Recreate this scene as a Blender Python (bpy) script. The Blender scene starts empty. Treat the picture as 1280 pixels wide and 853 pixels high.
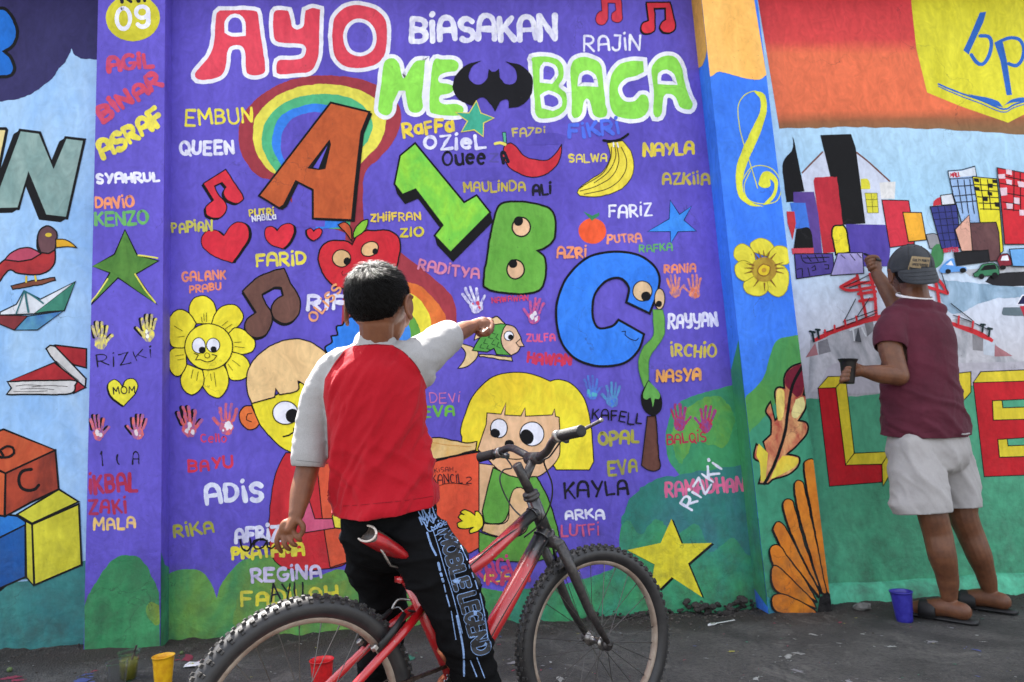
import bpy, bmesh, math, random
from mathutils import Vector, Matrix, noise
from mathutils.bvhtree import BVHTree
random.seed(7)
sc = bpy.context.scene
COL = sc.collection
rad = math.radians

# ------------------------------------------------------------------ camera
CAM = Vector((0, -3.38, 0.9))
PITCH, ROLL, YAW, FPX = rad(7.86), rad(3.6), rad(6.0), 853.0
fw = Vector((math.sin(YAW)*math.cos(PITCH), math.cos(YAW)*math.cos(PITCH), math.sin(PITCH)))
r0 = Vector((math.cos(YAW), -math.sin(YAW), 0)); u0 = r0.cross(fw)
rt = r0*math.cos(ROLL) - u0*math.sin(ROLL); up = u0*math.cos(ROLL) + r0*math.sin(ROLL)
cd = bpy.data.cameras.new('camera'); cam = bpy.data.objects.new('camera', cd); COL.objects.link(cam)
cam.matrix_world = Matrix(((rt.x, up.x, -fw.x, CAM.x), (rt.y, up.y, -fw.y, CAM.y), (rt.z, up.z, -fw.z, CAM.z), (0, 0, 0, 1)))
cd.sensor_width = 36; cd.lens = 36*FPX/1280; cd.clip_start = 0.02; cd.clip_end = 500
cd.dof.use_dof = True; cd.dof.focus_distance = 1.9; cd.dof.aperture_fstop = 5.6
sc.camera = cam

# ------------------------------------------------------------------ sky, sun, exposure
SUN_AZ, SUN_EL = rad(28), rad(59)          # azimuth: degrees left of straight behind the wall
w = bpy.data.worlds.new('World'); sc.world = w; w.use_nodes = True
nt = w.node_tree; bg = nt.nodes['Background']
sky = nt.nodes.new('ShaderNodeTexSky'); sky.sky_type = 'NISHITA'; sky.sun_disc = False
sky.sun_elevation = SUN_EL; sky.sun_rotation = -SUN_AZ
sky.dust_density = 2.5; sky.ozone_density = 0.3; sky.air_density = 1.0
hz = nt.nodes.new('ShaderNodeHueSaturation'); hz.inputs['Saturation'].default_value = 0.35; nt.links.new(sky.outputs[0], hz.inputs['Color'])   # thin white overcast of the tropics
nt.links.new(hz.outputs[0], bg.inputs[0]); bg.inputs[1].default_value = 0.092
sd = Vector((-math.sin(SUN_AZ)*math.cos(SUN_EL), math.cos(SUN_AZ)*math.cos(SUN_EL), math.sin(SUN_EL)))
sl = bpy.data.lights.new('sun', 'SUN'); sl.energy = 5.0; sl.angle = rad(0.6); sl.color = (1.0, 0.96, 0.90)
so = bpy.data.objects.new('sun', sl); COL.objects.link(so)
so.rotation_euler = sd.to_track_quat('Z', 'Y').to_euler(); so.location = (0, 0, 6)
sc.view_settings.view_transform = 'Standard'; sc.view_settings.look = 'None'
sc.view_settings.exposure = 2.66; sc.view_settings.gamma = 1.0

# ------------------------------------------------------------------ pixel rays (photograph is 1280 x 853)
def ray(px, py): return fw*FPX + rt*(px-640) + up*(426.5-py)
def onY(px, py, y=0.0):
    v = ray(px, py); return CAM + v*((y-CAM.y)/v.y)
def onX(px, py, x=0.0):
    v = ray(px, py); return CAM + v*((x-CAM.x)/v.x)
def onD(px, py, d):                        # point at depth d along the optical axis
    v = ray(px, py); return CAM + v*(d/FPX)
def onP(px, py, p, n):
    v = ray(px, py); return CAM + v*((p-CAM).dot(n)/v.dot(n))
def gz(x, y=0): return 0.03 - 0.032*x      # street surface

# ------------------------------------------------------------------ object helpers
def srgb(c):
    return tuple(((v/255)/12.92 if v <= 10 else ((v/255+0.055)/1.055)**2.4) for v in c)
def link(name, me, mat=None, parent=None):
    o = bpy.data.objects.new(name, me); COL.objects.link(o)
    if mat is not None and me is not None and not len(me.materials):
        for m in (mat if isinstance(mat, (list, tuple)) else [mat]): me.materials.append(m)
    if parent is not None: o.parent = parent
    return o
def thing(name, label, cat, loc=(0, 0, 0), group=None, kind=None):
    o = bpy.data.objects.new(name, None); COL.objects.link(o); o.location = loc
    o.empty_display_size = 0.1
    tag(o, label, cat, group, kind); return o
def tag(o, label=None, cat=None, group=None, kind=None):
    if label: o['label'] = label
    if cat: o['category'] = cat
    if group: o['group'] = group
    if kind: o['kind'] = kind
    return o
def smooth(me, on=True):
    me.polygons.foreach_set('use_smooth', [on]*len(me.polygons)); me.update()
def mesh(name, vs, fs, sm=False):
    me = bpy.data.meshes.new(name); me.from_pydata([tuple(v) for v in vs], [], fs); me.update()
    if sm: smooth(me)
    return me
def part(name, vs, fs, mat, parent, sm=False, label=None):
    """vs in WORLD space; the parent things are never rotated, only moved"""
    off = parent.location.copy() if parent is not None else Vector((0, 0, 0))
    p = parent
    while p is not None and p.parent is not None:
        p = p.parent; off = off + p.location
    o = link(name, mesh(name, [Vector(v)-off for v in vs], fs, sm), mat, parent)
    if label: o['label'] = label
    return o
class MB:
    def __init__(s): s.v = []; s.f = []
    def add(s, vs, fs):
        n = len(s.v); s.v += [Vector(v) for v in vs]; s.f += [tuple(i+n for i in f) for f in fs]; return s
    def box(s, c, sz, M=None):
        x, y, z = (k/2 for k in sz)
        vs = [Vector((a, b, d)) for a in (-x, x) for b in (-y, y) for d in (-z, z)]
        if M is not None: vs = [M @ v for v in vs]
        return s.add([Vector(c)+v for v in vs], [(0, 1, 3, 2), (4, 6, 7, 5), (0, 4, 5, 1), (2, 3, 7, 6), (0, 2, 6, 4), (1, 5, 7, 3)])
    def tube(s, pts, rs, n=12, cap=True, flat=None):
        pts = [Vector(p) for p in pts]; N = len(pts)
        if not isinstance(rs, (list, tuple)): rs = [rs]*N
        vs = []; fs = []; prev = None
        for i, p in enumerate(pts):
            t = (pts[min(i+1, N-1)]-pts[max(i-1, 0)]).normalized()
            if prev is None:
                a = Vector((0, 0, 1)) if abs(t.z) < 0.9 else Vector((0, 1, 0))
                if flat is not None: a = Vector(flat)
                u = (a - t*a.dot(t)).normalized()
            else: u = (prev - t*prev.dot(t)).normalized()
            prev = u; q = t.cross(u); r = rs[i]
            ra, rb = (r if isinstance(r, (list, tuple)) else (r, r))
            vs += [p + u*(ra*math.cos(k*2*math.pi/n)) + q*(rb*math.sin(k*2*math.pi/n)) for k in range(n)]
        for i in range(N-1):
            for k in range(n):
                k2 = (k+1) % n; fs.append((i*n+k, i*n+k2, (i+1)*n+k2, (i+1)*n+k))
        if cap: fs.append(tuple(range(n-1, -1, -1))); fs.append(tuple((N-1)*n+k for k in range(n)))
        return s.add(vs, fs)
    def lathe(s, c, axis, prof, n=24, ref=None):
        """prof: list of (distance along axis, radius)"""
        a = Vector(axis).normalized(); u = a.orthogonal().normalized() if ref is None else Vector(ref).normalized(); q = a.cross(u)
        c = Vector(c); vs = []; fs = []; m = len(prof)
        for h, r in prof: vs += [c + a*h + u*(r*math.cos(k*2*math.pi/n)) + q*(r*math.sin(k*2*math.pi/n)) for k in range(n)]
        for i in range(m-1):
            for k in range(n):
                k2 = (k+1) % n; fs.append((i*n+k, i*n+k2, (i+1)*n+k2, (i+1)*n+k))
        if prof[0][1] > 1e-6: fs.append(tuple(range(n-1, -1, -1)))
        if prof[-1][1] > 1e-6: fs.append(tuple((m-1)*n+k for k in range(n)))
        return s.add(vs, fs)
    def ell(s, c, r, M=None, nu=16, nv=10):
        vs = []; fs = []
        for j in range(1, nv):
            th = math.pi*j/nv
            for i in range(nu):
                ph = 2*math.pi*i/nu
                v = Vector((r[0]*math.sin(th)*math.cos(ph), r[1]*math.sin(th)*math.sin(ph), r[2]*math.cos(th)))
                vs.append(v)
        vs += [Vector((0, 0, r[2])), Vector((0, 0, -r[2]))]
        T, B = len(vs)-2, len(vs)-1
        for j in range(nv-2):
            for i in range(nu):
                i2 = (i+1) % nu; fs.append((j*nu+i, (j+1)*nu+i, (j+1)*nu+i2, j*nu+i2))
        for i in range(nu):
            i2 = (i+1) % nu; fs.append((T, i, i2)); fs.append((B, (nv-2)*nu+i2, (nv-2)*nu+i))
        if M is not None: vs = [M @ v for v in vs]
        return s.add([Vector(c)+v for v in vs], fs)
    def part(s, name, mat, parent, sm=False, label=None): return part(name, s.v, s.f, mat, parent, sm, label)

# ------------------------------------------------------------------ materials
def N(nt, t, **k):
    n = nt.nodes.new(t)
    for a, b in k.items(): setattr(n, a, b)
    return n
def grp_paint():
    g = bpy.data.node_groups.new('painted_plaster', 'ShaderNodeTree')
    I = g.interface
    I.new_socket('A', in_out='INPUT', socket_type='NodeSocketColor'); I.new_socket('B', in_out='INPUT', socket_type='NodeSocketColor')
    s = I.new_socket('Scale', in_out='INPUT', socket_type='NodeSocketFloat'); s.default_value = 3
    s = I.new_socket('Var', in_out='INPUT', socket_type='NodeSocketFloat'); s.default_value = 1
    I.new_socket('Shader', in_out='OUTPUT', socket_type='NodeSocketShader')
    gi = N(g, 'NodeGroupInput'); go = N(g, 'NodeGroupOutput'); L = g.links.new
    geo = N(g, 'ShaderNodeNewGeometry')
    mp = N(g, 'ShaderNodeMapping'); mp.inputs['Scale'].default_value = (1.0, 1.0, 0.55); L(geo.outputs['Position'], mp.inputs[0])
    n1 = N(g, 'ShaderNodeTexNoise'); n1.inputs['Detail'].default_value = 6; n1.inputs['Roughness'].default_value = 0.62; n1.inputs['Distortion'].default_value = 0.9
    L(mp.outputs[0], n1.inputs['Vector']); L(gi.outputs['Scale'], n1.inputs['Scale'])
    r1 = N(g, 'ShaderNodeMapRange'); r1.inputs[1].default_value = 0.38; r1.inputs[2].default_value = 0.64
    L(n1.outputs[0], r1.inputs[0])
    mx = N(g, 'ShaderNodeMix', data_type='RGBA'); L(r1.outputs[0], mx.inputs[0]); L(gi.outputs['A'], mx.inputs[6]); L(gi.outputs['B'], mx.inputs[7])
    # brush streaks
    m2 = N(g, 'ShaderNodeMapping'); m2.inputs['Scale'].default_value = (16, 16, 5); m2.inputs['Rotation'].default_value = (0, 0.75, 0); L(geo.outputs['Position'], m2.inputs[0])
    n2 = N(g, 'ShaderNodeTexNoise'); n2.inputs['Scale'].default_value = 1.0; n2.inputs['Detail'].default_value = 5; n2.inputs['Distortion'].default_value = 1.3; L(m2.outputs[0], n2.inputs['Vector'])
    m2b = N(g, 'ShaderNodeMapping'); m2b.inputs['Scale'].default_value = (13, 13, 10); m2b.inputs['Rotation'].default_value = (0, 0, 0); L(geo.outputs['Position'], m2b.inputs[0])
    n2b = N(g, 'ShaderNodeTexNoise'); n2b.inputs['Scale'].default_value = 1.0; n2b.inputs['Detail'].default_value = 5; n2b.inputs['Distortion'].default_value = 3.0; L(m2b.outputs[0], n2b.inputs['Vector'])
    n3 = N(g, 'ShaderNodeTexNoise'); n3.inputs['Scale'].default_value = 1.4; n3.inputs['Detail'].default_value = 5; L(geo.outputs['Position'], n3.inputs['Vector'])
    sm = N(g, 'ShaderNodeMath', operation='ADD'); L(n2.outputs[0], sm.inputs[0]); L(n2b.outputs[0], sm.inputs[1])
    s2 = N(g, 'ShaderNodeMath', operation='ADD'); L(sm.outputs[0], s2.inputs[0]); L(n3.outputs[0], s2.inputs[1])
    r2 = N(g, 'ShaderNodeMapRange'); r2.inputs[1].default_value = 1.1; r2.inputs[2].default_value = 1.9; r2.inputs[3].default_value = -0.21; r2.inputs[4].default_value = 0.17
    L(s2.outputs[0], r2.inputs[0])
    v1 = N(g, 'ShaderNodeMath', operation='MULTIPLY_ADD'); L(r2.outputs[0], v1.inputs[0]); L(gi.outputs['Var'], v1.inputs[1]); v1.inputs[2].default_value = 1.0
    hv = N(g, 'ShaderNodeHueSaturation'); L(v1.outputs[0], hv.inputs['Value']); L(mx.outputs[2], hv.inputs['Color'])
    # dirt flecks + dark patches thickening towards the street
    n4 = N(g, 'ShaderNodeTexNoise'); n4.inputs['Scale'].default_value = 95; n4.inputs['Detail'].default_value = 3; L(geo.outputs['Position'], n4.inputs['Vector'])
    r4 = N(g, 'ShaderNodeMapRange'); r4.inputs[1].default_value = 0.70; r4.inputs[2].default_value = 0.76; r4.inputs[4].default_value = 0.5; L(n4.outputs[0], r4.inputs[0])
    sx = N(g, 'ShaderNodeSeparateXYZ'); L(geo.outputs['Position'], sx.inputs[0])
    rz = N(g, 'ShaderNodeMapRange'); rz.inputs[1].default_value = 0.75; rz.inputs[2].default_value = 0.0; L(sx.outputs['Z'], rz.inputs[0])
    n5 = N(g, 'ShaderNodeTexNoise'); n5.inputs['Scale'].default_value = 9; n5.inputs['Detail'].default_value = 8; n5.inputs['Roughness'].default_value = 0.7; L(geo.outputs['Position'], n5.inputs['Vector'])
    r5 = N(g, 'ShaderNodeMapRange'); r5.inputs[1].default_value = 0.42; r5.inputs[2].default_value = 0.72; L(n5.outputs[0], r5.inputs[0])
    dd = N(g, 'ShaderNodeMath', operation='MULTIPLY'); L(rz.outputs[0], dd.inputs[0]); L(r5.outputs[0], dd.inputs[1])
    dm = N(g, 'ShaderNodeMath', operation='MULTIPLY_ADD'); L(dd.outputs[0], dm.inputs[0]); dm.inputs[1].default_value = 0.75; L(r4.outputs[0], dm.inputs[2]); dm.use_clamp = True
    mm = N(g, 'ShaderNodeMix', data_type='RGBA'); L(dm.outputs[0], mm.inputs[0]); L(hv.outputs[0], mm.inputs[6]); mm.inputs[7].default_value = (0.05, 0.045, 0.042, 1)
    # hairline cracks and old chips in the paint
    dn = N(g, 'ShaderNodeTexNoise'); dn.inputs['Scale'].default_value = 5; dn.inputs['Detail'].default_value = 6; L(geo.outputs['Position'], dn.inputs['Vector'])
    dv = N(g, 'ShaderNodeVectorMath', operation='MULTIPLY_ADD'); L(dn.outputs['Color'], dv.inputs[0]); dv.inputs[1].default_value = (0.35, 0.35, 0.35); L(geo.outputs['Position'], dv.inputs[2])
    vc = N(g, 'ShaderNodeTexVoronoi', feature='DISTANCE_TO_EDGE'); vc.inputs['Scale'].default_value = 1.7; L(dv.outputs[0], vc.inputs['Vector'])
    rc = N(g, 'ShaderNodeMapRange'); rc.inputs[1].default_value = 0.0035; rc.inputs[2].default_value = 0.0; L(vc.outputs['Distance'], rc.inputs[0])
    nm_ = N(g, 'ShaderNodeTexNoise'); nm_.inputs['Scale'].default_value = 1.9; nm_.inputs['Detail'].default_value = 3; L(geo.outputs['Position'], nm_.inputs['Vector'])
    rm = N(g, 'ShaderNodeMapRange'); rm.inputs[1].default_value = 0.52; rm.inputs[2].default_value = 0.60; L(nm_.outputs[0], rm.inputs[0])
    crk = N(g, 'ShaderNodeMath', operation='MULTIPLY'); L(rc.outputs[0], crk.inputs[0]); L(rm.outputs[0], crk.inputs[1])
    nc = N(g, 'ShaderNodeTexNoise'); nc.inputs['Scale'].default_value = 17; nc.inputs['Detail'].default_value = 8; nc.inputs['Roughness'].default_value = 0.75; L(geo.outputs['Position'], nc.inputs['Vector'])
    rc2 = N(g, 'ShaderNodeMapRange'); rc2.inputs[1].default_value = 0.725; rc2.inputs[2].default_value = 0.735; rc2.inputs[4].default_value = 0.7; L(nc.outputs[0], rc2.inputs[0])
    mch = N(g, 'ShaderNodeMix', data_type='RGBA'); L(rc2.outputs[0], mch.inputs[0]); L(mm.outputs[2], mch.inputs[6]); mch.inputs[7].default_value = (0.33, 0.31, 0.34, 1)
    mck = N(g, 'ShaderNodeMix', data_type='RGBA'); ckm = N(g, 'ShaderNodeMath', operation='MULTIPLY'); L(crk.outputs[0], ckm.inputs[0]); ckm.inputs[1].default_value = 0.55
    L(ckm.outputs[0], mck.inputs[0]); L(mch.outputs[2], mck.inputs[6]); mck.inputs[7].default_value = (0.03, 0.028, 0.03, 1); mm = mck
    # relief
    b1 = N(g, 'ShaderNodeTexNoise'); b1.inputs['Scale'].default_value = 130; b1.inputs['Detail'].default_value = 4; L(geo.outputs['Position'], b1.inputs['Vector'])
    b2 = N(g, 'ShaderNodeTexNoise'); b2.inputs['Scale'].default_value = 15; b2.inputs['Detail'].default_value = 8; b2.inputs['Roughness'].default_value = 0.6; b2.inputs['Distortion'].default_value = 0.35; L(geo.outputs['Position'], b2.inputs['Vector'])
    rh = N(g, 'ShaderNodeMapRange'); rh.inputs[1].default_value = 0.9; rh.inputs[2].default_value = 0.0; rh.inputs[3].default_value = 0.22; rh.inputs[4].default_value = 1.7; L(sx.outputs['Z'], rh.inputs[0])
    hb = N(g, 'ShaderNodeMath', operation='MULTIPLY'); L(b2.outputs[0], hb.inputs[0]); L(rh.outputs[0], hb.inputs[1])
    ha = N(g, 'ShaderNodeMath', operation='MULTIPLY_ADD'); L(b1.outputs[0], ha.inputs[0]); ha.inputs[1].default_value = 0.06; L(hb.outputs[0], ha.inputs[2])
    bp = N(g, 'ShaderNodeBump'); bp.inputs['Strength'].default_value = 0.55; bp.inputs['Distance'].default_value = 0.012; L(ha.outputs[0], bp.inputs['Height'])
    bs = N(g, 'ShaderNodeBsdfPrincipled'); L(mm.outputs[2], bs.inputs['Base Color']); L(bp.outputs[0], bs.inputs['Normal'])
    rr = N(g, 'ShaderNodeMapRange'); rr.inputs[3].default_value = 0.48; rr.inputs[4].default_value = 0.75; L(n1.outputs[0], rr.inputs[0]); L(rr.outputs[0], bs.inputs['Roughness'])
    bs.inputs['Specular IOR Level'].default_value = 0.16
    L(bs.outputs[0], go.inputs[0]); return g
PG = grp_paint(); _pm = {}
def paint(c, c2=None, scale=3.0, var=1.0):
    key = (c, c2, scale, var)
    if key in _pm: return _pm[key]
    m = bpy.data.materials.new('wall_paint'); m.use_nodes = True; nt = m.node_tree; nt.nodes.clear()
    g = N(nt, 'ShaderNodeGroup'); g.node_tree = PG; o = N(nt, 'ShaderNodeOutputMaterial')
    g.inputs['A'].default_value = (*srgb(c), 1); g.inputs['B'].default_value = (*srgb(c2 or tuple(int(v*0.93) for v in c)), 1)
    g.inputs['Scale'].default_value = scale; g.inputs['Var'].default_value = var
    nt.links.new(g.outputs[0], o.inputs[0]); _pm[key] = m; return m
def gradpaint(stops, z0, z1, wob=0.05):
    """bands of paint blended into each other by brush: colour by height on the wall"""
    m = paint(stops[0][1], (1, 2, 3), z0+z1).copy(); nt = m.node_tree; g = [n for n in nt.nodes if n.type == 'GROUP'][0]
    geo = N(nt, 'ShaderNodeNewGeometry'); sx = N(nt, 'ShaderNodeSeparateXYZ'); nt.links.new(geo.outputs['Position'], sx.inputs[0])
    mp = N(nt, 'ShaderNodeMapping'); mp.inputs['Scale'].default_value = (1.2, 1, 7); nt.links.new(geo.outputs['Position'], mp.inputs[0])
    n = N(nt, 'ShaderNodeTexNoise'); n.inputs['Scale'].default_value = 1.6; n.inputs['Detail'].default_value = 5; nt.links.new(mp.outputs[0], n.inputs['Vector'])
    a = N(nt, 'ShaderNodeMath', operation='MULTIPLY_ADD'); nt.links.new(n.outputs[0], a.inputs[0]); a.inputs[1].default_value = wob*2; nt.links.new(sx.outputs['Z'], a.inputs[2])
    r = N(nt, 'ShaderNodeMapRange'); r.inputs[1].default_value = z0+wob; r.inputs[2].default_value = z1+wob; nt.links.new(a.outputs[0], r.inputs[0])
    cr = N(nt, 'ShaderNodeValToRGB'); e = cr.color_ramp.elements
    e[0].position = stops[0][0]; e[0].color = (*srgb(stops[0][1]), 1); e[1].position = stops[-1][0]; e[1].color = (*srgb(stops[-1][1]), 1)
    for p, c in stops[1:-1]: q = e.new(p); q.color = (*srgb(c), 1)
    nt.links.new(r.outputs[0], cr.inputs[0]); nt.links.new(cr.outputs[0], g.inputs['A']); nt.links.new(cr.outputs[0], g.inputs['B']); return m
def mat(name, c, rough=0.5, metal=0.0, noise_s=0, amt=0.15, bump=0.0, bs_=60, spec=0.5, c2=None, **kw):
    m = bpy.data.materials.new(name); m.use_nodes = True; nt = m.node_tree; b = nt.nodes['Principled BSDF']; L = nt.links.new
    b.inputs['Base Color'].default_value = (*srgb(c), 1); b.inputs['Roughness'].default_value = rough; b.inputs['Metallic'].default_value = metal
    b.inputs['Specular IOR Level'].default_value = spec
    tc = N(nt, 'ShaderNodeNewGeometry')
    if noise_s:
        n = N(nt, 'ShaderNodeTexNoise'); n.inputs['Scale'].default_value = noise_s; n.inputs['Detail'].default_value = 6; n.inputs['Roughness'].default_value = 0.65
        L(tc.outputs['Position'], n.inputs['Vector'])
        mr = N(nt, 'ShaderNodeMapRange'); mr.inputs[1].default_value = 0.35; mr.inputs[2].default_value = 0.68; L(n.outputs[0], mr.inputs[0])
        mx = N(nt, 'ShaderNodeMix', data_type='RGBA'); mx.inputs[6].default_value = (*srgb(c), 1)
        mx.inputs[7].default_value = (*srgb(c2 if c2 else tuple(v*(1-amt) for v in c)), 1); L(mr.outputs[0], mx.inputs[0]); L(mx.outputs[2], b.inputs['Base Color'])
    if bump:
        n = N(nt, 'ShaderNodeTexNoise'); n.inputs['Scale'].default_value = bs_; n.inputs['Detail'].default_value = 5; L(tc.outputs['Position'], n.inputs['Vector'])
        bp = N(nt, 'ShaderNodeBump'); bp.inputs['Strength'].default_value = bump; bp.inputs['Distance'].default_value = 0.004; L(n.outputs[0], bp.inputs['Height']); L(bp.outputs[0], b.inputs['Normal'])
    for k, v in kw.items(): b.inputs[k.replace('_', ' ')].default_value = v
    return m
# ================================================================== painting kit
XF = [0.0, 0.0, 1.0]                       # origin and scale of the current sketch sheet
def V(x, y, k): XF[:] = [x, y, k]
SURF = ['main']
WX = dict(pl=(-1.606, -1.290), pr=(1.48, 1.79)); PT = 0.13; PTL = 0.09
def wp(px, py, off):
    s = SURF[0]
    if s in ('main',): return onY(px, py, -off)
    if s == 'pl': return onY(px, py, -PTL-off)
    if s == 'pr': return onY(px, py, -PT-off)
    if s == 'prs': return onX(px, py, WX['pr'][0]-off)
    if s == 'pls': return onX(px, py, WX['pl'][1]+off)
def P(s):
    """'x,y x,y! ...' -> list of (x, y, corner) in photograph pixels"""
    out = []
    for t in s.split():
        c = t.endswith('!'); a, b = t.rstrip('!').split(',')
        out.append((XF[0]+float(a)/XF[2], XF[1]+float(b)/XF[2], c))
    return out
def spline(pts, closed, step=2.5):
    """Catmull-Rom through pts; a point flagged as corner stays sharp"""
    n = len(pts); out = []
    m = n if closed else n-1
    for i in range(m):
        p1 = pts[i]; p2 = pts[(i+1) % n]
        p0 = pts[(i-1) % n] if (closed or i > 0) else p1
        p3 = pts[(i+2) % n] if (closed or i+2 < n) else p2
        if p1[2]: p0 = p1
        if p2[2]: p3 = p2
        L = math.hypot(p2[0]-p1[0], p2[1]-p1[1]); k = max(1, min(14, int(L/step)))
        if p1[2] and p2[2]: k = 1
        for j in range(k):
            t = j/k; t2 = t*t; t3 = t2*t
            out.append(tuple(0.5*(2*p1[a]+(-p0[a]+p2[a])*t+(2*p0[a]-5*p1[a]+4*p2[a]-p3[a])*t2+(-p0[a]+3*p1[a]-3*p2[a]+p3[a])*t3) for a in (0, 1)))
    if not closed: out.append(pts[-1][:2])
    return out
def wobble(pts, a):
    return [(x + a*(noise.noise((x*0.09, y*0.09, 1.3))+0.55*noise.noise((x*0.38, y*0.38, 4.1))), y + a*(noise.noise((x*0.09, y*0.09, 7.7))+0.55*noise.noise((x*0.38, y*0.38, 2.9)))) for x, y in pts]
def ribbon(pts, wd, closed=False, caps=True, taper=0, jw=0.1):
    """brush stroke outline as verts + faces in pixel space"""
    q = [pts[0]]
    for p in pts[1:]:
        if math.hypot(p[0]-q[-1][0], p[1]-q[-1][1]) > 0.15: q.append(p)
    if closed and len(q) > 2 and math.hypot(q[0][0]-q[-1][0], q[0][1]-q[-1][1]) < 0.3: q.pop()
    n = len(q); vs = []; fs = []
    if n < 2: return vs, fs
    h = wd/2
    for i, p in enumerate(q):
        a = q[i-1] if (i > 0 or closed) else None; b = q[(i+1) % n] if (i < n-1 or closed) else None
        def nm(s, e):
            dx, dy = e[0]-s[0], e[1]-s[1]; l = math.hypot(dx, dy) or 1; return (-dy/l, dx/l)
        n1 = nm(a, p) if a else nm(p, b); n2 = nm(p, b) if b else n1
        mx, my = n1[0]+n2[0], n1[1]+n2[1]; l = math.hypot(mx, my)
        if l < 0.2: mx, my = n2; l = 1
        mx /= l; my /= l; c = max(0.62, mx*n2[0]+my*n2[1])
        hh = h/c*(1+jw*noise.noise((p[0]*0.12, p[1]*0.12, 3.1)))
        if taper and not closed:
            u = i/(n-1); hh *= (0.25+0.75*math.sin(math.pi*min(1, max(0, u*0.9+0.05)))) if taper == 1 else max(0.15, 1-u*0.85)
        vs += [(p[0]+mx*hh, p[1]+my*hh), (p[0]-mx*hh, p[1]-my*hh)]
    for i in range(n-1 if not closed else n):
        j = (i+1) % n; fs.append((2*i, 2*i+1, 2*j+1, 2*j))
    if caps and not closed and wd > 1.2:
        for e, o in ((0, 1), (n-1, n-2)):
            p, r = q[e], q[o]; dx, dy = p[0]-r[0], p[1]-r[1]; l = math.hypot(dx, dy) or 1; dx /= l; dy /= l
            hw = math.hypot(vs[2*e][0]-vs[2*e+1][0], vs[2*e][1]-vs[2*e+1][1])/2
            L_, R_ = ((2*e, 2*e+1) if e else (1, 0)); k0 = len(vs)
            s = vs[L_]; 
            sg = 1 if ((s[0]-p[0])*(-dy)+(s[1]-p[1])*dx) > 0 else -1
            for j in range(1, 5):
                t = math.pi*j/5; cx = math.cos(t)*hw*sg; cy = math.sin(t)*hw*0.9
                vs.append((p[0]-dy*cx+dx*cy, p[1]+dx*cx+dy*cy))
            fs.append((L_, k0, k0+1, k0+2, k0+3, R_))
    return vs, fs
PIECES = []                                # (surface, bbox, level) of everything painted so far
def level(vs):
    s = SURF[0]; x0 = min(v[0] for v in vs); x1 = max(v[0] for v in vs); y0 = min(v[1] for v in vs); y1 = max(v[1] for v in vs)
    l = 1
    for t, a, b, c, d, k in PIECES:
        if t == s and k >= l and a < x1 and x0 < b and c < y1 and y0 < d: l = k+1
    PIECES.append((s, x0, x1, y0, y1, l)); return l
WALL = {}                                  # surface -> top-level wall thing
CUR = [None, None]                         # current motif name / object
TOTAL = []
def emit(name, vs, fs, m, zoff=None):
    if not vs: return
    l = level(vs)
    w3 = [wp(x, y, 0.0004+0.00028*l + (zoff[i] if zoff else 0)) for i, (x, y) in enumerate(vs)]
    if SURF[0] in ('pl', 'pr'):            # paint stops at the arris
        a_, b_ = WX[SURF[0]]
        for p in w3: p.x = min(max(p.x, a_-0.0012), b_+0.0012)
    # orient towards the viewer
    f0 = max(fs, key=len); 
    par = CUR[1] if CUR[1] is not None else WALL[SURF[0]]
    nm = CUR[0] if CUR[1] is None else name
    o = part(nm, w3, fs, m, par)
    if CUR[1] is None: CUR[1] = o
    TOTAL.append(o)
    me = o.data; bm = bmesh.new(); bm.from_mesh(me)
    big = [f for f in bm.faces if len(f.verts) > 4]
    for f in bm.faces:
        c = WALL[SURF[0]].location + f.calc_center_median()
        f.normal_update()
        d = (Vector((0, -3.4, 0.9)) - c)
        if f.normal.dot(d) < 0: f.normal_flip()
    bm.to_mesh(me); bm.free()
    return o
def motif(name): CUR[0] = name; CUR[1] = None
def mt(c):
    return c if isinstance(c, bpy.types.Material) else paint(*c) if isinstance(c[0], (tuple, list)) else paint(tuple(c))
def F(c, s, name='paint_patch', ol=None, olw=5, sh=None, wob=0.8, straight=False):
    """filled shape, optional drop shadow (dx, dy) in sheet units and outline"""
    p = P(s)
    if straight: p = [(a, b, True) for a, b, _ in p]
    q = wobble(spline(p, True), wob); k = XF[2]
    if sh:
        dx, dy = sh[0]/k, sh[1]/k; vs = []; fs = []; n = len(q)
        area = sum(q[i][0]*q[(i+1) % n][1]-q[(i+1) % n][0]*q[i][1] for i in range(n))
        # swept shadow: hull quads of each edge, each a touch deeper than the last
        zs = []
        for i in range(n):
            a, b = q[i], q[(i+1) % n]; j = len(vs)
            vs += [a, b, (b[0]+dx, b[1]+dy), (a[0]+dx, a[1]+dy)]; fs.append((j, j+1, j+2, j+3)); zs += [(i % 37)*0.000006]*4
        emit('painted_shadow', vs, fs, mt(BLK), zs)
    if name is not None: emit(name, q, [tuple(range(len(q)))], mt(c))
    if ol is not None:
        vs, fs = ribbon(q, olw/k, True); emit('painted_outline', vs, fs, mt(ol))
def S(c, s, wd, name='brush_line', closed=False, taper=0, wob=0.3, straight=False):
    p = P(s)
    if straight: p = [(a, b, True) for a, b, _ in p]
    q = wobble(spline(p, closed, 3), wob); vs, fs = ribbon(q, wd/XF[2], closed, taper=taper); emit(name, vs, fs, mt(c))
def SS(c, items, wd, name='brush_lines', taper=0):
    """several strokes in one piece"""
    vs = []; fs = []; zs = []
    for i, s in enumerate(items):
        q = wobble(spline(P(s), False, 3), 0.3); a, b = ribbon(q, wd/XF[2], taper=taper); n = len(vs)
        vs += a; fs += [tuple(x+n for x in f) for f in b]; zs += [i % 9*0.00001]*len(a)
    o = emit(name, vs, fs, mt(c), zs)
    if o is not None and o.parent and o.parent.parent: o['kind'] = 'stuff'
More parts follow.
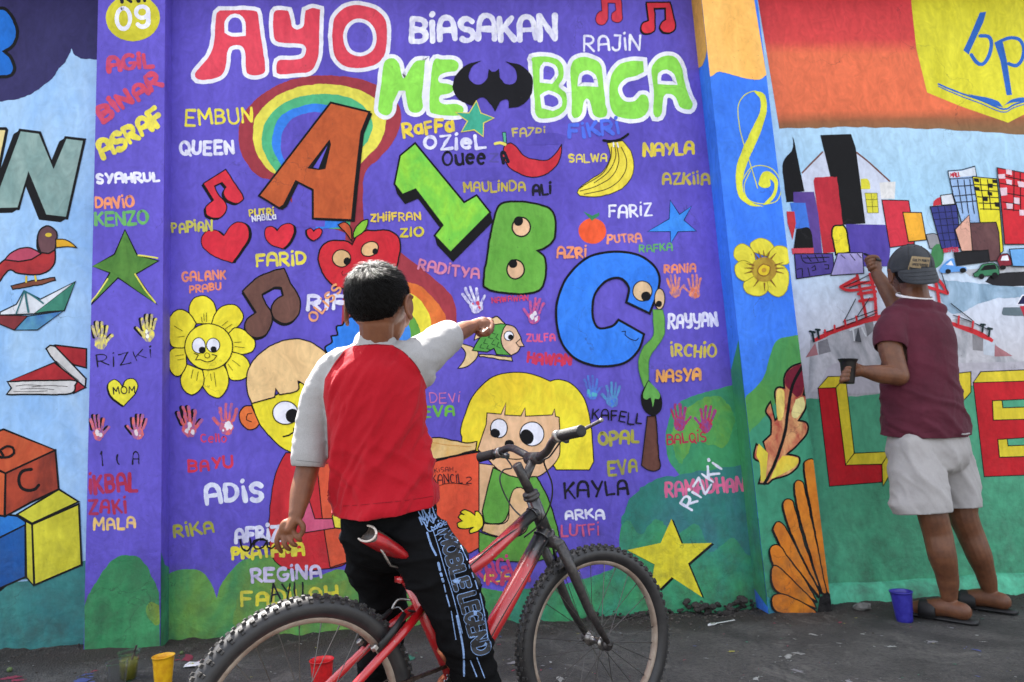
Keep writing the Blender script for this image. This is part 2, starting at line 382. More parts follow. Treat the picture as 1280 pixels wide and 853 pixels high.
def E(c, x, y, rx, ry, name='painted_dot', rot=0, ol=None, olw=5):
    k = XF[2]; cx, cy = XF[0]+x/k, XF[1]+y/k; a = math.radians(rot); q = []
    n = 28 if max(rx, ry)/k > 6 else 14
    for i in range(n):
        t = 2*math.pi*i/n; u, v = rx/k*math.cos(t), ry/k*math.sin(t)
        q.append((cx+u*math.cos(a)-v*math.sin(a), cy+u*math.sin(a)+v*math.cos(a)))
    q = wobble(q, 0.4)
    if name is not None: emit(name, q, [tuple(range(n))], mt(c))
    if ol is not None:
        vs, fs = ribbon(q, olw/k, True); emit('painted_outline', vs, fs, mt(ol))
# ------------------------------------------------------------------ hand lettering: strokes in a unit box, y up
def arc(cx, cy, rx, ry, a0, a1, n=10):
    return [(cx+rx*math.cos(math.radians(a0+(a1-a0)*i/n)), cy+ry*math.sin(math.radians(a0+(a1-a0)*i/n))) for i in range(n+1)]
B1 = [(0, 1)] + arc(0.3, 0.76, 0.3, 0.24, 90, -90, 7) + [(0, 0.52)]
B2 = [(0, 0.52)] + arc(0.33, 0.26, 0.33, 0.26, 90, -90, 7) + [(0, 0)]
GL = {
 'A': (0.72, [[(0, 0), (0.04, 0.7)] + arc(0.36, 0.7, 0.3, 0.3, 170, 10, 6) + [(0.68, 0.7), (0.72, 0)], [(0.04, 0.42), (0.68, 0.42)]]),
 '^': (0.74, [[(0, 0), (0.37, 1), (0.74, 0)], [(0.14, 0.36), (0.6, 0.36)]]),
 'B': (0.64, [[(0, 0), (0, 1)], B1, B2]),
 'C': (0.66, [arc(0.38, 0.5, 0.38, 0.5, 50, 310, 14)]),
 'D': (0.68, [[(0, 0), (0, 1)], [(0, 1)] + arc(0.22, 0.5, 0.46, 0.5, 90, -90, 10) + [(0, 0)]]),
 'E': (0.6, [[(0.58, 1), (0, 1), (0, 0), (0.6, 0)], [(0, 0.52), (0.5, 0.52)]]),
 'F': (0.58, [[(0.58, 1), (0, 1), (0, 0)], [(0, 0.52), (0.48, 0.52)]]),
 'G': (0.7, [arc(0.38, 0.5, 0.38, 0.5, 55, 350, 14) + [(0.72, 0.42), (0.42, 0.42)]]),
 'H': (0.64, [[(0, 0), (0, 1)], [(0.64, 0), (0.64, 1)], [(0, 0.5), (0.64, 0.5)]]),
 'I': (0.06, [[(0.03, 0), (0.03, 1)]]),
 'i': (0.1, [[(0.05, 0), (0.05, 0.8)], [(0.03, 1.1), (0.08, 1.16)]]),
 'J': (0.5, [[(0.1, 1), (0.5, 1)], [(0.46, 1), (0.46, 0.25)] + arc(0.23, 0.22, 0.23, 0.22, 0, -170, 8)]),
 'j': (0.4, [[(0.36, 0.8), (0.36, 0.1)] + arc(0.18, 0.1, 0.18, 0.2, 0, -150, 6), [(0.34, 1.1), (0.38, 1.16)]]),
 'K': (0.62, [[(0, 0), (0, 1)], [(0.58, 1), (0.03, 0.42)], [(0.2, 0.58), (0.64, 0)]]),
 'L': (0.54, [[(0, 1), (0, 0), (0.56, 0)]]),
 'M': (0.84, [[(0, 0), (0.05, 1), (0.42, 0.35), (0.79, 1), (0.84, 0)]]),
 'N': (0.66, [[(0, 0), (0, 1), (0.64, 0.02), (0.66, 1)]]),
 'O': (0.76, [arc(0.38, 0.5, 0.38, 0.5, 100, 458, 18)]),
 'P': (0.6, [[(0, 0), (0, 1)], [(0, 1)] + arc(0.28, 0.73, 0.3, 0.27, 90, -90, 7) + [(0, 0.46)]]),
 'Q': (0.76, [arc(0.38, 0.5, 0.38, 0.5, 100, 458, 18), [(0.45, 0.25), (0.8, -0.15)]]),
 'R': (0.64, [[(0, 0), (0, 1)], [(0, 1)] + arc(0.28, 0.74, 0.3, 0.26, 90, -90, 7) + [(0.02, 0.48)], [(0.2, 0.48), (0.64, 0)]]),
 'S': (0.6, [[(0.58, 0.86)] + arc(0.3, 0.75, 0.28, 0.25, 60, 250, 7) + arc(0.3, 0.25, 0.3, 0.25, 70, -140, 8)]),
 'T': (0.64, [[(0, 1), (0.64, 1)], [(0.32, 1), (0.32, 0)]]),
 'U': (0.66, [[(0, 1), (0, 0.35)] + arc(0.33, 0.33, 0.33, 0.33, 180, 360, 8) + [(0.66, 1)]]),
 'V': (0.66, [[(0, 1), (0.32, 0), (0.66, 1)]]),
 'W': (0.9, [[(0, 1), (0.22, 0), (0.45, 0.8), (0.68, 0), (0.9, 1)]]),
 'X': (0.66, [[(0, 1), (0.66, 0)], [(0.66, 1), (0, 0)]]),
 'Y': (0.68, [[(0, 1), (0.34, 0.5)], [(0.68, 1), (0.3, 0)]]),
 'y': (0.66, [[(0, 1), (0.05, 0.55)] + arc(0.33, 0.6, 0.28, 0.2, 200, 340, 5), [(0.66, 1), (0.6, 0.25)] + arc(0.3, 0.18, 0.3, 0.2, 0, -120, 6)]),
 'Z': (0.64, [[(0.02, 1), (0.62, 1), (0, 0), (0.66, 0)]]),
 'a': (0.62, [arc(0.3, 0.38, 0.3, 0.34, 60, 420, 14), [(0.6, 0.78), (0.6, 0.02)]]),
 'e': (0.6, [[(0.03, 0.42), (0.56, 0.42)] + arc(0.3, 0.38, 0.29, 0.36, 20, 310, 12)]),
 'u': (0.56, [[(0, 0.75), (0, 0.3)] + arc(0.27, 0.28, 0.27, 0.28, 180, 360, 8) + [(0.56, 0.78), (0.56, 0)]]),
 'v': (0.5, [[(0, 0.75), (0.22, 0), (0.5, 0.75)]]), 'l': (0.06, [[(0.03, 0), (0.03, 1)]]),
 'o': (0.56, [arc(0.28, 0.34, 0.28, 0.34, 100, 458, 12)]),
 '0': (0.6, [arc(0.3, 0.5, 0.3, 0.5, 100, 458, 18)]),
 '9': (0.56, [arc(0.28, 0.72, 0.28, 0.28, 0, 360, 14), [(0.56, 0.74), (0.54, 0.3)] + arc(0.28, 0.28, 0.27, 0.28, 0, -150, 7)]),
 '2': (0.56, [arc(0.28, 0.72, 0.28, 0.28, 160, -30, 8) + [(0, 0), (0.6, 0)]]),
 '1': (0.2, [[(0, 0.8), (0.15, 1), (0.15, 0)]]), '/': (0.3, [[(0, 0), (0.3, 1)]]),
 '(': (0.3, [arc(0.4, 0.5, 0.35, 0.5, 120, 240, 8)]), ' ': (0.4, []),
}
def letters(txt, x0, y0, x1, y1, h, wt, jit=1.0, gap=0.24, lean=0.0, seed=0, wd=None):
    """lettering in pixel space -> list per letter of (verts, faces, z)"""
    rnd = random.Random(hash_(txt)+seed)
    adv = [GL[c][0] for c in txt]; tot = sum(adv)+gap*(len(txt)-1)
    L = math.hypot(x1-x0, y1-y0); sx = (L-wt)/tot if tot else 1; ux, uy = (x1-x0)/L, (y1-y0)/L; nx, ny = uy, -ux
    out = []; cur = 0.0; li = 0
    for c, a in zip(txt, adv):
        rr = math.radians(rnd.uniform(-4, 4)*jit); sc_ = 1+rnd.uniform(-0.06, 0.06)*jit; dy = rnd.uniform(-0.04, 0.04)*jit*h
        vs = []; fs = []; zs = []
        sts = []
        for st in GL[c][1]:                # a brush is lifted at sharp corners
            cur_ = [st[0]]
            for i in range(1, len(st)-1):
                ax_, ay_ = (st[i][0]-st[i-1][0])*sx, (st[i][1]-st[i-1][1])*h; bx_, by_ = (st[i+1][0]-st[i][0])*sx, (st[i+1][1]-st[i][1])*h
                cur_.append(st[i])
                if ax_*bx_+ay_*by_ < 0.25*math.hypot(ax_, ay_)*math.hypot(bx_, by_): sts.append(cur_); cur_ = [st[i]]
            sts.append(cur_+[st[-1]])
        for k, st in enumerate(sts):
            pp = []
            for u, v in st:
                X = (u-a/2)*sx*sc_+v*h*lean; Y = (v-0.5)*(h-wt)*sc_
                X, Y = X*math.cos(rr)-Y*math.sin(rr), X*math.sin(rr)+Y*math.cos(rr)
                X += (cur+a/2)*sx + wt/2; Y += 0.5*(h-wt)+dy+wt/2
                pp.append((x0+ux*X+nx*Y, y0+uy*X+ny*Y))
            q = []
            for i in range(len(pp)-1):
                n = max(1, int(math.hypot(pp[i+1][0]-pp[i][0], pp[i+1][1]-pp[i][1])/3))
                q += [(pp[i][0]+(pp[i+1][0]-pp[i][0])*j/n, pp[i][1]+(pp[i+1][1]-pp[i][1])*j/n) for j in range(n)]
            q.append(pp[-1]); q = wobble(q, 0.25*jit)
            a_, b_ = ribbon(q, (wd or wt)*rnd.uniform(0.9, 1.1), jw=0.36*jit); n = len(vs)
            vs += a_; fs += [tuple(i+n for i in f) for f in b_]; zs += [k*0.00002+(li % 2)*0.00012]*len(a_)
        li += 1; out.append((vs, fs, zs)); cur += a+gap
    return out
def hash_(s): return sum((i+1)*ord(c) for i, c in enumerate(s))
def T(txt, x0, y0, x1, y1, h, c, wt=0.18, jit=1.0, gap=0.24, lean=0.0, name='painted_name', ol=None, olw=0.0):
    """painted word; baseline from (x0,y0) to (x1,y1), letter height h, all in sheet units"""
    k = XF[2]; a = (XF[0]+x0/k, XF[1]+y0/k, XF[0]+x1/k, XF[1]+y1/k); hh = h/k*1.03; wt *= 1.04; jit *= 1.5; gap *= 1.2; motif(name)
    if ol is not None:
        vs = []; fs = []; zs = []
        for A, B, Z in letters(txt, *a, hh, wt*hh, jit, gap, lean, wd=wt*hh+olw/k):
            n = len(vs); vs += A; fs += [tuple(i+n for i in f) for f in B]; zs += Z
        emit(name, vs, fs, mt(ol), zs)
    vs = []; fs = []; zs = []
    for A, B, Z in letters(txt, *a, hh, wt*hh, jit, gap, lean):
        n = len(vs); vs += A; fs += [tuple(i+n for i in f) for f in B]; zs += Z
    emit('painted_lettering', vs, fs, mt(worn(c, 0.2)), zs)
def worn(c, a, sc_=26):
    """thin coat: the ground colour shows through in patches"""
    if not isinstance(c[0], int): return c
    return (tuple(c), tuple(int(v*(1-a)+g*a) for v, g in zip(c, (100, 88, 180))), sc_)
def hand(cx, cy, size, c, rot=0, flip=1, c2=None, spots=None, ol=None):
    """palm print: palm and five finger dabs; sheet units"""
    motif('painted_handprint'); size *= 0.86; c = worn(c, 0.75, 55); rnd = random.Random(int(cx*7+cy)); vs = []; fs = []; zs = []
    k = XF[2]; a = math.radians(rot)
    def tr(x, y): x *= flip*size; y *= size; return (XF[0]+(cx+x*math.cos(a)-y*math.sin(a))/k, XF[1]+(cy+x*math.sin(a)+y*math.cos(a))/k)
    fing = [((-0.20, -0.10), (-0.30, -0.55)), ((-0.07, -0.16), (-0.10, -0.72)), ((0.07, -0.16), (0.11, -0.70)), ((0.20, -0.08), (0.32, -0.52)), ((0.20, 0.18), (0.52, -0.12))]
    if ol is not None:
        for i, (p, q) in enumerate(fing):
            A, B = ribbon([tr(*p), tr(*q)], size*0.17/k); A = [(x-2.2/1, y+0.3) for x, y in A]; n = len(vs); vs += A; fs += [tuple(j+n for j in f) for f in B]; zs += [i*0.00001]*len(A)
        emit('x', vs, fs, mt(ol), zs); vs = []; fs = []; zs = []
    palm = [tr(0.27*math.cos(t)*(1+0.14*rnd.uniform(-1, 1)), 0.16+0.30*math.sin(t)*(1+0.12*rnd.uniform(-1, 1))) for t in [i*math.pi/8 for i in range(16)]]
    vs += palm; fs.append(tuple(range(16))); zs += [0]*16
    for i, (p, q) in enumerate(fing):
        m = (p[0]+(q[0]-p[0])*0.5, p[1]+(q[1]-p[1])*0.5); dx = rnd.uniform(-0.02, 0.02)
        segs = [(p, (p[0]+(q[0]-p[0])*0.38, p[1]+(q[1]-p[1])*0.38)), ((p[0]+(q[0]-p[0])*0.47+dx, p[1]+(q[1]-p[1])*0.47), q)] if rnd.random() < 0.6 else [(p, q)]
        for g, (s, e) in enumerate(segs):
            A, B = ribbon([tr(*s), tr((s[0]+e[0])/2+dx, (s[1]+e[1])/2), tr(*e)], size*rnd.uniform(0.10, 0.135)/k, jw=0.5); n = len(vs)
            vs += A; fs += [tuple(j+n for j in f) for f in B]; zs += [(i+g+1)*0.00001]*len(A)
    emit('hand_paint', vs, fs, mt(c), zs)
    if c2 is not None:
        vs = []; fs = []
        for i in range(spots or 5):
            t = rnd.uniform(0, 6.28); r = rnd.uniform(0.02, 0.2); x, y = r*math.cos(t), 0.16+r*math.sin(t); n = len(vs)
            s = rnd.uniform(0.03, 0.10)
            vs += [tr(x+s*math.cos(u)*rnd.uniform(0.6, 1.3), y+s*1.3*math.sin(u)) for u in [j*math.pi/4 for j in range(8)]]; fs.append(tuple(range(n, n+8)))
        emit('second_colour', vs, fs, mt(c2), [i//8*0.00001 for i in range(len(vs))])
BLK = (13, 12, 15)
WHT = (236, 236, 246)
# ================================================================== the wall, its bays and pilasters
ZT = 3.33
core_m = mat('old_masonry', (46, 41, 38), 0.95, noise_s=14, c2=(28, 25, 24), bump=1.0, bs_=25)
PUR = paint((101, 88, 192), (91, 78, 178), 2.2)
TEAL = paint((62, 128, 122), (50, 108, 110), 3)
def slab(name, par, poly, y0, y1, m, n=None):
    """poly of world (x, z) extruded from y0 (front) to y1"""
    N_ = len(poly); vs = [(x, y0, z) for x, z in poly]+[(x, y1, z) for x, z in poly]
    fs = [tuple(range(N_)), tuple(range(2*N_-1, N_-1, -1))]+[(i, (i+1) % N_, N_+(i+1) % N_, N_+i) for i in range(N_)]
    o = part(name, vs, fs, m, par); bm = bmesh.new(); bm.from_mesh(o.data); bmesh.ops.recalc_face_normals(bm, faces=bm.faces); bm.to_mesh(o.data); bm.free(); return o
def xz(s):
    out = []
    for a, b, _ in P(s): p = wp(a, b, 0); out.append((p.x, p.z))
    return out
def jag(pts, n, amp, sd=1):
    r = random.Random(sd); out = []
    for i in range(len(pts)-1):
        (a, b), (c, d) = pts[i], pts[i+1]
        for j in range(n): t = j/n; out.append((a+(c-a)*t, b+(d-b)*t+(r.uniform(-amp, amp) if j else 0)))
    out.append(pts[-1]); return out
wl = thing('mural_wall', 'light blue painted wall section at far left with bird, boat and blocks', 'wall', (-2.9, 0, gz(-2.9)), kind='thing')
wm = thing('mural_wall', 'purple painted wall section covered in letters, cartoons and names', 'wall', (0.1, 0, gz(0.1)), kind='thing')
wr = thing('mural_wall', 'painted wall section at the right with red sky, city, bridge and block letters', 'wall', (3.3, 0, gz(3.3)), kind='thing')
tl = thing('wall_pilaster', 'narrow purple wall pilaster with green star and handprints on the left', 'pilaster', (-1.43, -0.06, gz(-1.43)), kind='thing')
tr_ = thing('wall_pilaster', 'wall pilaster painted orange over blue with yellow treble clef and flower', 'pilaster', (1.63, -0.06, gz(1.63)), kind='thing')
XL, XR = -4.6, 5.4
for t, a, b in ((wl, XL, WX['pl'][0]), (wm, WX['pl'][1], WX['pr'][0]), (wr, WX['pr'][1], XR)):
    MB().box(((a+b)/2, 0.105, (ZT-0.4)/2), (b-a, 0.18, ZT+0.4)).part('masonry', core_m, t)
for t, k in ((tl, 'pl'), (tr_, 'pr')):
    a, b = WX[k]; q = (PTL if k == 'pl' else PT)-0.01; MB().box(((a+b)/2, 0.1-q/2, (ZT-0.4)/2), (b-a-0.002, 0.2+q, ZT+0.4)).part('masonry', core_m, t)
MB().box(((XL+XR)/2, 0.06, ZT+0.025), (XR-XL, 0.46, 0.05)).part('coping', mat('weathered_concrete', (150, 145, 138), 0.9, noise_s=9, c2=(105, 100, 95), bump=0.6), wm)
def tiled(poly): return poly
SURF[0] = 'main'; V(0, 0, 1)
base = xz('205,808 235,806 262,808 300,803 350,802 400,799 450,796 520,791 570,789 610,786 640,780 690,770 720,767 744,758 760,752 776,751 784,762 793,759 800,748 812,742 834,744 840,730 848,727 854,730 858,742 872,748 884,738 900,730 915,731 930,726 943,724')
base = [(WX['pl'][1], base[0][1])]+jag(base, 4, 0.006)+[(WX['pr'][0], base[-1][1])]
slab('plaster', wm, base+[(WX['pr'][0], ZT), (WX['pl'][1], ZT)], 0.0, 0.02, PUR)
b2 = xz('0,810 20,808 45,812 70,807 104,809'); b2 = [(XL, 0.16)]+jag(b2, 4, 0.008, 3)+[(WX['pl'][0], b2[-1][1])]
SKYL = paint((166, 200, 232), (140, 182, 228), 2.6, 0.8)
slab('plaster', wl, b2+[(WX['pl'][0], ZT), (XL, ZT)], 0.0, 0.02, SKYL)
b3 = xz('1042,764 1060,762 1090,761 1130,758 1170,756 1220,751 1280,746'); b3 = [(WX['pr'][1], b3[0][1]-0.02)]+jag(b3, 4, 0.006, 5)+[(XR, -0.12)]
SS_ = 0
GRR = paint((72, 146, 112), (58, 128, 98), 2.4)
zz = lambda y, x=1150: onY(x, y).z
SKR = gradpaint([(0.0, (70, 142, 110)), (0.1, (70, 142, 110)), (0.11, (180, 178, 184)), (0.2, (196, 194, 200)), (0.36, (206, 212, 226)), (0.5, (196, 216, 236)), (0.7, (160, 200, 226)), (1, (172, 205, 228))], 0.8, 2.55, 0.02)
SKT = gradpaint([(0.0, (132, 98, 66)), (0.07, (150, 92, 60)), (0.14, (222, 110, 72)), (0.52, (228, 112, 76)), (0.62, (212, 72, 70)), (1.0, (206, 58, 68))], zz(163), ZT, 0.03)
slab('plaster', wr, b3+[(XR, ZT), (WX['pr'][1], ZT)], 0.0, 0.02, SKR)
a, b = WX['pl']; SURF[0] = 'pl'; e = xz('107,818 125,821 150,818 170,822 185,816 201,818')
slab('plaster', tl, [(a-0.001, e[0][1])]+jag(e, 3, 0.006, 8)[1:-1]+[(b+0.001, e[-1][1]), (b+0.001, ZT), (a-0.001, ZT)], -PTL, 0.0, PUR)
a, b = WX['pr']
slab('plaster', tr_, [(a-0.001, -0.01), (b+0.001, -0.045), (b+0.001, ZT), (a-0.001, ZT)], -PT, 0.0, paint((66, 128, 232), (52, 112, 222), 2.5))
WALL.update(main=wm, pl=tl, pls=tl, pr=tr_, prs=tr_)

# ---------------- left bay
SURF[0] = 'main'; WALL['main'] = wl; V(0, 0, 3.554)
CUR[:] = ['painted_night_sky', None]
F((52, 48, 96), '-900,-60! 520,-60! 500,0! 490,266! 410,264 370,264 345,252 330,240 318,212! 300,258 270,300 235,345 165,402 100,434 40,448 -60,455 -300,470 -900,500!', 'night_sky', wob=1.5)
motif('painted_letter'); F((28, 110, 205), '-120,60! 0,38 40,58 72,110 74,165 55,205 22,230! 52,262 66,300 52,332 0,342 -120,342!', 'letter', BLK, 15)
motif('painted_teal_ground'); V(0, 0, 1)
F(((64, 132, 126), (50, 108, 112), 3.0), '-400,756! 0,730 30,722 108,700! 130,696! 130,812! 0,814! -400,818!', 'ground_paint', wob=1)
V(0, 0, 3.554)
motif('painted_letter'); F((235, 215, 150), '-60,574! 24,572! 30,580! -6,760! -60,780!', 'letter', BLK, 13)
motif('painted_letter'); V(0, 0, 1)
F(((142, 168, 162), (122, 152, 148), 9), '25,163! 50,166! 67,209! 82,172! 106,175! 84,273! 57,270! 36,217! 23,261! -12,262! 5,215!', 'letter', BLK, 3.4, sh=(-8, 5))
motif('painted_bird')
V(0, 220, 3.554)
F(((176, 50, 52), (150, 44, 50), 12), '178,348! 165,310 172,250 205,222 240,235 252,265 246,300 246,345 240,395 205,428 140,440 80,432 40,420 0,468! -40,500! -20,420 10,380 60,345 120,330!', 'body', BLK, 7)
F((186, 74, 98), '182,345! 140,322 90,322 45,345 20,372! 80,380 140,370!', 'wing', BLK, 6)
F(((108, 74, 78), (92, 62, 68), 10), '182,340! 168,300 172,250 205,222 240,235 254,262 248,295 243,330 215,345!', 'head', BLK, 6)
F((226, 170, 42), '248,282! 290,284 320,300 340,322! 300,314 250,318!', 'beak', BLK, 5)
E((220, 190, 60), 216, 263, 15, 9, 'eye', 0)
F((120, 68, 50), '48,488! 140,468 242,450! 246,464! 200,478 120,494 56,504!', 'perch', BLK, 5)
S((220, 190, 60), '116,448 116,472', 9, 'leg'); S((220, 190, 60), '156,446 160,466', 9, 'leg')
motif('painted_paper_boat')
F((214, 218, 224), '0,606! 72,570! 108,510! 180,548! 335,470! 280,600! 152,612! 0,620!', 'paper', (24, 40, 48), 6)
F(((62, 132, 110), (52, 116, 98), 8), '152,610! 335,470! 284,600! 200,606!', 'sail_side', BLK, 5)
F(((66, 118, 176), (90, 150, 176), 8), '122,622! 278,602! 165,684! 62,686!', 'hull_side', BLK, 5)
F((126, 48, 52), '-40,600! 0,620! 122,620! 62,686! 0,660! -50,640!', 'hull_end', BLK, 5)
S((40, 104, 110), '112,515 118,560 126,605', 9, 'fold', straight=True); S((40, 104, 110), '110,512 150,535 192,566', 7, 'fold', straight=True); S((40, 104, 110), '108,512 90,560 72,612', 6, 'fold', straight=True)
motif('painted_books')
F(((174, 42, 48), (150, 34, 42), 9), '205,770! 245,750! 384,768! 384,852! 330,840!', 'cover', BLK, 7)
V(0, 440, 3.554)
F((210, 208, 206), '205,-15! 222,-30 245,-25! 380,120! 378,158! 330,130 225,20!', 'pages', BLK, 7)
F(((174, 42, 48), (150, 34, 42), 9), '38,130! 240,48! 380,158! 330,184! 332,150 320,128!', 'cover', BLK, 7)
F((214, 212, 210), '32,132! 318,126 332,150 322,182 240,190 30,190! 52,160!', 'pages', BLK, 7)
SS((60, 52, 54), ['70,152 120,147 180,150', '90,166 160,163 240,168', '140,156 220,150 300,154', '60,176 130,178 210,174', '250,40 300,88 350,128'], 2.5)
motif('painted_toy_block'); F(((42, 116, 192), (30, 92, 172), 6), '-60,690! 0,720! 75,728! 122,760! 122,960! 0,1060! -60,1090!', 'block', BLK, 9)
V(0, 0, 1); S(BLK, '-10,680 15,668 33,655', 2.6, 'block_edge')
F(((30, 84, 150), (24, 72, 140), 6), '-20,682! 31,656! 32,722! -20,744!', 'block_side', BLK, 2.4)
V(0, 440, 3.554)
motif('painted_toy_block'); F(((190, 88, 52), (176, 72, 44), 8), '-60,370! 15,346! 245,436! 24,540! -60,500!', 'block_top', BLK, 9)
F(((168, 66, 44), (120, 50, 40), 7), '24,540! 245,436! 262,612! 140,668! 24,732!', 'block_side', BLK, 9)
F(((196, 90, 50), (180, 78, 46), 7), '-60,505! 24,540! 20,732! -60,720!', 'block_side', BLK, 9)
S(BLK, '140,522 100,530 84,560 92,600 125,616 158,608 172,592', 14, 'block_letter')
S(BLK, '-10,425 15,468 -20,462', 12, 'block_letter'); S(BLK, '20,470 40,466 62,450 56,425 30,420 8,432', 11, 'block_letter')
motif('painted_toy_block'); F(((206, 200, 60), (190, 184, 52), 5), '75,722! 262,612! 350,664! 142,762!', 'block_top', BLK, 9)
V(0, 640, 4.004)
F(((210, 202, 58), (188, 180, 48), 5), '160,62! 395,-40! 408,265! 172,365!', 'block_side', BLK, 10)
F(((196, 190, 60), (180, 174, 50), 5), '128,45! 160,62! 168,368! 132,330!', 'block_edge', BLK, 9)

# ---------------- left pilaster
SURF[0] = 'pl'; V(0, 0, 3.554)
motif('painted_disc'); E(((204, 196, 56), (188, 180, 44), 9), 590, 80, 121, 104, 'disc')
T('RW', 535, 18, 665, 10, 60, BLK, 0.24); T('09', 512, 138, 672, 130, 106, WHT, 0.17, 0.4, name='painted_number')
RED = (205, 70, 92); YEL = (236, 222, 72); ORG = (240, 150, 96)
T('AGiL', 476, 328, 690, 302, 76, RED, 0.24); T('BiNAR', 458, 556, 735, 378, 84, RED, 0.24); T('ASRAF', 462, 720, 745, 545, 92, YEL, 0.24)
T('SYAHRUL', 425, 822, 712, 812, 50, WHT, 0.24)
V(0, 220, 3.554)
T('DAViO', 422, 148, 598, 138, 52, ORG, 0.2); T('KENZO', 420, 228, 662, 214, 64, (104, 176, 92), 0.2)
motif('painted_star')
F(((84, 132, 56), (66, 112, 48), 12), '554,240! 610,350! 704,376! 604,436! 698,572! 524,452! 392,570! 488,432! 402,402! 510,348!', 'star', BLK, 6, straight=True, wob=1)
S((216, 208, 90), '614,352 660,358 700,366', 7, 'highlight'); S((216, 208, 90), '600,436 640,500 690,562', 7, 'highlight'); S((220, 214, 110), '400,566 440,515 478,458', 6, 'highlight')
hand(447, 724, 120, (232, 218, 90), -4, ol=BLK); hand(660, 690, 118, (236, 222, 70), 4, -1, c2=(236, 236, 220), ol=BLK)
T('RiZ', 430, 850, 580, 842, 52, BLK, 0.09, 2); T('Ki', 602, 826, 680, 804, 46, BLK, 0.1, 2)
V(0, 440, 3.554)
motif('painted_heart')
F((232, 222, 62), '548,240! 500,205 480,165 486,135 510,122 532,138 545,160! 555,130 578,118 602,124 612,150 600,190!', 'heart', BLK, 4, sh=(-6, 5))
T('MOM', 500, 190, 602, 186, 36, BLK, 0.12)
hand(436, 350, 112, (226, 110, 96), -6, c2=(230, 220, 225), ol=BLK); hand(615, 348, 112, (226, 110, 96), 8, -1, c2=(228, 210, 216), ol=BLK)
T('1(A', 446, 512, 622, 504, 62, BLK, 0.09, 1.5, gap=1.2)
T('iKBAL', 394, 640, 616, 626, 90, (170, 44, 70), 0.17); T('ZAKi', 392, 730, 566, 722, 70, (170, 44, 70), 0.17)
T('MALA', 414, 796, 606, 788, 58, (236, 196, 110), 0.19)
V(0, 640, 4.004); motif('painted_bush')
F(((66, 142, 92), (52, 122, 80), 4), '420,470! 432,438 470,370 520,290 570,236 630,216 690,226 730,270 770,340 798,400! 800,722! 424,712!', 'bush', wob=1.5)
F(((124, 150, 60), (96, 146, 74), 12), '735,470 760,450 796,470! 800,560! 780,570 750,540 728,500', 'leaf_paint')
SURF[0] = 'pls'
def side(name, pts, c, x):
    """flat paint on the return face of a pilaster; pts are world (y, z)"""
    sg = 1 if x < 0 else -1
    n = len(pts); return part(name, [(x+sg*0.0016, y, z) for y, z in pts], [tuple(range(n)) if sg < 0 else tuple(range(n-1, -1, -1))], mt(c), WALL[SURF[0]])
side('bush_paint', [(-0.089, 0.06), (-0.001, 0.06), (-0.001, 0.40), (-0.05, 0.42), (-0.089, 0.48)], ((62, 136, 96), (44, 112, 90), 4), WX['pl'][1]+0.001)

# ---------------- main bay
SURF[0] = 'main'; WALL['main'] = wm
V(0, 0, 1); motif('painted_hills')
F(((66, 140, 88), (112, 158, 72), 3.2), '203,728! 214,716 230,712 250,714 264,730 271,748! 278,728 296,706 312,698 330,694 352,697 372,712 392,722 405,718 425,712 450,722 462,735 480,738 520,735 560,730 600,735 640,742 680,745! 700,830! 204,830!', 'hills', wob=1)
V(720, 540, 3.279); CUR[1] = None
F(((56, 134, 112), (64, 146, 96), 3.2), '180,500 176,460 190,360 220,290 270,245 350,200 428,182! 385,120 368,60 372,-20 400,-90 450,-135 560,-170 680,-200 745,-212! 770,640! 770,760! 100,760! -260,830! -260,660 -100,640 40,600 150,560', 'hills', wob=1)
V(0, 0, 1)
F(((58, 118, 122), (50, 124, 112), 5), '775,655 790,620 820,600 870,590 945,580! 946,700! 930,690 915,672 890,690 870,655 845,668 820,650 800,668 786,652', 'shade_paint', wob=3)
F(((104, 160, 70), (76, 150, 84), 12), '838,545 850,518 880,498 905,500 918,530 905,560 870,552 850,580', 'leaf_paint', wob=3)
F(((120, 150, 70), (84, 150, 80), 6), '300,740 330,716 380,730 440,726 480,745 470,790 380,795 300,790', 'leaf_paint', wob=3)

V(200, 0, 3.877); motif('painted_rainbow')
F((160, 58, 68), '560,890 470,850 400,760 380,670 400,560 480,470 600,400 740,368 880,370 1000,395 1100,440 1160,520 1165,600 1130,690 1060,770 990,850 985,1060! 1020,1130 1200,1250 1400,1420 1440,1560 1420,1700 1330,1800 1240,1900 1180,2060! 860,1960! 900,1130! 700,1060!', 'red_band', wob=1)
F((228, 218, 84), '600,860! 520,820 458,720 450,640 470,560 560,470 680,420 800,408 920,424 1020,464 1080,530 1094,610 1060,700 985,780 900,860! 870,1100! 820,1100! 800,900!', 'yellow_band', wob=1)
F((84, 184, 130), '600,870! 560,830 505,740 496,660 520,580 600,500 700,466 830,458 930,480 1000,530 1030,600 1010,680 960,730! 940,820! 920,1110! 820,1110!', 'green_band', wob=1)
F((58, 132, 232), '620,840! 580,790 545,710 548,640 590,560 680,515 770,505 860,520 900,560! 900,1100! 760,1110!', 'blue_band', wob=1)
F(((101, 88, 192), (91, 78, 178), 2.2), '640,830! 595,760 585,690 605,620 670,560 770,545 850,560! 800,1100! 640,1100!', 'inner_purple', wob=1)
V(420, 320, 6.4)
F(((222, 120, 56), (205, 100, 50), 5), '470,200! 600,215 700,260 790,350 860,450 885,560 870,700 800,900! 450,900! 450,300!', 'orange_band', wob=1)
F((232, 218, 66), '560,290 640,325 710,400 755,500 765,580 745,700 680,860! 500,860! 480,300!', 'yellow_band', wob=1)
F((98, 160, 66), '560,450 610,480 655,550 672,610 660,720! 520,800! 500,460!', 'green_band', wob=1)
F((66, 136, 222), '540,520 580,560 598,620 590,700! 500,780! 490,530!', 'blue_band', wob=1)
V(200, 360, 3.879); motif('painted_blue_cloud')
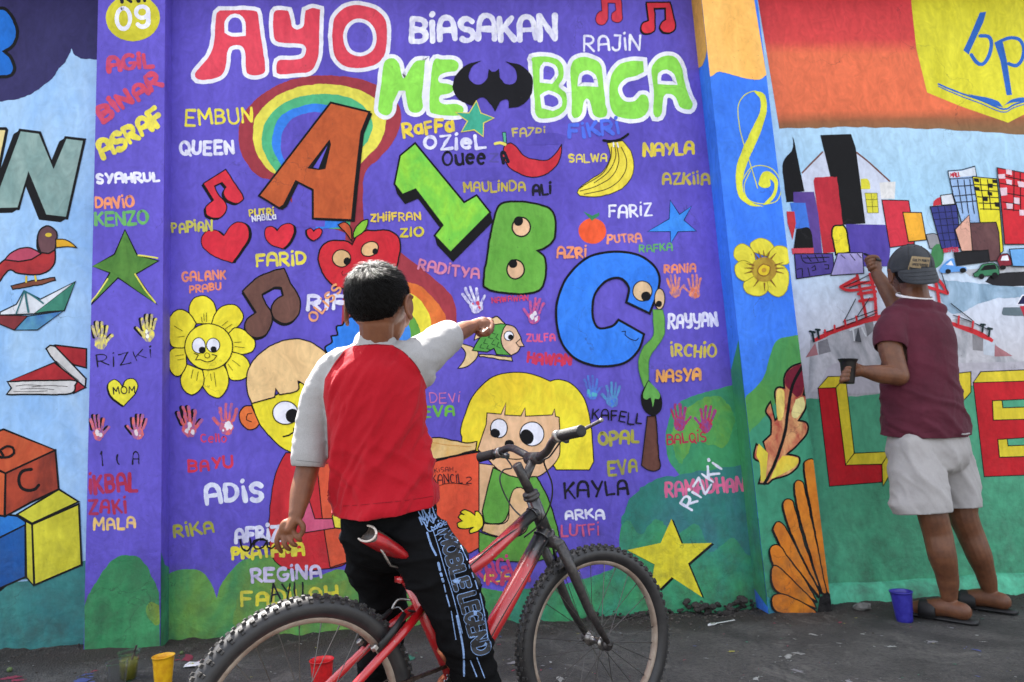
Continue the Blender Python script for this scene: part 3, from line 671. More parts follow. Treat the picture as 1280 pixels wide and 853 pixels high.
F(((52, 128, 222), (40, 112, 206), 6), '820,330! 800,290 835,262 830,235 860,228 855,190 885,180 905,150 960,140 1010,180 1060,230! 1100,420! 860,420!', 'cloud', BLK, 8)

# title letters
def bubble(c, s, ol=WHT, olw=20, holes=(), **k):
    motif('painted_letter'); p = spline(P(s), True); p = wobble(p, 0.5)
    vs, fs = ribbon(p, 2*olw/XF[2], True); emit('letter', vs, fs, mt(ol)); emit('letter_fill', p, [tuple(range(len(p)))], mt(c))
    for h in holes:
        q = spline(P(h), True); vs, fs = ribbon(q, 2*olw/XF[2]*0.9, True); emit('letter_rim', vs, fs, mt(ol)); emit('letter_hole', q, [tuple(range(len(q)))], PUR)
AR = ((222, 74, 90), (212, 64, 82), 4); LG = ((146, 222, 84), (136, 212, 78), 4)
V(200, 0, 3.877)
bubble(AR, '290,52 380,50 455,52 474,70 484,150 500,250 510,330 500,358 460,366 425,358 416,330 410,250 390,222 350,224 328,250 316,330 290,370 230,388 180,384 170,360 190,330 240,270 262,200 268,120 276,64', holes=['330,150! 332,110 350,88 378,88 396,112 398,158! 350,160'])
bubble(AR, '550,70! 560,52 600,50 622,54! 634,100 640,130 665,144 695,128 700,90 706,52! 740,40 775,48! 772,150 768,260 750,320 720,350 660,356 580,362 564,345 566,310 580,292 640,290 690,282 708,250 700,220 660,212 600,208 560,196 548,150')
bubble(AR, '850,80 900,36 970,26 1050,50 1092,100 1100,180 1090,260 1050,310 970,330 900,322 850,280 836,200 838,130', holes=['906,185 915,140 945,112 985,112 1020,140 1032,190 1015,235 970,256 925,238'])
V(460, 0, 3.877)
bubble(LG, '75,320 90,290 125,284 150,310 172,380 205,330 235,296 278,292! 270,380 262,470 266,520 245,546 205,540 190,500 180,440! 150,440! 120,500! 115,540 90,560 55,545 50,510 62,420')
bubble(LG, '318,296 360,288 420,292 440,316 425,345 380,352 345,370 345,400 390,408 428,420! 400,452 352,462 345,490 370,506 430,504 462,525 450,556 400,562 320,552 298,530 302,420')
bubble(LG, '795,300! 795,280 860,274 920,290 946,330 945,380 925,420 960,455 960,520 925,560 860,575 815,560 806,480', olw=20, holes=['850,340! 860,320 895,330 905,360 885,388! 850,385!', '852,470! 875,458 915,475 922,505 895,520! 858,510!'])
V(680, 0, 3.877)
bubble(LG, '128,350 140,300 180,278 230,284 272,310 285,370 292,450 306,530 300,562 270,572 240,556 228,510 215,480 195,490 182,550 160,572 135,560 134,470', holes=['182,400! 186,370 210,360 236,376 242,402! 212,400'])
bubble(LG, '330,360 370,310 430,296 480,298! 484,350! 440,372 400,380 366,410 362,450 390,490 440,490 470,460 500,468 508,520 480,566 420,578 350,560 320,510 316,430')
bubble(LG, '520,340 545,295 590,270 640,280 668,330 682,400 705,470 722,505 705,532 660,520 635,470 605,456 580,470 570,550 550,570 530,550 532,440', holes=['568,392! 570,366 592,356 616,372 624,394! 596,394'])
V(460, 0, 3.877)
T('BiASAKAN', 200, 214, 920, 200, 134, WHT, 0.19, 0.7, 0.2)
motif('painted_bat_shape')   # plain bat silhouette
V(0, 0, 1)
F((20, 19, 24), '565,108! 570,94 582,82 602,76! 590,84 586,96 592,104 602,105 610,97! 611,86! 615,90! 620,90! 624,86! 625,97! 632,105 642,105 646,96 642,84 632,77! 652,82 664,94 666,108 662,122 652,132 636,136! 636,127 631,124 625,128 619,140! 611,127 604,122 597,124 593,133! 578,128 568,118', 'bat')
V(680, 0, 3.877)
T('RAJiN', 192, 250, 470, 246, 78, WHT, 0.13, 0.8)
motif('painted_music_note')
F((218, 62, 80), '275,-30! 372,-30! 380,60 378,100 350,112 325,95 330,65 350,50! 345,15! 312,15! 308,95 290,120 260,118 248,95 258,65 280,52!', 'note', (60, 30, 60), 4)
motif('painted_music_note')
F((216, 52, 66), '496,12! 612,10! 625,70 638,130 620,158 580,158 560,135 572,108 590,95! 585,42! 535,42! 540,130 525,158 490,165 468,145 478,112 508,98!', 'note', BLK, 7, sh=(-5, 6))
T('NAYLA', 480, 758, 732, 752, 66, (228, 206, 66), 0.22)
T('FiKRi', 118, 682, 372, 655, 78, (78, 112, 226), 0.2)
T('SALWA', 118, 790, 308, 788, 42, (226, 208, 84), 0.17)
V(200, 0, 3.877)
T('EMBUN', 122, 612, 452, 602, 80, (236, 222, 66), 0.14); T('QUEEN', 92, 762, 364, 752, 76, WHT, 0.2)
V(460, 0, 3.877)
T('RaFFa', 168, 668, 424, 645, 74, (232, 206, 60), 0.2); T('OZieL', 266, 732, 572, 724, 72, (222, 222, 240), 0.19)
T('Ouee', 358, 808, 575, 796, 74, BLK, 0.16); T('Z', 585, 792, 636, 790, 48, (84, 76, 150), 0.18)
T('FAZRi', 698, 664, 862, 662, 44, (196, 180, 92), 0.18)
motif('repainted_patch'); F(((92, 80, 178), (84, 72, 170), 5), '750,680! 800,650 900,645 960,660! 950,700! 760,706!', 'overpaint')
V(420, 140, 3.877); motif('repainted_patch'); F(((92, 80, 180), (84, 72, 166), 5), '556,282! 640,272 850,268! 856,330! 700,336! 556,330!', 'overpaint')
V(460, 0, 3.877)
motif('painted_star')
F(((72, 176, 146), (62, 160, 132), 9), '525,490! 548,548! 612,574! 560,596! 558,662! 512,630! 452,640! 482,590! 425,545! 490,548!', 'star', (226, 208, 90), 5, straight=True)
motif('painted_chilli'); V(420, 140, 3.877)
F(((204, 52, 62), (190, 42, 56), 6), '810,190! 816,164 845,152 875,170 910,210 960,230 1020,235 1060,205 1094,158! 1090,210 1060,268 1010,305 950,316 890,300 845,275 820,240 806,210', 'pepper', BLK, 5)
F((88, 176, 146), '806,100! 824,98! 826,150! 812,148!', 'stem', BLK, 3); S((226, 214, 100), '770,155 795,150 820,158', 14, 'calyx')
T('A', 808, 262, 845, 250, 66, BLK, 0.2)
T('MAULiNDA', 616, 392, 920, 386, 52, (190, 172, 66), 0.18); T('ALi', 950, 408, 1048, 402, 58, BLK, 0.2)
motif('painted_number_one')
F(((112, 196, 70), (146, 210, 66), 9), '382,152! 622,438! 682,405! 748,486! 555,682! 478,600! 518,550! 384,375! 322,402! 284,350! 310,212!', 'number', BLK, 9, straight=True, sh=(12, 46))
T('ZHiiFRAN', 165, 534, 412, 526, 42, (232, 200, 72), 0.19); T('ZIO', 308, 612, 428, 604, 50, (216, 200, 54), 0.2)
T('RADiTYA', 392, 768, 694, 815, 56, (216, 130, 156), 0.2)
motif('painted_letter_b')
F(((104, 168, 66), (92, 156, 58), 7), '800,446! 830,436 920,436 980,448 1040,472 1062,520 1062,590 1045,635 1010,660 975,672! 1010,700 1018,750 1010,820 985,862 930,882 840,880 760,868 718,848! 715,800 735,680 755,560 780,470', 'letter', BLK, 10)
E((228, 186, 146), 898, 558, 44, 46, 'eye', ol=BLK, olw=7); E(BLK, 884, 530, 22, 24, 'pupil', 35)
E((228, 186, 146), 870, 764, 42, 46, 'eye', ol=BLK, olw=7); E(BLK, 858, 736, 21, 21, 'pupil')
motif('painted_letter_a')
V(200, 0, 3.877)
F(((192, 92, 48), (176, 82, 44), 9), '828,498! 1016,545! 975,640! 962,760! 945,900! 930,1070! 740,1062! 742,922! 660,880! 600,995! 580,1010! 478,950!', 'letter', BLK, 10, straight=True, sh=(14, 8), wob=1)
F(BLK, '715,815! 820,676! 830,700! 800,822! 770,826!', 'hole_shade', straight=True); F(PUR, '745,812! 812,708! 768,820!', 'letter_hole', straight=True)
V(400, 260, 7.1); motif('painted_apple')
F(((206, 44, 54), (192, 36, 50), 5), '-5,375! 20,340 70,300 150,288 230,292 285,325! 320,262 390,210 480,202 590,198 660,225 705,280 712,360 700,440 680,520 600,700 440,830 300,800! 220,722 120,690 50,620 5,540 -20,460', 'apple', BLK, 13)
F((196, 86, 52), '160,150! 210,128 245,140 275,180 282,250 282,300! 240,235 200,190', 'stem', BLK, 10)
F((140, 200, 60), '300,272! 300,220 330,160 380,118 425,104! 420,150 390,210 340,250', 'leaf', BLK, 10)
E((232, 188, 134), 192, 448, 80, 76, 'eye', ol=BLK, olw=10); E(BLK, 240, 474, 32, 34, 'pupil'); E((232, 188, 134), 442, 365, 80, 62, 'eye', -28, ol=BLK, olw=10); E(BLK, 490, 386, 26, 28, 'pupil')
S(BLK, '205,558 192,576 205,600 240,582 300,570 400,590', 5, 'mouth')
V(200, 180, 4.267)
motif('painted_music_note')
F((218, 50, 66), '230,210! 350,138! 440,272 435,305 400,318 355,300 338,262 350,230! 330,205! 290,225! 310,270 352,320 355,355 330,388 290,396 250,378 245,335 285,300!', 'note', BLK, 6, sh=(-10, 10))
for h, so_ in (('385,636! 440,560 475,490 462,435 425,418 385,432 340,490! 300,462 250,465 220,500 228,550 280,595', (14, 2)), ('655,562! 695,520 715,465 705,430 680,424 650,436 625,465! 600,440 570,444 558,475 575,525', (12, 4)), ('818,518! 850,495 865,465 850,448 830,455 820,468! 805,448 785,455 784,478 795,502', (-8, 2))):
    motif('painted_heart'); F(((216, 48, 62), (204, 40, 58), 6), h, 'heart', BLK, 5, sh=so_)
T('PAPiAN', 60, 482, 284, 464, 60, (206, 200, 76), 0.19); T('PUTRi', 474, 392, 612, 380, 42, (226, 206, 70), 0.19); T('NABiLa', 490, 418, 622, 402, 34, (226, 226, 240), 0.19)
T('FARiD', 512, 660, 784, 646, 72, YEL, 0.19); T('GALANK', 116, 738, 356, 726, 56, (240, 142, 100), 0.18); T('PRABU', 158, 800, 330, 780, 46, (240, 142, 100), 0.2)
V(300, 310, 3.412); motif('painted_music_note')
F(((112, 76, 66), (100, 68, 60), 8), '12,184! 70,130 140,98 188,88! 215,150 252,210 256,262 240,300 200,322 155,310 134,275 140,235 184,202! 175,170! 150,168 95,200! 110,240 138,285 130,340 100,378 55,382 22,352 25,310 68,275!', 'note', BLK, 6, sh=(-4, 10))
T('RiFKi', 284, 272, 560, 268, 74, (224, 224, 238), 0.2); T('OLiSS', 318, 326, 440, 176, 48, (236, 160, 100), 0.17)
V(200, 360, 3.879); motif('painted_flower')
YF = ((240, 226, 58), (230, 212, 50), 6)
for s in ('170,175! 140,110 160,55 215,38 262,75 272,140 258,175!', '250,180! 275,110 320,82 370,88 402,130 385,180 330,222!', '330,222! 360,195 400,200 440,235 464,262 448,305 400,322 350,312!', '345,312! 400,325 432,360 430,420 390,448 340,442 318,372!', '312,375! 332,430 325,490 285,534 235,515 205,470 205,398!', '205,398! 215,450 190,500 150,518 112,490 102,440 130,370!', '130,375! 100,425 62,420 42,370 45,310 75,290 125,290!', '125,290! 60,285 42,230 45,150 85,108 140,120 175,175!'):
    F(YF, s, 'petal', BLK, 5)
E(((240, 228, 60), (232, 216, 52), 6), 236, 286, 116, 112, 'flower_face', ol=BLK, olw=5)
SS(BLK, ['212,125 215,160', '225,120 226,165', '200,140 205,168', '300,185 330,160', '315,200 350,175', '70,185 110,210', '85,240 118,235', '360,265 395,262', '362,285 410,290', '350,350 390,380', '330,370 352,400', '262,410 272,480', '245,415 250,450', '160,395 150,440', '185,405 178,450', '75,330 115,325', '85,350 118,345'], 2.4)
E(WHT, 188, 280, 32, 38, 'eye', ol=BLK, olw=4); E(WHT, 258, 278, 32, 34, 'eye', ol=BLK, olw=4); E(BLK, 205, 302, 17, 17, 'pupil'); E(BLK, 260, 298, 15, 15, 'pupil')
S(BLK, '165,318 185,325 172,350 195,348 230,360 262,348 275,330 250,322', 4, 'mouth'); E(YF, 228, 328, 12, 12, 'nose', ol=BLK, olw=3)
hand(140, 668, 150, (226, 100, 84), -10, c2=(226, 216, 222), ol=BLK); hand(325, 655, 150, (226, 100, 84), 6, -1, c2=(230, 222, 228), spots=9)
T('Ceno', 195, 756, 325, 750, 46, (214, 60, 90), 0.15) if False else T('Cello', 195, 756, 325, 750, 46, (214, 60, 90), 0.15)
motif('painted_cartoon_boy')
F(((238, 226, 58), (228, 212, 50), 5), '445,560! 470,640 530,720 600,780 680,810 800,820! 960,700! 960,460! 700,450! 560,520!', 'face', BLK, 6)
F(((232, 196, 140), (224, 186, 132), 6), '445,560! 422,500 422,420 455,350 520,290 600,256 680,250 750,275 815,325 880,400 960,480! 870,470! 800,470 725,482! 700,468 668,452! 665,498 580,518! 562,486! 556,530!', 'hair', BLK, 6)
F(((232, 120, 60), (222, 108, 56), 6), '444,570! 410,575 385,610 392,655 425,685 460,682 482,660!', 'ear', BLK, 6); S(BLK, '446,608 425,612 420,640 445,650', 4, 'ear_line')
E(WHT, 608, 606, 62, 56, 'eye', ol=BLK, olw=5); E(BLK, 642, 620, 32, 34, 'pupil', 30)
S(BLK, '598,722 625,715 650,700 680,712', 8, 'mouth'); S(BLK, '650,700 648,680', 5, 'mouth')
V(200, 560, 3.877)
F(((200, 46, 54), (186, 40, 50), 5), '612,25! 570,100 545,200 530,330 528,440 545,530 600,580 680,596 760,592 870,575 930,540! 930,0! 760,0! 690,25!', 'jersey', BLK, 5)
F(((222, 92, 60), (208, 84, 56), 5), '760,80! 950,60! 950,540! 826,580! 800,430! 785,330!', 'book', BLK, 5)
F(((214, 96, 130), (200, 84, 118), 6), '680,230! 720,250! 752,345! 840,342! 845,388! 700,412! 660,350!', 'arm', BLK, 5)
F(YEL, '834,330! 855,295 880,310 900,350 880,390 845,385!', 'hand', BLK, 6)
RD2 = (206, 50, 70)
T('BAYU', 136, 122, 358, 100, 62, RD2, 0.19); T('ADiS', 216, 284, 508, 262, 104, (226, 230, 244), 0.19); T('RiKA', 66, 440, 268, 418, 66, (166, 166, 58), 0.2)
T('AFRiZ', 360, 468, 590, 450, 78, (222, 222, 240), 0.22); T('PRATAMA', 346, 548, 704, 522, 66, (236, 222, 58), 0.24)
S(BLK, '388,445 400,490 425,500 440,470 435,440', 9, 'painted_name'); motif('painted_name'); S(BLK, '388,445 400,490 425,500 445,470 455,450 500,440 520,450 480,445 455,465 465,490 500,480 520,450 520,480 540,488 560,470 560,450 565,485 590,490 610,480', 8, 'lettering')
T('REGiNA', 442, 662, 788, 632, 72, (216, 206, 232), 0.2); T('FADiLAH', 392, 775, 868, 742, 76, (232, 222, 58), 0.2); T('^YU', 532, 748, 698, 738, 84, BLK, 0.09)
# girl, book and names in the middle
V(520, 340, 3.877)
hand(284, 152, 135, (228, 226, 240), -24, c2=(214, 70, 96), spots=4); T('NAWAWAN', 366, 152, 546, 140, 30, (212, 60, 92), 0.16)
hand(575, 205, 125, (222, 80, 110), 12, -1, c2=(232, 226, 236), spots=10)
motif('painted_fish')
TAN = ((226, 198, 150), (214, 184, 134), 8)
F(TAN, '342,248! 365,225 395,218 420,240 440,262! 380,280 340,275', 'fin', BLK, 6); F(TAN, '185,342! 235,350 285,372 300,395 285,430 240,460 205,468! 232,430 240,395 220,365', 'tail', BLK, 5)
F(TAN, '284,330! 296,290 330,280 345,300!', 'fin', BLK, 5); F(TAN, '305,400! 380,405 462,412! 468,432! 380,420 306,410!', 'fin', BLK, 5)
F(((88, 158, 72), (78, 148, 64), 8), '272,382! 310,320 345,270 400,252 450,256! 425,290 415,330 430,370 462,405! 390,400! 378,372! 345,390!', 'body', BLK, 5)
F((230, 190, 158), '438,255! 480,270 505,310 510,345 495,385 462,405! 425,370 412,330 420,285', 'head', BLK, 5)
E(WHT, 450, 310, 23, 23, 'eye', ol=BLK, olw=4); E(BLK, 458, 316, 13, 13, 'pupil'); F((230, 184, 150), '484,345! 508,325! 512,340! 524,360! 500,362!', 'lips', BLK, 4)
SS((24, 60, 34), ['378,280 368,296 386,302', '362,300 350,318 372,325', '398,300 386,318 400,330', '338,325 328,345 348,350', '378,330 366,350 384,356', '402,340 392,362 410,370', '318,350 310,368 330,372', '352,355 342,372 360,378'], 3)
T('ZULFA', 534, 342, 678, 338, 40, (224, 90, 130), 0.2); T('HAWAN', 534, 448, 756, 458, 60, (204, 50, 76), 0.24)
T('DEVi', 66, 636, 214, 634, 48, (222, 120, 160), 0.1); T('EVA', 30, 708, 192, 704, 58, (108, 184, 60), 0.2)
motif('painted_cartoon_girl')
F(((238, 222, 56), (226, 196, 48), 4), '222,800! 215,770 235,700 265,620 310,560 370,510 440,490 520,488 590,505 650,530! 690,522 750,540 800,590 828,650 850,760 862,920! 840,960! 680,960! 640,900! 330,840! 300,870! 222,860!', 'hair', BLK, 5, wob=0.3)
F(((228, 186, 146), (216, 172, 130), 7), '345,684! 412,690! 436,635! 430,694! 508,698! 528,658! 530,700! 660,694! 672,665! 676,700! 694,705! 698,830 690,900 640,960 580,995 480,995 400,960 340,900 300,860! 325,780! 340,740!', 'face', BLK, 5, wob=0.3)
E(WHT, 402, 758, 41, 46, 'eye', ol=BLK, olw=5); E(BLK, 384, 782, 24, 22, 'pupil', 20); E(WHT, 562, 786, 58, 58, 'eye', ol=BLK, olw=5); E(BLK, 538, 800, 32, 37, 'pupil', -20)
E(BLK, 452, 832, 23, 18, 'nose')
V(520, 520, 3.877)
S(BLK, '400,200 450,208 500,210 540,202', 5, 'mouth')
F(((228, 186, 146), (214, 172, 130), 7), '300,230! 380,240! 410,560! 560,580! 560,430 500,340 440,370 330,470! 300,560!', 'arm', BLK, 4)
F(((98, 160, 66), (86, 146, 58), 5), '375,250! 450,290! 500,300 585,295! 640,400 690,560 698,640! 640,690 560,704 440,705 340,690 305,655! 300,560! 340,575! 440,600! 530,560 545,460 530,370 490,345! 455,400 448,470 420,515 370,525 330,515! 320,460! 350,340!', 'dress', BLK, 6)
F(((226, 184, 140), (206, 170, 110), 7), '330,522! 400,526 446,500 452,420 475,355 510,348! 540,380 545,480 520,560 430,590 320,560!', 'arm', BLK, 5)
motif('painted_story_book')
F(((222, 86, 56), (208, 76, 52), 4), '-60,240! 80,215! 305,175! 305,640! 260,665! 160,655 -60,640!', 'cover', BLK, 5, wob=0.3)
F(((224, 190, 130), (214, 170, 100), 9), '-60,130! 90,106 190,122 250,132 294,124! 290,165! 200,190 78,226! -60,240!', 'pages', BLK, 6)
S((200, 140, 70), '80,130 160,142 270,150', 3, 'page_line'); S(BLK, '-60,240 80,215 200,192 305,172', 10, 'page_edge')
T('KiSAH', 90, 278, 182, 268, 24, BLK, 0.12); T('KANCiL', 78, 332, 226, 326, 46, BLK, 0.1); T('2', 240, 332, 272, 332, 36, BLK, 0.12)
motif('painted_underline'); S(BLK, '80,350 140,330 200,328 258,336', 3, 'line')
motif('painted_hand'); F((238, 222, 48), '205,540! 200,520 225,510! 205,492 215,478 235,480! 215,468 232,455 262,465 285,480! 285,462 300,460 315,480 325,510 322,540 300,560 262,570 258,555 280,540! 240,548 215,545', 'hand', BLK, 6)
motif('painted_foot'); 
T('RAGi', 290, 800, 470, 760, 88, (198, 60, 110), 0.16); T('ALiF', 330, 808, 460, 800, 44, (222, 196, 60), 0.18); T('RAH', 340, 828, 556, 812, 76, (200, 60, 90), 0.2)
# right half of the purple bay
V(660, 140, 3.877)
motif('painted_bananas')
F(((236, 218, 76), (222, 200, 60), 12), '385,150! 460,140! 498,190 512,250 505,310 470,360 410,395 330,410 250,408! 238,392! 245,372! 300,330 360,290 400,220', 'bananas', (60, 50, 30), 4)
SS((70, 58, 30), ['405,170 400,230 360,300 290,345 245,375', '432,170 440,240 410,310 330,360 250,385', '452,170 478,240 460,310 390,370 270,400', '420,160 425,220 390,290 320,345'], 4)
S(BLK, '365,138 400,142 450,132 485,108', 12, 'stem'); SS(WHT, ['414,150 416,168', '432,150 438,170'], 7)
T('AZKiiA', 648, 356, 884, 354, 60, (196, 178, 66), 0.19); T('FARiZ', 392, 518, 606, 502, 64, WHT, 0.15)
motif('painted_star')
F(((52, 130, 226), (66, 146, 232), 9), '690,430! 736,498! 795,458! 756,526! 816,578! 728,582! 692,640! 688,580! 580,580! 684,520!', 'star', (24, 36, 80), 4, straight=True)
motif('painted_orange_fruit'); E(((236, 96, 56), (224, 84, 46), 8), 312, 578, 68, 62, 'fruit'); F((58, 136, 92), '268,482! 310,505! 346,488! 348,502! 308,530!', 'leaf')
T('PUTRA', 384, 642, 554, 632, 46, (234, 148, 110), 0.2); T('AZRi', 138, 714, 288, 710, 58, (238, 148, 96), 0.2); T('RAFKA', 538, 684, 704, 676, 40, (98, 176, 92), 0.18); T('RANiA', 658, 786, 818, 782, 46, (240, 142, 100), 0.2)
motif('painted_letter_c'); V(0, 0, 1)
F(((58, 132, 236), (48, 120, 226), 4), '812,392! 822,365 824,345 815,330 795,318 765,315 735,322 710,345 697,375 696,405 704,432 722,450 750,458 780,454 798,438 805,418! 773,400! 765,408 748,410 741,395 743,370 757,352 775,348 786,360 783,378!', 'letter', BLK, 3, wob=0.2)
E((226, 192, 150), 803, 364, 12, 12.5, 'eye', ol=BLK, olw=1.2); E(BLK, 807.5, 370.5, 6, 6, 'pupil'); E((226, 192, 150), 824.5, 374, 6.5, 13, 'eye', ol=BLK, olw=1.2); E(BLK, 823.5, 380, 4, 4, 'pupil')
V(720, 340, 3.879); S(BLK, '222,290 240,288 238,305 262,325 290,334 305,322', 4, 'mouth')
motif('painted_brush')
F(((108, 170, 78), (98, 160, 70), 5), '372,185! 420,185! 430,240 425,310 395,360 365,400 352,450 352,520! 330,565! 310,500 302,430 325,370 365,325 378,290 375,240', 'paint_tail', (70, 120, 70), 3)
F(BLK, '352,525! 320,580 315,630 340,680 380,696 412,670 418,620 400,580 375,550', 'ferrule'); F((104, 172, 82), '352,530! 328,580 326,612 345,620 362,610 372,655 382,615 398,618 408,600 385,560', 'bristles')
F(((108, 68, 58), (96, 60, 52), 7), '345,700! 388,696! 400,880 410,940 395,962 350,962 318,940! 330,820!', 'handle', BLK, 5)
hand(478, 82, 110, (240, 146, 90), -8, ol=None); hand(575, 86, 115, (240, 142, 84), 0, -1, c2=(226, 120, 90))
T('RAyyAN', 446, 280, 690, 268, 74, WHT, 0.17); T('iRCHiO', 456, 414, 684, 418, 66, (206, 186, 74), 0.18); T('NASYA', 388, 536, 610, 530, 62, (240, 168, 80), 0.2)
hand(76, 575, 115, (74, 128, 214), -6, c2=(84, 170, 190)); hand(178, 610, 120, (80, 150, 196), 4, -1, c2=(70, 120, 214))
T('KAFELL', 74, 716, 320, 742, 54, BLK, 0.12); T('OPAL', 104, 850, 312, 838, 72, (168, 164, 62), 0.2)
V(520, 520, 3.877); T('EVA', 930, 292, 1080, 280, 72, (160, 158, 60), 0.18)
V(720, 540, 3.279); 
T('KAYLA', -46, 276, 218, 256, 66, BLK, 0.14); T('ARKA', -48, 362, 118, 358, 42, (228, 228, 242), 0.22); T('LUTFi', -60, 432, 98, 424, 48, (214, 90, 126), 0.15)
V(720, 340, 3.879)
hand(500, 722, 130, (178, 44, 66), -6); hand(632, 730, 130, (184, 50, 66), 8, -1); T('BALQiS', 442, 840, 634, 822, 50, (178, 44, 62), 0.15)
V(720, 540, 3.279)
T('RAMADHAN', 366, 270, 694, 246, 66, (222, 104, 140), 0.17); T('RiZKi', 476, 330, 606, 150, 62, (230, 232, 240), 0.15)
motif('painted_star')
F(((226, 212, 54), (212, 196, 46), 8), '390,358! 432,460! 556,456! 462,540! 518,680! 392,596! 340,645! 306,630! 322,545! 212,484! 345,456!', 'star', None, straight=True, sh=(9, 6), wob=1)
# ---------------- right pilaster
SURF[0] = 'pr'; V(680, 0, 3.877); motif('painted_orange_top')
F(((248, 190, 104), (240, 178, 92), 3), '700,-60! 1010,-60! 1082,360! 1050,384 1000,386 930,368 850,348 815,368 780,378!', 'orange_top', wob=0.6)
V(880, 80, 3.283)
YC = ((216, 216, 66), (200, 202, 56), 9)
motif('painted_treble_clef')
S((208, 208, 70), '220,510 180,380 150,280 140,180 165,130 210,112 240,130', 4, 'thin_line'); S((208, 208, 70), '150,490 190,430 240,418 290,440 318,500 300,560 240,575 180,555 165,500 190,440', 4, 'thin_line')
F(YC, '205,115! 240,118 258,160 250,230 215,320 180,400 160,470 165,530 200,570 245,586! 190,580 145,545 130,470 140,400 180,300 225,210 232,150', 'broad_line'); F(YC, '225,480 240,448 270,442 300,470 302,520 270,570 240,580! 282,530 288,490 270,470! 272,500 245,510 225,500', 'curl')
motif('painted_flower')
V(880, 230, 3.877)
for s in ('262,420! 200,400 150,360 150,310 190,290 240,320!', '240,330! 225,290 270,262 320,280 340,320 300,350!', '300,345! 350,300 400,310 425,350 405,390 340,390!', '330,390! 390,400 412,450 400,520 360,548 310,520 290,440!', '295,440! 310,510 270,545 210,530 190,490 215,450!', '250,440! 200,470 160,450 150,400 190,370 240,390!'):
    F(((222, 212, 66), (206, 192, 54), 9), s, 'petal', (150, 140, 40), 3)
E(((150, 112, 42), (176, 150, 50), 16), 292, 415, 62, 60, 'flower_ring'); SS((130, 92, 38), ['292,350 288,320', '262,362 240,330', '325,362 350,335', '240,395 205,385', '232,425 195,435', '345,395 385,380', '350,425 388,435', '262,470 240,500', '292,482 295,520', '325,468 350,500', '276,354 262,325', '308,352 322,322', '350,410 395,408', '238,410 195,408'], 9, taper=2)
F((226, 196, 44), '270,400 285,388 305,392 322,405 318,430 300,446 275,442 262,425', 'flower_centre', (140, 96, 40), 5); E((196, 150, 50), 292, 418, 12, 11, 'flower_eye')
V(720, 340, 3.879); motif('painted_hill')
V(0, 0, 1)
F(((84, 150, 76), (66, 140, 84), 4), '900,520! 950,478 968,430 990,420 1030,418! 1062,800! 900,800! 900,640!', 'hill', wob=1)
F(((64, 144, 112), (58, 134, 104), 4), '900,585! 955,520 975,500 1000,495 1035,500! 1062,800! 900,800! 900,700!', 'lower_paint', wob=2)
F(((50, 120, 176), (58, 140, 130), 9), '955,745! 985,752 1000,762 1030,768! 1030,785! 955,785!', 'blue_foot', wob=2)
motif('painted_leaf')
V(960, 350, 3.4125)
F(((172, 74, 62), (226, 176, 118), 10), '155,352! 165,420 150,490! 165,500 160,550 130,600! 165,610 168,650 130,700 80,745! 130,755 130,790 90,830 20,852! 0,870! -40,870! -20,790 -60,760 -50,700! -10,730! -20,690! 12,660! 12,600 -10,560 10,520! 30,600! 45,570 28,490 40,460 70,462! 70,410 100,370', 'leaf', BLK, 8, wob=0.4)
F(((130, 30, 52), (104, 26, 46), 8), '152,358! 160,420 145,480 125,500! 105,480 75,450 78,400 110,370', 'leaf_tip'); F(((236, 214, 120), (226, 190, 90), 8), '40,470! 66,470 70,540 60,600 45,600 34,520', 'leaf_patch'); F((236, 222, 150), '120,510! 150,500 155,550 120,590 100,570', 'leaf_patch')
F(((206, 190, 70), (222, 200, 60), 8), '-40,700! 0,740! -10,860! -30,860! -35,780 -50,750', 'leaf_patch'); F(((216, 204, 80), (222, 190, 60), 8), '60,750! 125,760 120,790 60,830 10,850! 30,800', 'leaf_patch')
S(BLK, '150,365 105,450 85,560 70,660 30,780 -15,870', 13, 'leaf_rib', taper=0)
motif('painted_shell'); V(720, 540, 3.279)
OR_ = ((214, 130, 40), (196, 108, 34), 7)
for s in ('935,150 945,118 975,112 990,150! 1005,300 1030,500 1056,670! 1030,670! 1000,520 960,300', '895,230 905,200 930,205 940,240 965,360 1000,520 1030,670! 1010,660! 960,500 915,340', '850,310 858,278 885,280 900,320 935,450 980,580 1006,660! 940,540 875,400', '810,400 825,368 850,380 880,430 930,530 990,640 1000,680! 920,580 840,470', '795,500 805,465 840,470 880,530 940,610 990,700! 900,640 825,570', '800,590 810,550 840,560 900,620 960,680 985,725! 900,690 820,650', '803,700 812,668 860,668 930,700 985,735! 985,750! 900,750 820,735'):
    F(OR_, s, 'shell_rib', BLK, 5, sh=(-6, 4))
F(BLK, '1000,680! 1030,655! 1056,665! 1064,740! 1020,748! 990,740!', 'shell_foot')
SURF[0] = 'prs'; X = WX['pr'][0]-0.001
side('shaded_orange_side', [(-0.129, ZT-0.002), (-0.001, ZT-0.002), (-0.001, 2.83), (-0.05, 2.815), (-0.10, 2.83), (-0.129, 2.86)], ((226, 172, 84), (214, 160, 74), 3), X)  # duller orange than the front, this face's shade put into the colour
side('green_side', [(-0.129, 1.30), (-0.001, 1.16), (-0.001, 0.08), (-0.129, 0.02)], ((54, 124, 112), (62, 140, 90), 3), X)
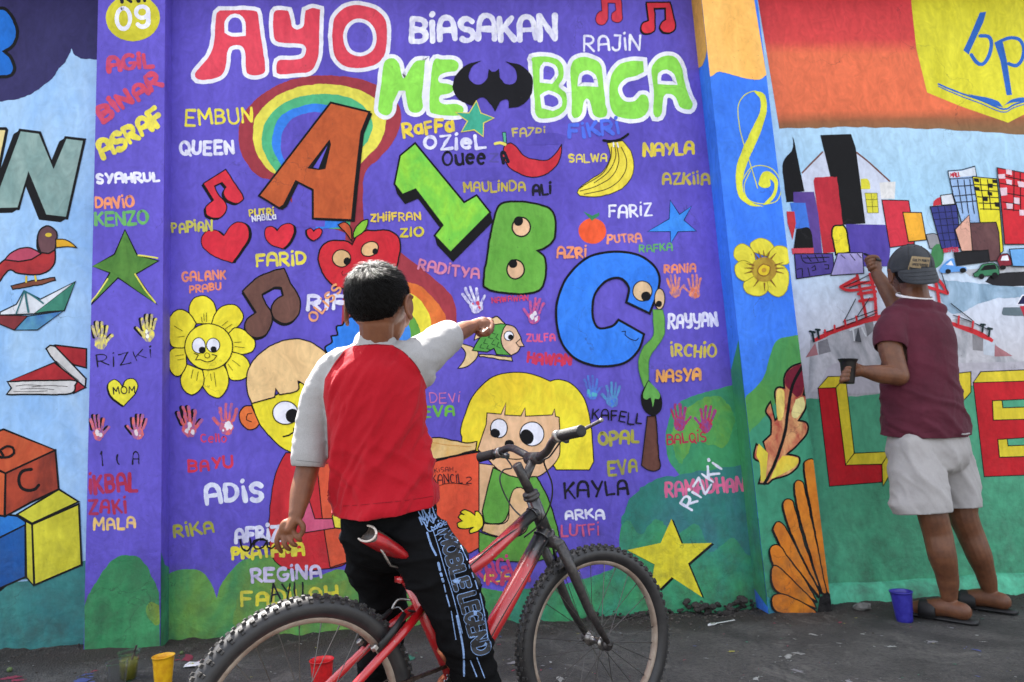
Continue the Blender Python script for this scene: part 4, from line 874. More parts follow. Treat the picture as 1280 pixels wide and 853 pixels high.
# ---------------- right bay
SURF[0] = 'main'; WALL['main'] = wr; V(0, 0, 1)
motif('painted_sunset_sky')
F(SKT, '940,-40! 1500,-60! 1500,175! 1280,168 1180,162 1080,159 974,161!', 'sunset_sky', wob=1.5)
motif('painted_river')
F(((160, 186, 208), (122, 150, 172), 6), '1172,350! 1200,352 1240,356 1290,360! 1290,372! 1240,375 1195,392 1178,378', 'water', wob=2); F((104, 120, 128), '1254,384! 1290,384! 1290,405! 1280,396 1254,394', 'rock', wob=1)
F(((150, 152, 158), (196, 194, 200), 7), '1012,425! 1060,412 1100,405 1200,400 1230,420 1270,450 1290,455! 1290,470! 1100,485 1010,490!', 'grey_water', wob=3)
F(((172, 168, 178), (186, 182, 190), 5), '1042,455 1100,462 1180,455 1290,452! 1290,478! 1180,488 1022,494!', 'bank', wob=1)
F(((82, 162, 126), (70, 146, 112), 2.6), '1000,500! 1060,496 1100,492 1200,484 1300,478! 1520,470! 1540,800! 1030,800!', 'grass_paint', wob=2)
motif('painted_badge')
V(920, 0, 3.281)
F(((222, 214, 56), (206, 198, 46), 3), '712,-80! 722,40! 740,200! 784,380! 920,436! 1116,504! 1240,440! 1480,300! 1500,-80!', 'badge', wob=0.2)
BL = (44, 102, 190)
def pen(s, w): S(BL, s, w, 'painted_mark')
F(BL, '1000,52! 1027,48! 1015,90! 960,205! 955,225! 932,206! 960,150!', 'letter_b'); S(BL, '965,225 985,255 1010,265 1035,235 1048,180 1035,150 1000,148', 15, 'letter_b')
F(BL, '1060,175! 1092,160! 1110,250! 1131,388! 1110,392! 1085,250!', 'letter_p'); S(BL, '1095,165 1130,155 1165,165 1180,200 1172,245 1150,270 1118,262', 14, 'letter_p')
S(BL, '830,345 900,375 1000,410 1096,448 1140,430 1200,412 1300,385', 7, 'book_line'); S(BL, '830,354 900,386 1000,424 1096,460 1150,438 1300,398', 4, 'book_line')
F(BL, '955,388! 1020,398 1070,415 1096,440! 1040,428', 'book_page'); F(BL, '1096,438! 1130,410 1180,400 1260,390! 1180,415 1120,425', 'book_page')
V(960, 150, 3.4125)
motif('painted_house'); F((208, 214, 232), '145,225! 235,135! 380,135! 520,262! 500,450! 250,450! 140,300!', 'house', None, straight=True); SS((120, 78, 74), ['146,226 190,180 232,138', '378,140 430,180 518,262'], 7)
F((222, 214, 62), '395,252! 425,252 435,275 436,296! 398,296!', 'window'); F((222, 214, 62), '414,312! 464,312! 472,398! 424,398!', 'window', (90, 90, 40), 2, straight=True); SS((90, 90, 40), ['440,312 448,398', '416,340 468,340', '420,370 470,370'], 2)
F((226, 224, 222), '478,268! 542,264! 540,338! 484,336!', 'chimney', wob=1)
def bld(c, s, ol=BLK, olw=4, name='painted_tower', **k): motif(name); F(c, s, 'tower', ol, olw, straight=True, wob=0.4, **k)
motif('painted_tower'); F(BLK, '105,70! 114,100 130,180! 155,305! 112,310! 112,350! 78,352! 62,210 75,160 105,125', 'tower')
bld(BLK, '226,68! 353,62! 372,120! 388,240! 414,440! 318,446! 270,250!')
motif('painted_tower'); F(((188, 44, 56), (172, 38, 52), 6), '195,260! 200,246 285,244 296,262 318,440! 310,560! 236,570! 212,400!', 'tower')
bld(((92, 66, 140), (78, 56, 128), 6), '108,308! 196,308! 214,400! 232,568! 196,568! 170,420! 108,350!', None)
bld((66, 120, 214), '94,354! 160,354! 178,462! 118,464!', None); bld((208, 56, 62), '80,390! 112,392! 118,440! 104,512! 84,440!', None)
motif('painted_tower'); F(BLK, '120,465! 170,460 185,480 192,548! 108,550!', 'tower'); bld((214, 74, 88), '100,548! 194,546! 196,572! 104,574!', None)
bld(((84, 68, 158), (72, 58, 146), 6), '332,445! 500,448! 522,545! 515,625! 352,625!', None)
bld((206, 50, 66), '486,342! 600,344! 612,420! 625,530! 520,545!'); bld((236, 170, 52), '576,394! 655,396! 676,512! 600,520!')
motif('painted_door'); F((238, 220, 48), '290,575! 272,490 280,455 310,450 332,462 350,565!', 'door', BLK, 7)
bld(((80, 66, 144), (70, 56, 132), 6), '112,572! 276,570! 284,655! 122,678!'); SS(BLK, ['140,575 160,610 250,605', '165,578 185,605', '200,575 215,606', '230,575 240,604', '150,590 262,586', '122,640 145,635 146,670', '170,630 178,665', '186,632 200,622 204,640 188,644', '240,618 258,618 258,636 242,636'], 4)
bld(((150, 140, 196), (170, 160, 206), 8), '298,568! 402,566! 410,655! 268,664!'); SS(BLK, ['310,575 330,592', '350,572 372,600', '380,570 398,590'], 3)
motif('painted_hill'); F((150, 148, 152), '675,490! 720,488 750,545 740,560! 690,548!', 'rock', BLK, 3); F(((72, 136, 84), (62, 122, 74), 6), '702,548! 720,530 742,540 750,580 735,620 700,640! 690,600!', 'bush')
motif('painted_dome'); F((196, 50, 62), '704,365! 712,340 735,328! 745,362!', 'dome'); bld((214, 218, 226), '736,322! 786,316! 798,360! 742,364!')
bld(((58, 62, 132), (50, 54, 120), 6), '692,370! 804,362! 826,545! 740,550!')
SS((24, 26, 60), ['700,398 808,390', '708,425 812,418', '714,452 816,446', '722,485 820,478', '730,515 822,510', '724,370 756,545', '752,368 782,545', '780,366 806,542'], 3)
bld((150, 180, 220), '768,218! 826,214! 882,198! 890,240! 880,250! 905,440! 826,440! 804,362! 790,320!')
F((214, 222, 232), '770,222! 826,218! 882,202! 888,238! 774,246!', 'sign_band'); T('MALL', 778, 246, 822, 242, 20, (190, 40, 50), 0.2, name='painted_sign_word')
motif('painted_window_lines'); SS((30, 34, 50), ['776,252 880,246', '786,285 884,278', '794,325 888,318', '802,352 892,346', '808,255 832,400', '836,255 856,400', '860,252 880,400'], 4)
bld((232, 220, 46), '872,242! 976,252! 984,320! 1004,560! 982,580! 965,440! 905,438! 888,330!')
SS(BLK, ['880,275 978,282', '886,300 980,305', '892,328 984,332', '898,355 988,358', '904,380 990,382', '905,250 922,385', '936,254 952,385'], 4); 
for s in ('878,248! 900,250! 902,266! 880,262!', '936,272! 958,274! 958,292! 938,290!', '880,285! 904,288! 906,302! 884,300!', '912,325! 936,328! 938,348! 914,346!', '956,254! 976,256! 978,272! 958,270!', '964,352! 986,352! 988,372! 968,370!', '936,306! 956,310! 958,324! 938,322!'): F(BLK, s, 'window', straight=True)
bld(((104, 70, 70), (92, 60, 62), 6), '856,440! 974,436! 985,480! 992,600! 940,604! 936,560! 872,558!')
bld((222, 168, 148), '798,468! 858,404! 872,560! 826,560!')
bld((206, 38, 50), '978,205! 1090,225! 1200,240! 1210,530! 1010,530! 990,300!')
SS(BLK, ['984,235 1092,258', '990,270 1100,290', '996,310 1092,325', '1000,350 1080,362', '1005,380 1092,390', '1020,210 1030,240', '1050,215 1048,390', '1076,225 1078,400'], 4)
for s in ('1015,210! 1040,214! 1042,235! 1016,230!', '982,232! 1010,230! 1014,250! 984,250!', '1015,252! 1042,258! 1040,278! 1018,272!', '990,292! 1018,290! 1020,322! 994,324!', '1048,330! 1072,332! 1074,360! 1050,356!', '1016,355! 1044,358! 1044,380! 1020,378!', '1064,262! 1092,266! 1092,290! 1068,286!', '1072,385! 1095,385! 1095,410! 1074,408!'): F((226, 196, 206), s, 'window', wob=0.6)
motif('painted_road'); F((186, 188, 194), '830,640! 1000,625 1250,618! 1250,650! 1000,655 860,668!', 'kerb'); F((36, 34, 38), '925,690! 990,655 1250,640! 1250,700! 1050,710 960,706!', 'road'); bld((28, 27, 32), '794,568! 938,556! 946,604! 806,622!', name='painted_truck_bed')
T('HOSPiTAL', 748, 568, 818, 562, 20, (200, 50, 66), 0.22, name='painted_sign_word')
motif('painted_car'); F((96, 156, 226), '732,640! 752,612 775,595 792,592 800,625! 845,628! 848,645! 740,655!', 'car'); E(BLK, 768, 646, 12, 10, 'wheel'); E(BLK, 832, 642, 14, 11, 'wheel'); F(WHT, '760,618! 782,600! 792,622!', 'car_window')
motif('painted_car'); F(((60, 124, 88), (52, 112, 78), 6), '876,655! 900,635 918,616 968,612 984,632 986,662! 880,670!', 'car', BLK, 3); F(BLK, '905,642! 925,622! 970,616! 978,636!', 'car_window'); E(BLK, 912, 668, 12, 12, 'wheel'); E(BLK, 968, 664, 13, 13, 'wheel')
motif('painted_car'); F((130, 36, 50), '978,600! 990,578 1020,572 1034,590 1040,622! 990,626!', 'car', BLK, 3); F(WHT, '992,600! 1000,582! 1022,578! 1028,600!', 'car_window'); E(BLK, 1002, 630, 14, 10, 'wheel')
bld((110, 170, 226), '1030,552! 1250,540! 1250,630! 1045,625!', name='painted_lorry')
motif('painted_ship'); F((30, 26, 70), '1062,790! 1085,750! 1200,740! 1200,790!', 'ship', WHT, 5); F((190, 40, 60), '1075,795! 1250,790! 1250,850! 1100,860!', 'hull')
# bridge
motif('painted_bridge'); V(960, 350, 3.4125); RB = (210, 48, 56)
F(((176, 120, 124), (160, 108, 114), 8), '160,332! 200,268! 215,320!', 'abutment'); F(((150, 148, 152), (120, 118, 124), 8), '212,265! 252,250! 268,305! 218,320!', 'pier'); F(((140, 138, 142), (110, 108, 112), 8), '412,185! 448,172! 455,215! 424,240!', 'pier')
F(((176, 120, 124), (160, 108, 114), 8), '966,278! 1044,325! 966,328!', 'abutment'); F(((120, 116, 120), (150, 148, 152), 8), '872,232! 918,240! 916,305! 872,300!', 'pier')
F((200, 208, 220), '918,250! 966,270! 966,326! 918,318!', 'abutment')
F(RB, '192,268! 195,250! 300,200 470,150 620,140 780,178 900,218 962,256! 955,268! 890,238 780,196 620,160 480,172 320,215', 'deck')
SS(RB, ['380,-18 400,70 418,155', '435,-25 455,60 462,150', '310,30 380,15 460,10', '312,32 350,45 455,30', '385,60 460,50', '390,90 460,80', '310,30 345,10 380,-10', '700,-40 720,30 740,160', '660,10 720,-5 766,55', '680,30 766,58'], 13, 'tower')
SS((30, 28, 34), ['325,175 375,80', '378,160 435,75', '236,225 330,195 466,140', '320,180 466,128', '790,150 870,180 945,215', '780,100 830,140 880,180', '322,30 380,5 430,-20', '345,35 430,5', '740,-30 768,60'], 4)
SS(RB, ['242,215 246,240', '283,195 286,222', '328,172 332,200', '376,155 380,182', '815,155 812,190', '875,178 872,210'], 9); SS((24, 44, 46), ['188,222 196,262', '212,212 218,248', '918,190 914,222', '946,208 942,240', '178,220 200,224', '204,212 222,214', '908,190 926,192', '938,206 956,210'], 9)
motif('painted_sail'); F((84, 86, 92), '385,200! 372,262! 398,264!', 'sail', (60, 60, 64), 2); SS((226, 228, 232), ['362,205 368,260', '400,205 418,240', '350,215 385,200'], 6)
# block letters
def letter3(front, sidef, polys):
    motif('painted_block_letter'); first = True
    for c, s in polys: F(c, s, 'letter' if first else 'letter_side', BLK, 4, straight=True, wob=0.3); first = False
RL = ((196, 30, 40), (180, 26, 36), 5); YL = ((224, 202, 54), (206, 184, 44), 5)
V(960, 350, 3.4125)
letter3(0, 0, [(RL, '213,462! 290,460! 331,786! 488,776! 488,863! 262,881!'), (YL, '213,462! 256,412! 330,412! 290,460!'), (YL, '290,460! 330,412! 368,740! 332,790!'), (YL, '330,790! 368,740! 520,733! 486,786!'), (YL, '486,786! 520,733! 520,830! 490,880!')])
V(960, 350, 3.4125)
letter3(0, 0, [(YL, '800,400! 866,392! 866,480! 848,500! 830,520!')])
letter3(0, 0, [(RL, '876,438! 1090,432! 1180,430! 1180,505! 958,516! 962,598! 1180,590! 1180,668! 980,682! 988,757! 1180,750! 1180,830! 922,840!'), (YL, '876,438! 908,392! 1180,380! 1180,430!'), (YL, '958,516! 998,514! 1002,546! 1180,540! 1180,592! 962,598!'), (YL, '980,682! 1020,678! 1024,708! 1180,702! 1180,752! 988,757!')])
# low ledge of cement at the foot of the right bay
V(0, 0, 1); a0, a1 = onY(1044, 731), onY(1280, 717)
ledge = MB(); n = 40
for i in range(n+1):
    t = i/n; x = 1.80+t*(XR-1.80); z = a0.z+(a1.z-a0.z)*min(1.3, (x-a0.x)/(a1.x-a0.x)) if x > a0.x else a0.z
    z += random.uniform(-0.006, 0.006); d = 0.045+random.uniform(-0.006, 0.006)
    ledge.v += [Vector((x, -0.0003, z+0.008)), Vector((x, -d*0.5, z)), Vector((x, -d, z-0.022)), Vector((x, -d-0.02, gz(x)-0.06))]
    if i:
        k = (i-1)*4
        for j in range(3): ledge.f.append((k+j, k+j+1, k+5+j, k+4+j))
ledge.part('cement_ledge', paint((92, 184, 148), (74, 160, 126), 5), wr, True)
# ================================================================== street, dirt and litter
def ground_mat():
    m = bpy.data.materials.new('asphalt'); m.use_nodes = True; nt = m.node_tree; L = nt.links.new; b = nt.nodes['Principled BSDF']
    geo = N(nt, 'ShaderNodeNewGeometry'); P_ = geo.outputs['Position']
    def noi(s, d=6, r=0.6, dist=0): n = N(nt, 'ShaderNodeTexNoise'); n.inputs['Scale'].default_value = s; n.inputs['Detail'].default_value = d; n.inputs['Roughness'].default_value = r; n.inputs['Distortion'].default_value = dist; L(P_, n.inputs['Vector']); return n.outputs[0]
    def rng(i, a, c, o0=0, o1=1): r = N(nt, 'ShaderNodeMapRange'); r.inputs[1].default_value = a; r.inputs[2].default_value = c; r.inputs[3].default_value = o0; r.inputs[4].default_value = o1; L(i, r.inputs[0]); return r.outputs[0]
    def mix(f, a, c):
        x = N(nt, 'ShaderNodeMix', data_type='RGBA'); L(f, x.inputs[0])
        for i, v in ((6, a), (7, c)):
            if isinstance(v, tuple): x.inputs[i].default_value = (*srgb(v), 1)
            else: L(v, x.inputs[i])
        return x.outputs[2]
    c = mix(rng(noi(2.2, 7), 0.35, 0.7), (54, 51, 49), (90, 87, 83))
    c = mix(rng(noi(55, 3), 0.45, 0.75), c, (40, 39, 40))
    vo = N(nt, 'ShaderNodeTexVoronoi'); vo.inputs['Scale'].default_value = 130; L(P_, vo.inputs['Vector'])
    c = mix(rng(vo.outputs['Distance'], 0.12, 0.3, 0.55, 0), c, (104, 101, 98))
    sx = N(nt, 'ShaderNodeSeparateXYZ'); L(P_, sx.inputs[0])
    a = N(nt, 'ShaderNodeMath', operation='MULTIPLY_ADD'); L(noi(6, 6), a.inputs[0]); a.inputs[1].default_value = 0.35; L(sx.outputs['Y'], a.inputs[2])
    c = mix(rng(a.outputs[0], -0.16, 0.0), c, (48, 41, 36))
    c = mix(rng(noi(3.7, 9, 0.7, 1.5), 0.56, 0.66, 0, 0.5), c, (112, 108, 103))
    c = mix(rng(noi(1.3, 8, 0.65, 0.8), 0.55, 0.62, 0, 0.6), c, (34, 32, 31))
    c = mix(rng(noi(26, 2), 0.74, 0.77, 0, 0.8), c, (150, 146, 142))
    L(c, b.inputs['Base Color']); b.inputs['Roughness'].default_value = 0.85
    ad = N(nt, 'ShaderNodeMath', operation='ADD'); L(vo.outputs['Distance'], ad.inputs[0]); L(noi(40, 5), ad.inputs[1])
    bp = N(nt, 'ShaderNodeBump'); bp.inputs['Strength'].default_value = 0.9; bp.inputs['Distance'].default_value = 0.006; L(ad.outputs[0], bp.inputs['Height']); L(bp.outputs[0], b.inputs['Normal']); return m
def gh(x, y):
    z = gz(x) + 0.003*noise.noise((x*9, y*9, 0)) + 0.006*noise.noise((x*2, y*2, 5))
    k = max(0, min(1, (y+0.26)/0.2))
    if k > 0 and y < 0.05: z += k*((0.0 if 0.3 < x < 1.5 else 0.012)+0.018*noise.noise((x*5, y*9, 2))+0.010*noise.noise((x*19, y*19, 4)))
    return z
xs = [-80, -30, -12, -6, -4]+[-3+0.025*i for i in range(325)]+[6, 9, 15, 40, 80]
ys = [-80, -30, -12, -6]+[-3+0.06*i for i in range(25)]+[-1.5+0.022*i for i in range(70)]+[0.3, 1, 6, 30, 80]
vs = [(x, y, gh(x, y) if -3.2 < x < 5.2 and -3.2 < y < 0.1 else gz(max(-12, min(12, x)))) for y in ys for x in xs]; n = len(xs)
fs = [(j*n+i, j*n+i+1, (j+1)*n+i+1, (j+1)*n+i) for j in range(len(ys)-1) for i in range(n-1)]
o = link('street', mesh('street', vs, fs, True), ground_mat()); tag(o, 'dark worn asphalt street in front of the mural', None, None, 'structure')
# ---- gravel and crumbs of plaster along the foot of the wall
gr = MB(); rnd = random.Random(3)
def stone(mb, c, r, rnd, n=7, fl=0.7):
    vs = []; k = 6
    for j in range(1, 4):
        th = math.pi*j/4
        for i in range(k):
            ph = 2*math.pi*(i+0.5*(j % 2))/k; q = r*rnd.uniform(0.7, 1.2)
            vs.append(Vector(c)+Vector((q*math.sin(th)*math.cos(ph), q*math.sin(th)*math.sin(ph), q*fl*math.cos(th))))
    vs += [Vector(c)+Vector((0, 0, r*fl)), Vector(c)-Vector((0, 0, r*fl))]
    fs = [(j*k+i, (j+1)*k+i, (j+1)*k+(i+1) % k, j*k+(i+1) % k) for j in range(2) for i in range(k)]+[(18, i, (i+1) % k) for i in range(k)]+[(19, 12+(i+1) % k, 12+i) for i in range(k)]
    mb.add(vs, fs)
for i in range(2600):
    x = rnd.uniform(-2.6, 4.4); y = -0.02-abs(rnd.gauss(0, 0.13))-(0.13 if WX['pl'][0] < x < WX['pl'][1] or WX['pr'][0] < x < WX['pr'][1] else 0)
    r = 0.0015+0.0045*rnd.random()**3*(1.6 if 0.4 < x < 1.5 else 1); stone(gr, (x, y, gh(x, y)+r*0.3), r, rnd)
o = link('gravel', mesh('gravel', gr.v, gr.f), mat('gravel_stone', (84, 78, 72), 0.9, noise_s=30, c2=(40, 36, 34))); tag(o, 'loose gravel and dirt crumbs along the foot of the painted wall', 'gravel', None, 'stuff')
rub = MB()                                # broken masonry where the plaster has fallen off
for i in range(110):
    x = rnd.uniform(0.62, 1.46); y = -rnd.uniform(0.0, 0.06); r = rnd.uniform(0.006, 0.022)*(1.3 if 1.1 < x < 1.4 else 0.8)
    stone(rub, (x, y+0.015, gh(x, y)+rnd.uniform(0, 0.05 if x > 1.1 else 0.02)), r, rnd)
o = link('rubble', mesh('rubble', rub.v, rub.f), mat('broken_mortar', (58, 53, 50), 0.95, noise_s=22, c2=(36, 33, 32), bump=1, bs_=80)); tag(o, 'dark broken mortar rubble where plaster has crumbled off the wall foot', 'rubble', None, 'stuff')
# ---- dried paint drips on the asphalt
cols = [(200, 200, 196), (186, 60, 92), (96, 110, 190), (206, 196, 90), (60, 150, 120), (170, 168, 172)]
spl = MB(); mi = []
def blot(x, y, r, ci, st=1.6):
    k = 11; ph = rnd.uniform(0, 6.28); n = len(spl.v); vs = []
    for i in range(k):
        t = 2*math.pi*i/k; q = r*rnd.uniform(0.45, 1.25); u, v = q*st*math.cos(t), q*0.8*math.sin(t)
        X, Y = x+u*math.cos(ph)-v*math.sin(ph), y+u*math.sin(ph)+v*math.cos(ph); vs.append((X, Y, gh(X, Y)+0.0022))
    spl.add([(x, y, gh(x, y)+0.0024)]+vs, [(0, i+1, (i+1) % k+1) for i in range(k)]); mi.extend([ci]*k)
for i in range(900): blot(rnd.uniform(-2.4, 3.6), -0.1-rnd.uniform(0, 1)**0.8*1.2, 0.0015+0.006*rnd.random()**4, rnd.choice([0, 0, 0, 5, 5, 1, 2, 3, 4]))
for px, py, r, ci in ((10, 845, .03, 1), (22, 848, .02, 1), (100, 850, .03, 2), (110, 842, .016, 2), (118, 838, .012, 1), (235, 822, .03, 1), (250, 828, .02, 1), (985, 822, .022, 0), (998, 818, .016, 0), (1113, 808, .014, 0), (996, 840, .018, 5), (1165, 802, .02, 5), (1050, 778, .01, 1), (1018, 794, .012, 0), (1078, 792, .008, 0), (512, 822, .03, 4), (505, 828, .016, 2), (640, 830, .02, 5), (652, 838, .02, 1), (945, 850, .015, 0), (915, 816, .011, 3), (600, 800, .02, 5), (700, 850, .02, 0), (160, 848, .02, 5), (1060, 852, .016, 5), (1190, 785, .01, 5), (1220, 812, .012, 2)):
    v = ray(px, py); p = CAM+v*((gz(1)-CAM.z)/v.z); p = CAM+v*((gz(p.x)-CAM.z)/v.z); blot(p.x, p.y, r, ci)
    for _ in range(5): blot(p.x+rnd.gauss(0, r*1.5), p.y+rnd.gauss(0, r*1.2), r*rnd.uniform(0.1, 0.35), ci)
me = mesh('paint_drips', spl.v, spl.f)
for c in cols: me.materials.append(mat('dried_paint', tuple(int(v*0.8) for v in c), 0.6, noise_s=60, amt=0.3))
me.polygons.foreach_set('material_index', mi); o = link('paint_drips', me); tag(o, 'dried drips and smears of coloured paint on the asphalt', 'paint', None, 'stuff')
def onG(px, py, dz=0.0):
    v = ray(px, py); p = CAM+v*((-CAM.z)/v.z)
    for _ in range(4): p = CAM+v*((gh(p.x, p.y)+dz-CAM.z)/v.z)
    return p
# ---- cups of paint: px of the base centre, height in px, radius
def plastic(name, c, a=1.0, rough=0.3): return mat(name, c, rough, noise_s=25, amt=0.2)
def clear_mat():
    m = bpy.data.materials.new('clear_plastic'); m.use_nodes = True; b = m.node_tree.nodes['Principled BSDF']
    b.inputs['Base Color'].default_value = (0.9, 0.92, 0.92, 1); b.inputs['Roughness'].default_value = 0.08; b.inputs['Transmission Weight'].default_value = 1.0; b.inputs['IOR'].default_value = 1.15; b.inputs['Alpha'].default_value = 0.55; return m
def cup(px, py, h, rb, rtp, m, label, liquid=None, cat='cup', name='plastic_cup', lv=0.8, dmg=0.0, smear=None):
    p = onG(px, py); t = thing(name, label, cat, p)
    prof = [(0, 0), (0, rb*0.96), (0.004, rb)]+[(h*i/8, rb+(rtp-rb)*i/8+0.0006*(i % 2)) for i in range(1, 8)]+[(h*0.955, rtp*1.0), (h*0.965, rtp*1.06), (h*0.985, rtp*1.09), (h, rtp*1.06), (h*0.985, rtp*0.985)]+[(h*i/8, rb+(rtp-rb)*i/8-0.002) for i in range(7, 0, -1)]+[(0.004, rb*0.93), (0.0035, 0)]
    b = MB(); b.lathe(p, (0, 0, 1), prof, 28); b.part('cup_body', m, t, True)
    if liquid:
        r = rb+(rtp-rb)*lv-0.0026; b = MB(); b.lathe(p+Vector((0, 0, 0.005)), (0, 0, 1), [(0, 0), (0, rb-0.003), (h*lv-0.006, r), (h*lv-0.005, r-0.001), (h*lv-0.008, r*0.7), (h*lv-0.009, 0)], 24); b.part('paint_inside', liquid, t, True)
    return t, p
YP = mat('yellow_plastic', (226, 178, 22), 0.35, noise_s=30, c2=(196, 132, 14)); cup(204, 858, 0.108, 0.028, 0.037, YP, 'yellow plastic paint cup with orange runs down its side', mat('yellow_paint', (230, 196, 30), 0.3))
cup(403, 866, 0.112, 0.030, 0.040, mat('red_plastic', (214, 32, 36), 0.35, noise_s=30, amt=0.2), 'red plastic paint cup standing behind the rear bicycle wheel', mat('red_paint', (200, 30, 40), 0.3))
BLP = mat('blue_plastic', (36, 32, 128), 0.35, noise_s=30, c2=(58, 56, 156)); cup(1131, 777, 0.132, 0.033, 0.045, BLP, 'blue plastic cup standing on the asphalt beside the sandal', mat('blue_paint', (50, 50, 180), 0.4), lv=0.5)
CL = clear_mat(); OLV = mat('olive_paint', (120, 118, 44), 0.35, noise_s=40, amt=0.15)
cup(161, 850, 0.105, 0.027, 0.037, CL, 'clear plastic cup of olive green paint with a brush in it', OLV, lv=0.72)
cup(146, 862, 0.100, 0.027, 0.036, CL, 'empty clear plastic cup with white drips at the front of the pair', None)
p = onG(161, 850)
t = thing('paint_brush', 'small brush leaning in the clear cup of olive paint', 'brush', p+Vector((0.004, 0, 0.02)))
b = MB(); b.tube([p+Vector((-0.008, 0, 0.02)), p+Vector((0.018, 0, 0.098))], [0.0042, 0.0035], 8); b.part('handle', mat('brush_wood', (70, 52, 44), 0.5), t, True)
b = MB(); b.tube([p+Vector((0.018, 0, 0.098)), p+Vector((0.026, 0, 0.122))], [(0.006, 0.003), (0.0075, 0.003)], 8); b.part('bristles', mat('brush_bristle', (58, 50, 50), 0.8), t, True)
# ---- spoon, litter, fruit, stones
p = onG(900, 781); t = thing('plastic_spoon', 'white disposable plastic spoon lying on the asphalt', 'spoon', p); WPL = mat('white_plastic', (230, 230, 232), 0.35)
b = MB(); ax = Vector((1, 0.1, 0)).normalized(); sd_ = Vector((-0.1, 1, 0)); 
vs = []; fs = []
for i in range(13):
    u = i/12; w_ = 0.017*math.sin(math.pi*min(1, u/0.36))**0.6 if u < 0.33 else 0.0055
    w_ = max(w_, 0.005 if u > 0.2 else 0.001); c = p+ax*(u*0.135-0.06)+Vector((0, 0, 0.004+0.006*u))
    vs += [c-sd_*w_+Vector((0, 0, 0.003)), c-Vector((0, 0, 0.003 if u < 0.3 else -0.002)), c+sd_*w_+Vector((0, 0, 0.003)), c-Vector((0, 0, 0.0045 if u < 0.3 else 0))]
for i in range(12):
    for k in range(4): fs.append((i*4+k, i*4+(k+1) % 4, (i+1)*4+(k+1) % 4, (i+1)*4+k))
b.add(vs, fs); b.part('spoon', WPL, t, True)
p = onG(241, 833); t = thing('litter', 'crumpled white and yellow paper scrap on the asphalt', 'litter', p)
vs = []; fs = []; rr = random.Random(5)
for j in range(5):
    for i in range(6): vs.append(p+Vector((0.012*(i-2.5), 0.014*(j-2), 0.004+0.012*rr.random()*(1 if 0 < j < 4 else 0.4))))
for j in range(4):
    for i in range(5): fs.append((j*6+i, j*6+i+1, j*6+i+7, j*6+i+6))
b = MB(); b.add(vs, fs); o = b.part('paper', WPL, t, True)
b = MB(); b.add([v+Vector((0, 0, 0.002)) for v in vs[7:10]+vs[13:16]], [(0, 1, 4, 3), (1, 2, 5, 4)]); b.part('yellow_patch', mat('yellow_print', (222, 210, 60), 0.5), t, True)
for k, (px, py, r, lb) in enumerate(((12, 840, 0.0105, 'small round green fruit on the dirt at the far left'), (227, 818, 0.008, 'small round green fruit near the yellow cup'))):
    p = onG(px, py); t = thing('green_fruit', lb, 'fruit', p); b = MB(); b.ell(p+Vector((0, 0, r*0.8)), (r, r, r*0.92)); b.part('fruit', mat('fruit_skin', (92, 112, 62), 0.6, noise_s=60, amt=0.35), t, True)
p = onG(1076, 762); t = thing('concrete_lump', 'grey lump of broken concrete below the L by the pilaster', 'rubble', p); b = MB(); rr = random.Random(9)
stone(b, p+Vector((0, 0, 0.012)), 0.04, rr, fl=0.5); stone(b, p+Vector((0.035, 0.01, 0.01)), 0.028, rr, fl=0.6); b.part('lump', mat('grey_concrete', (120, 118, 114), 0.95, noise_s=30, c2=(80, 78, 76), bump=1), t)
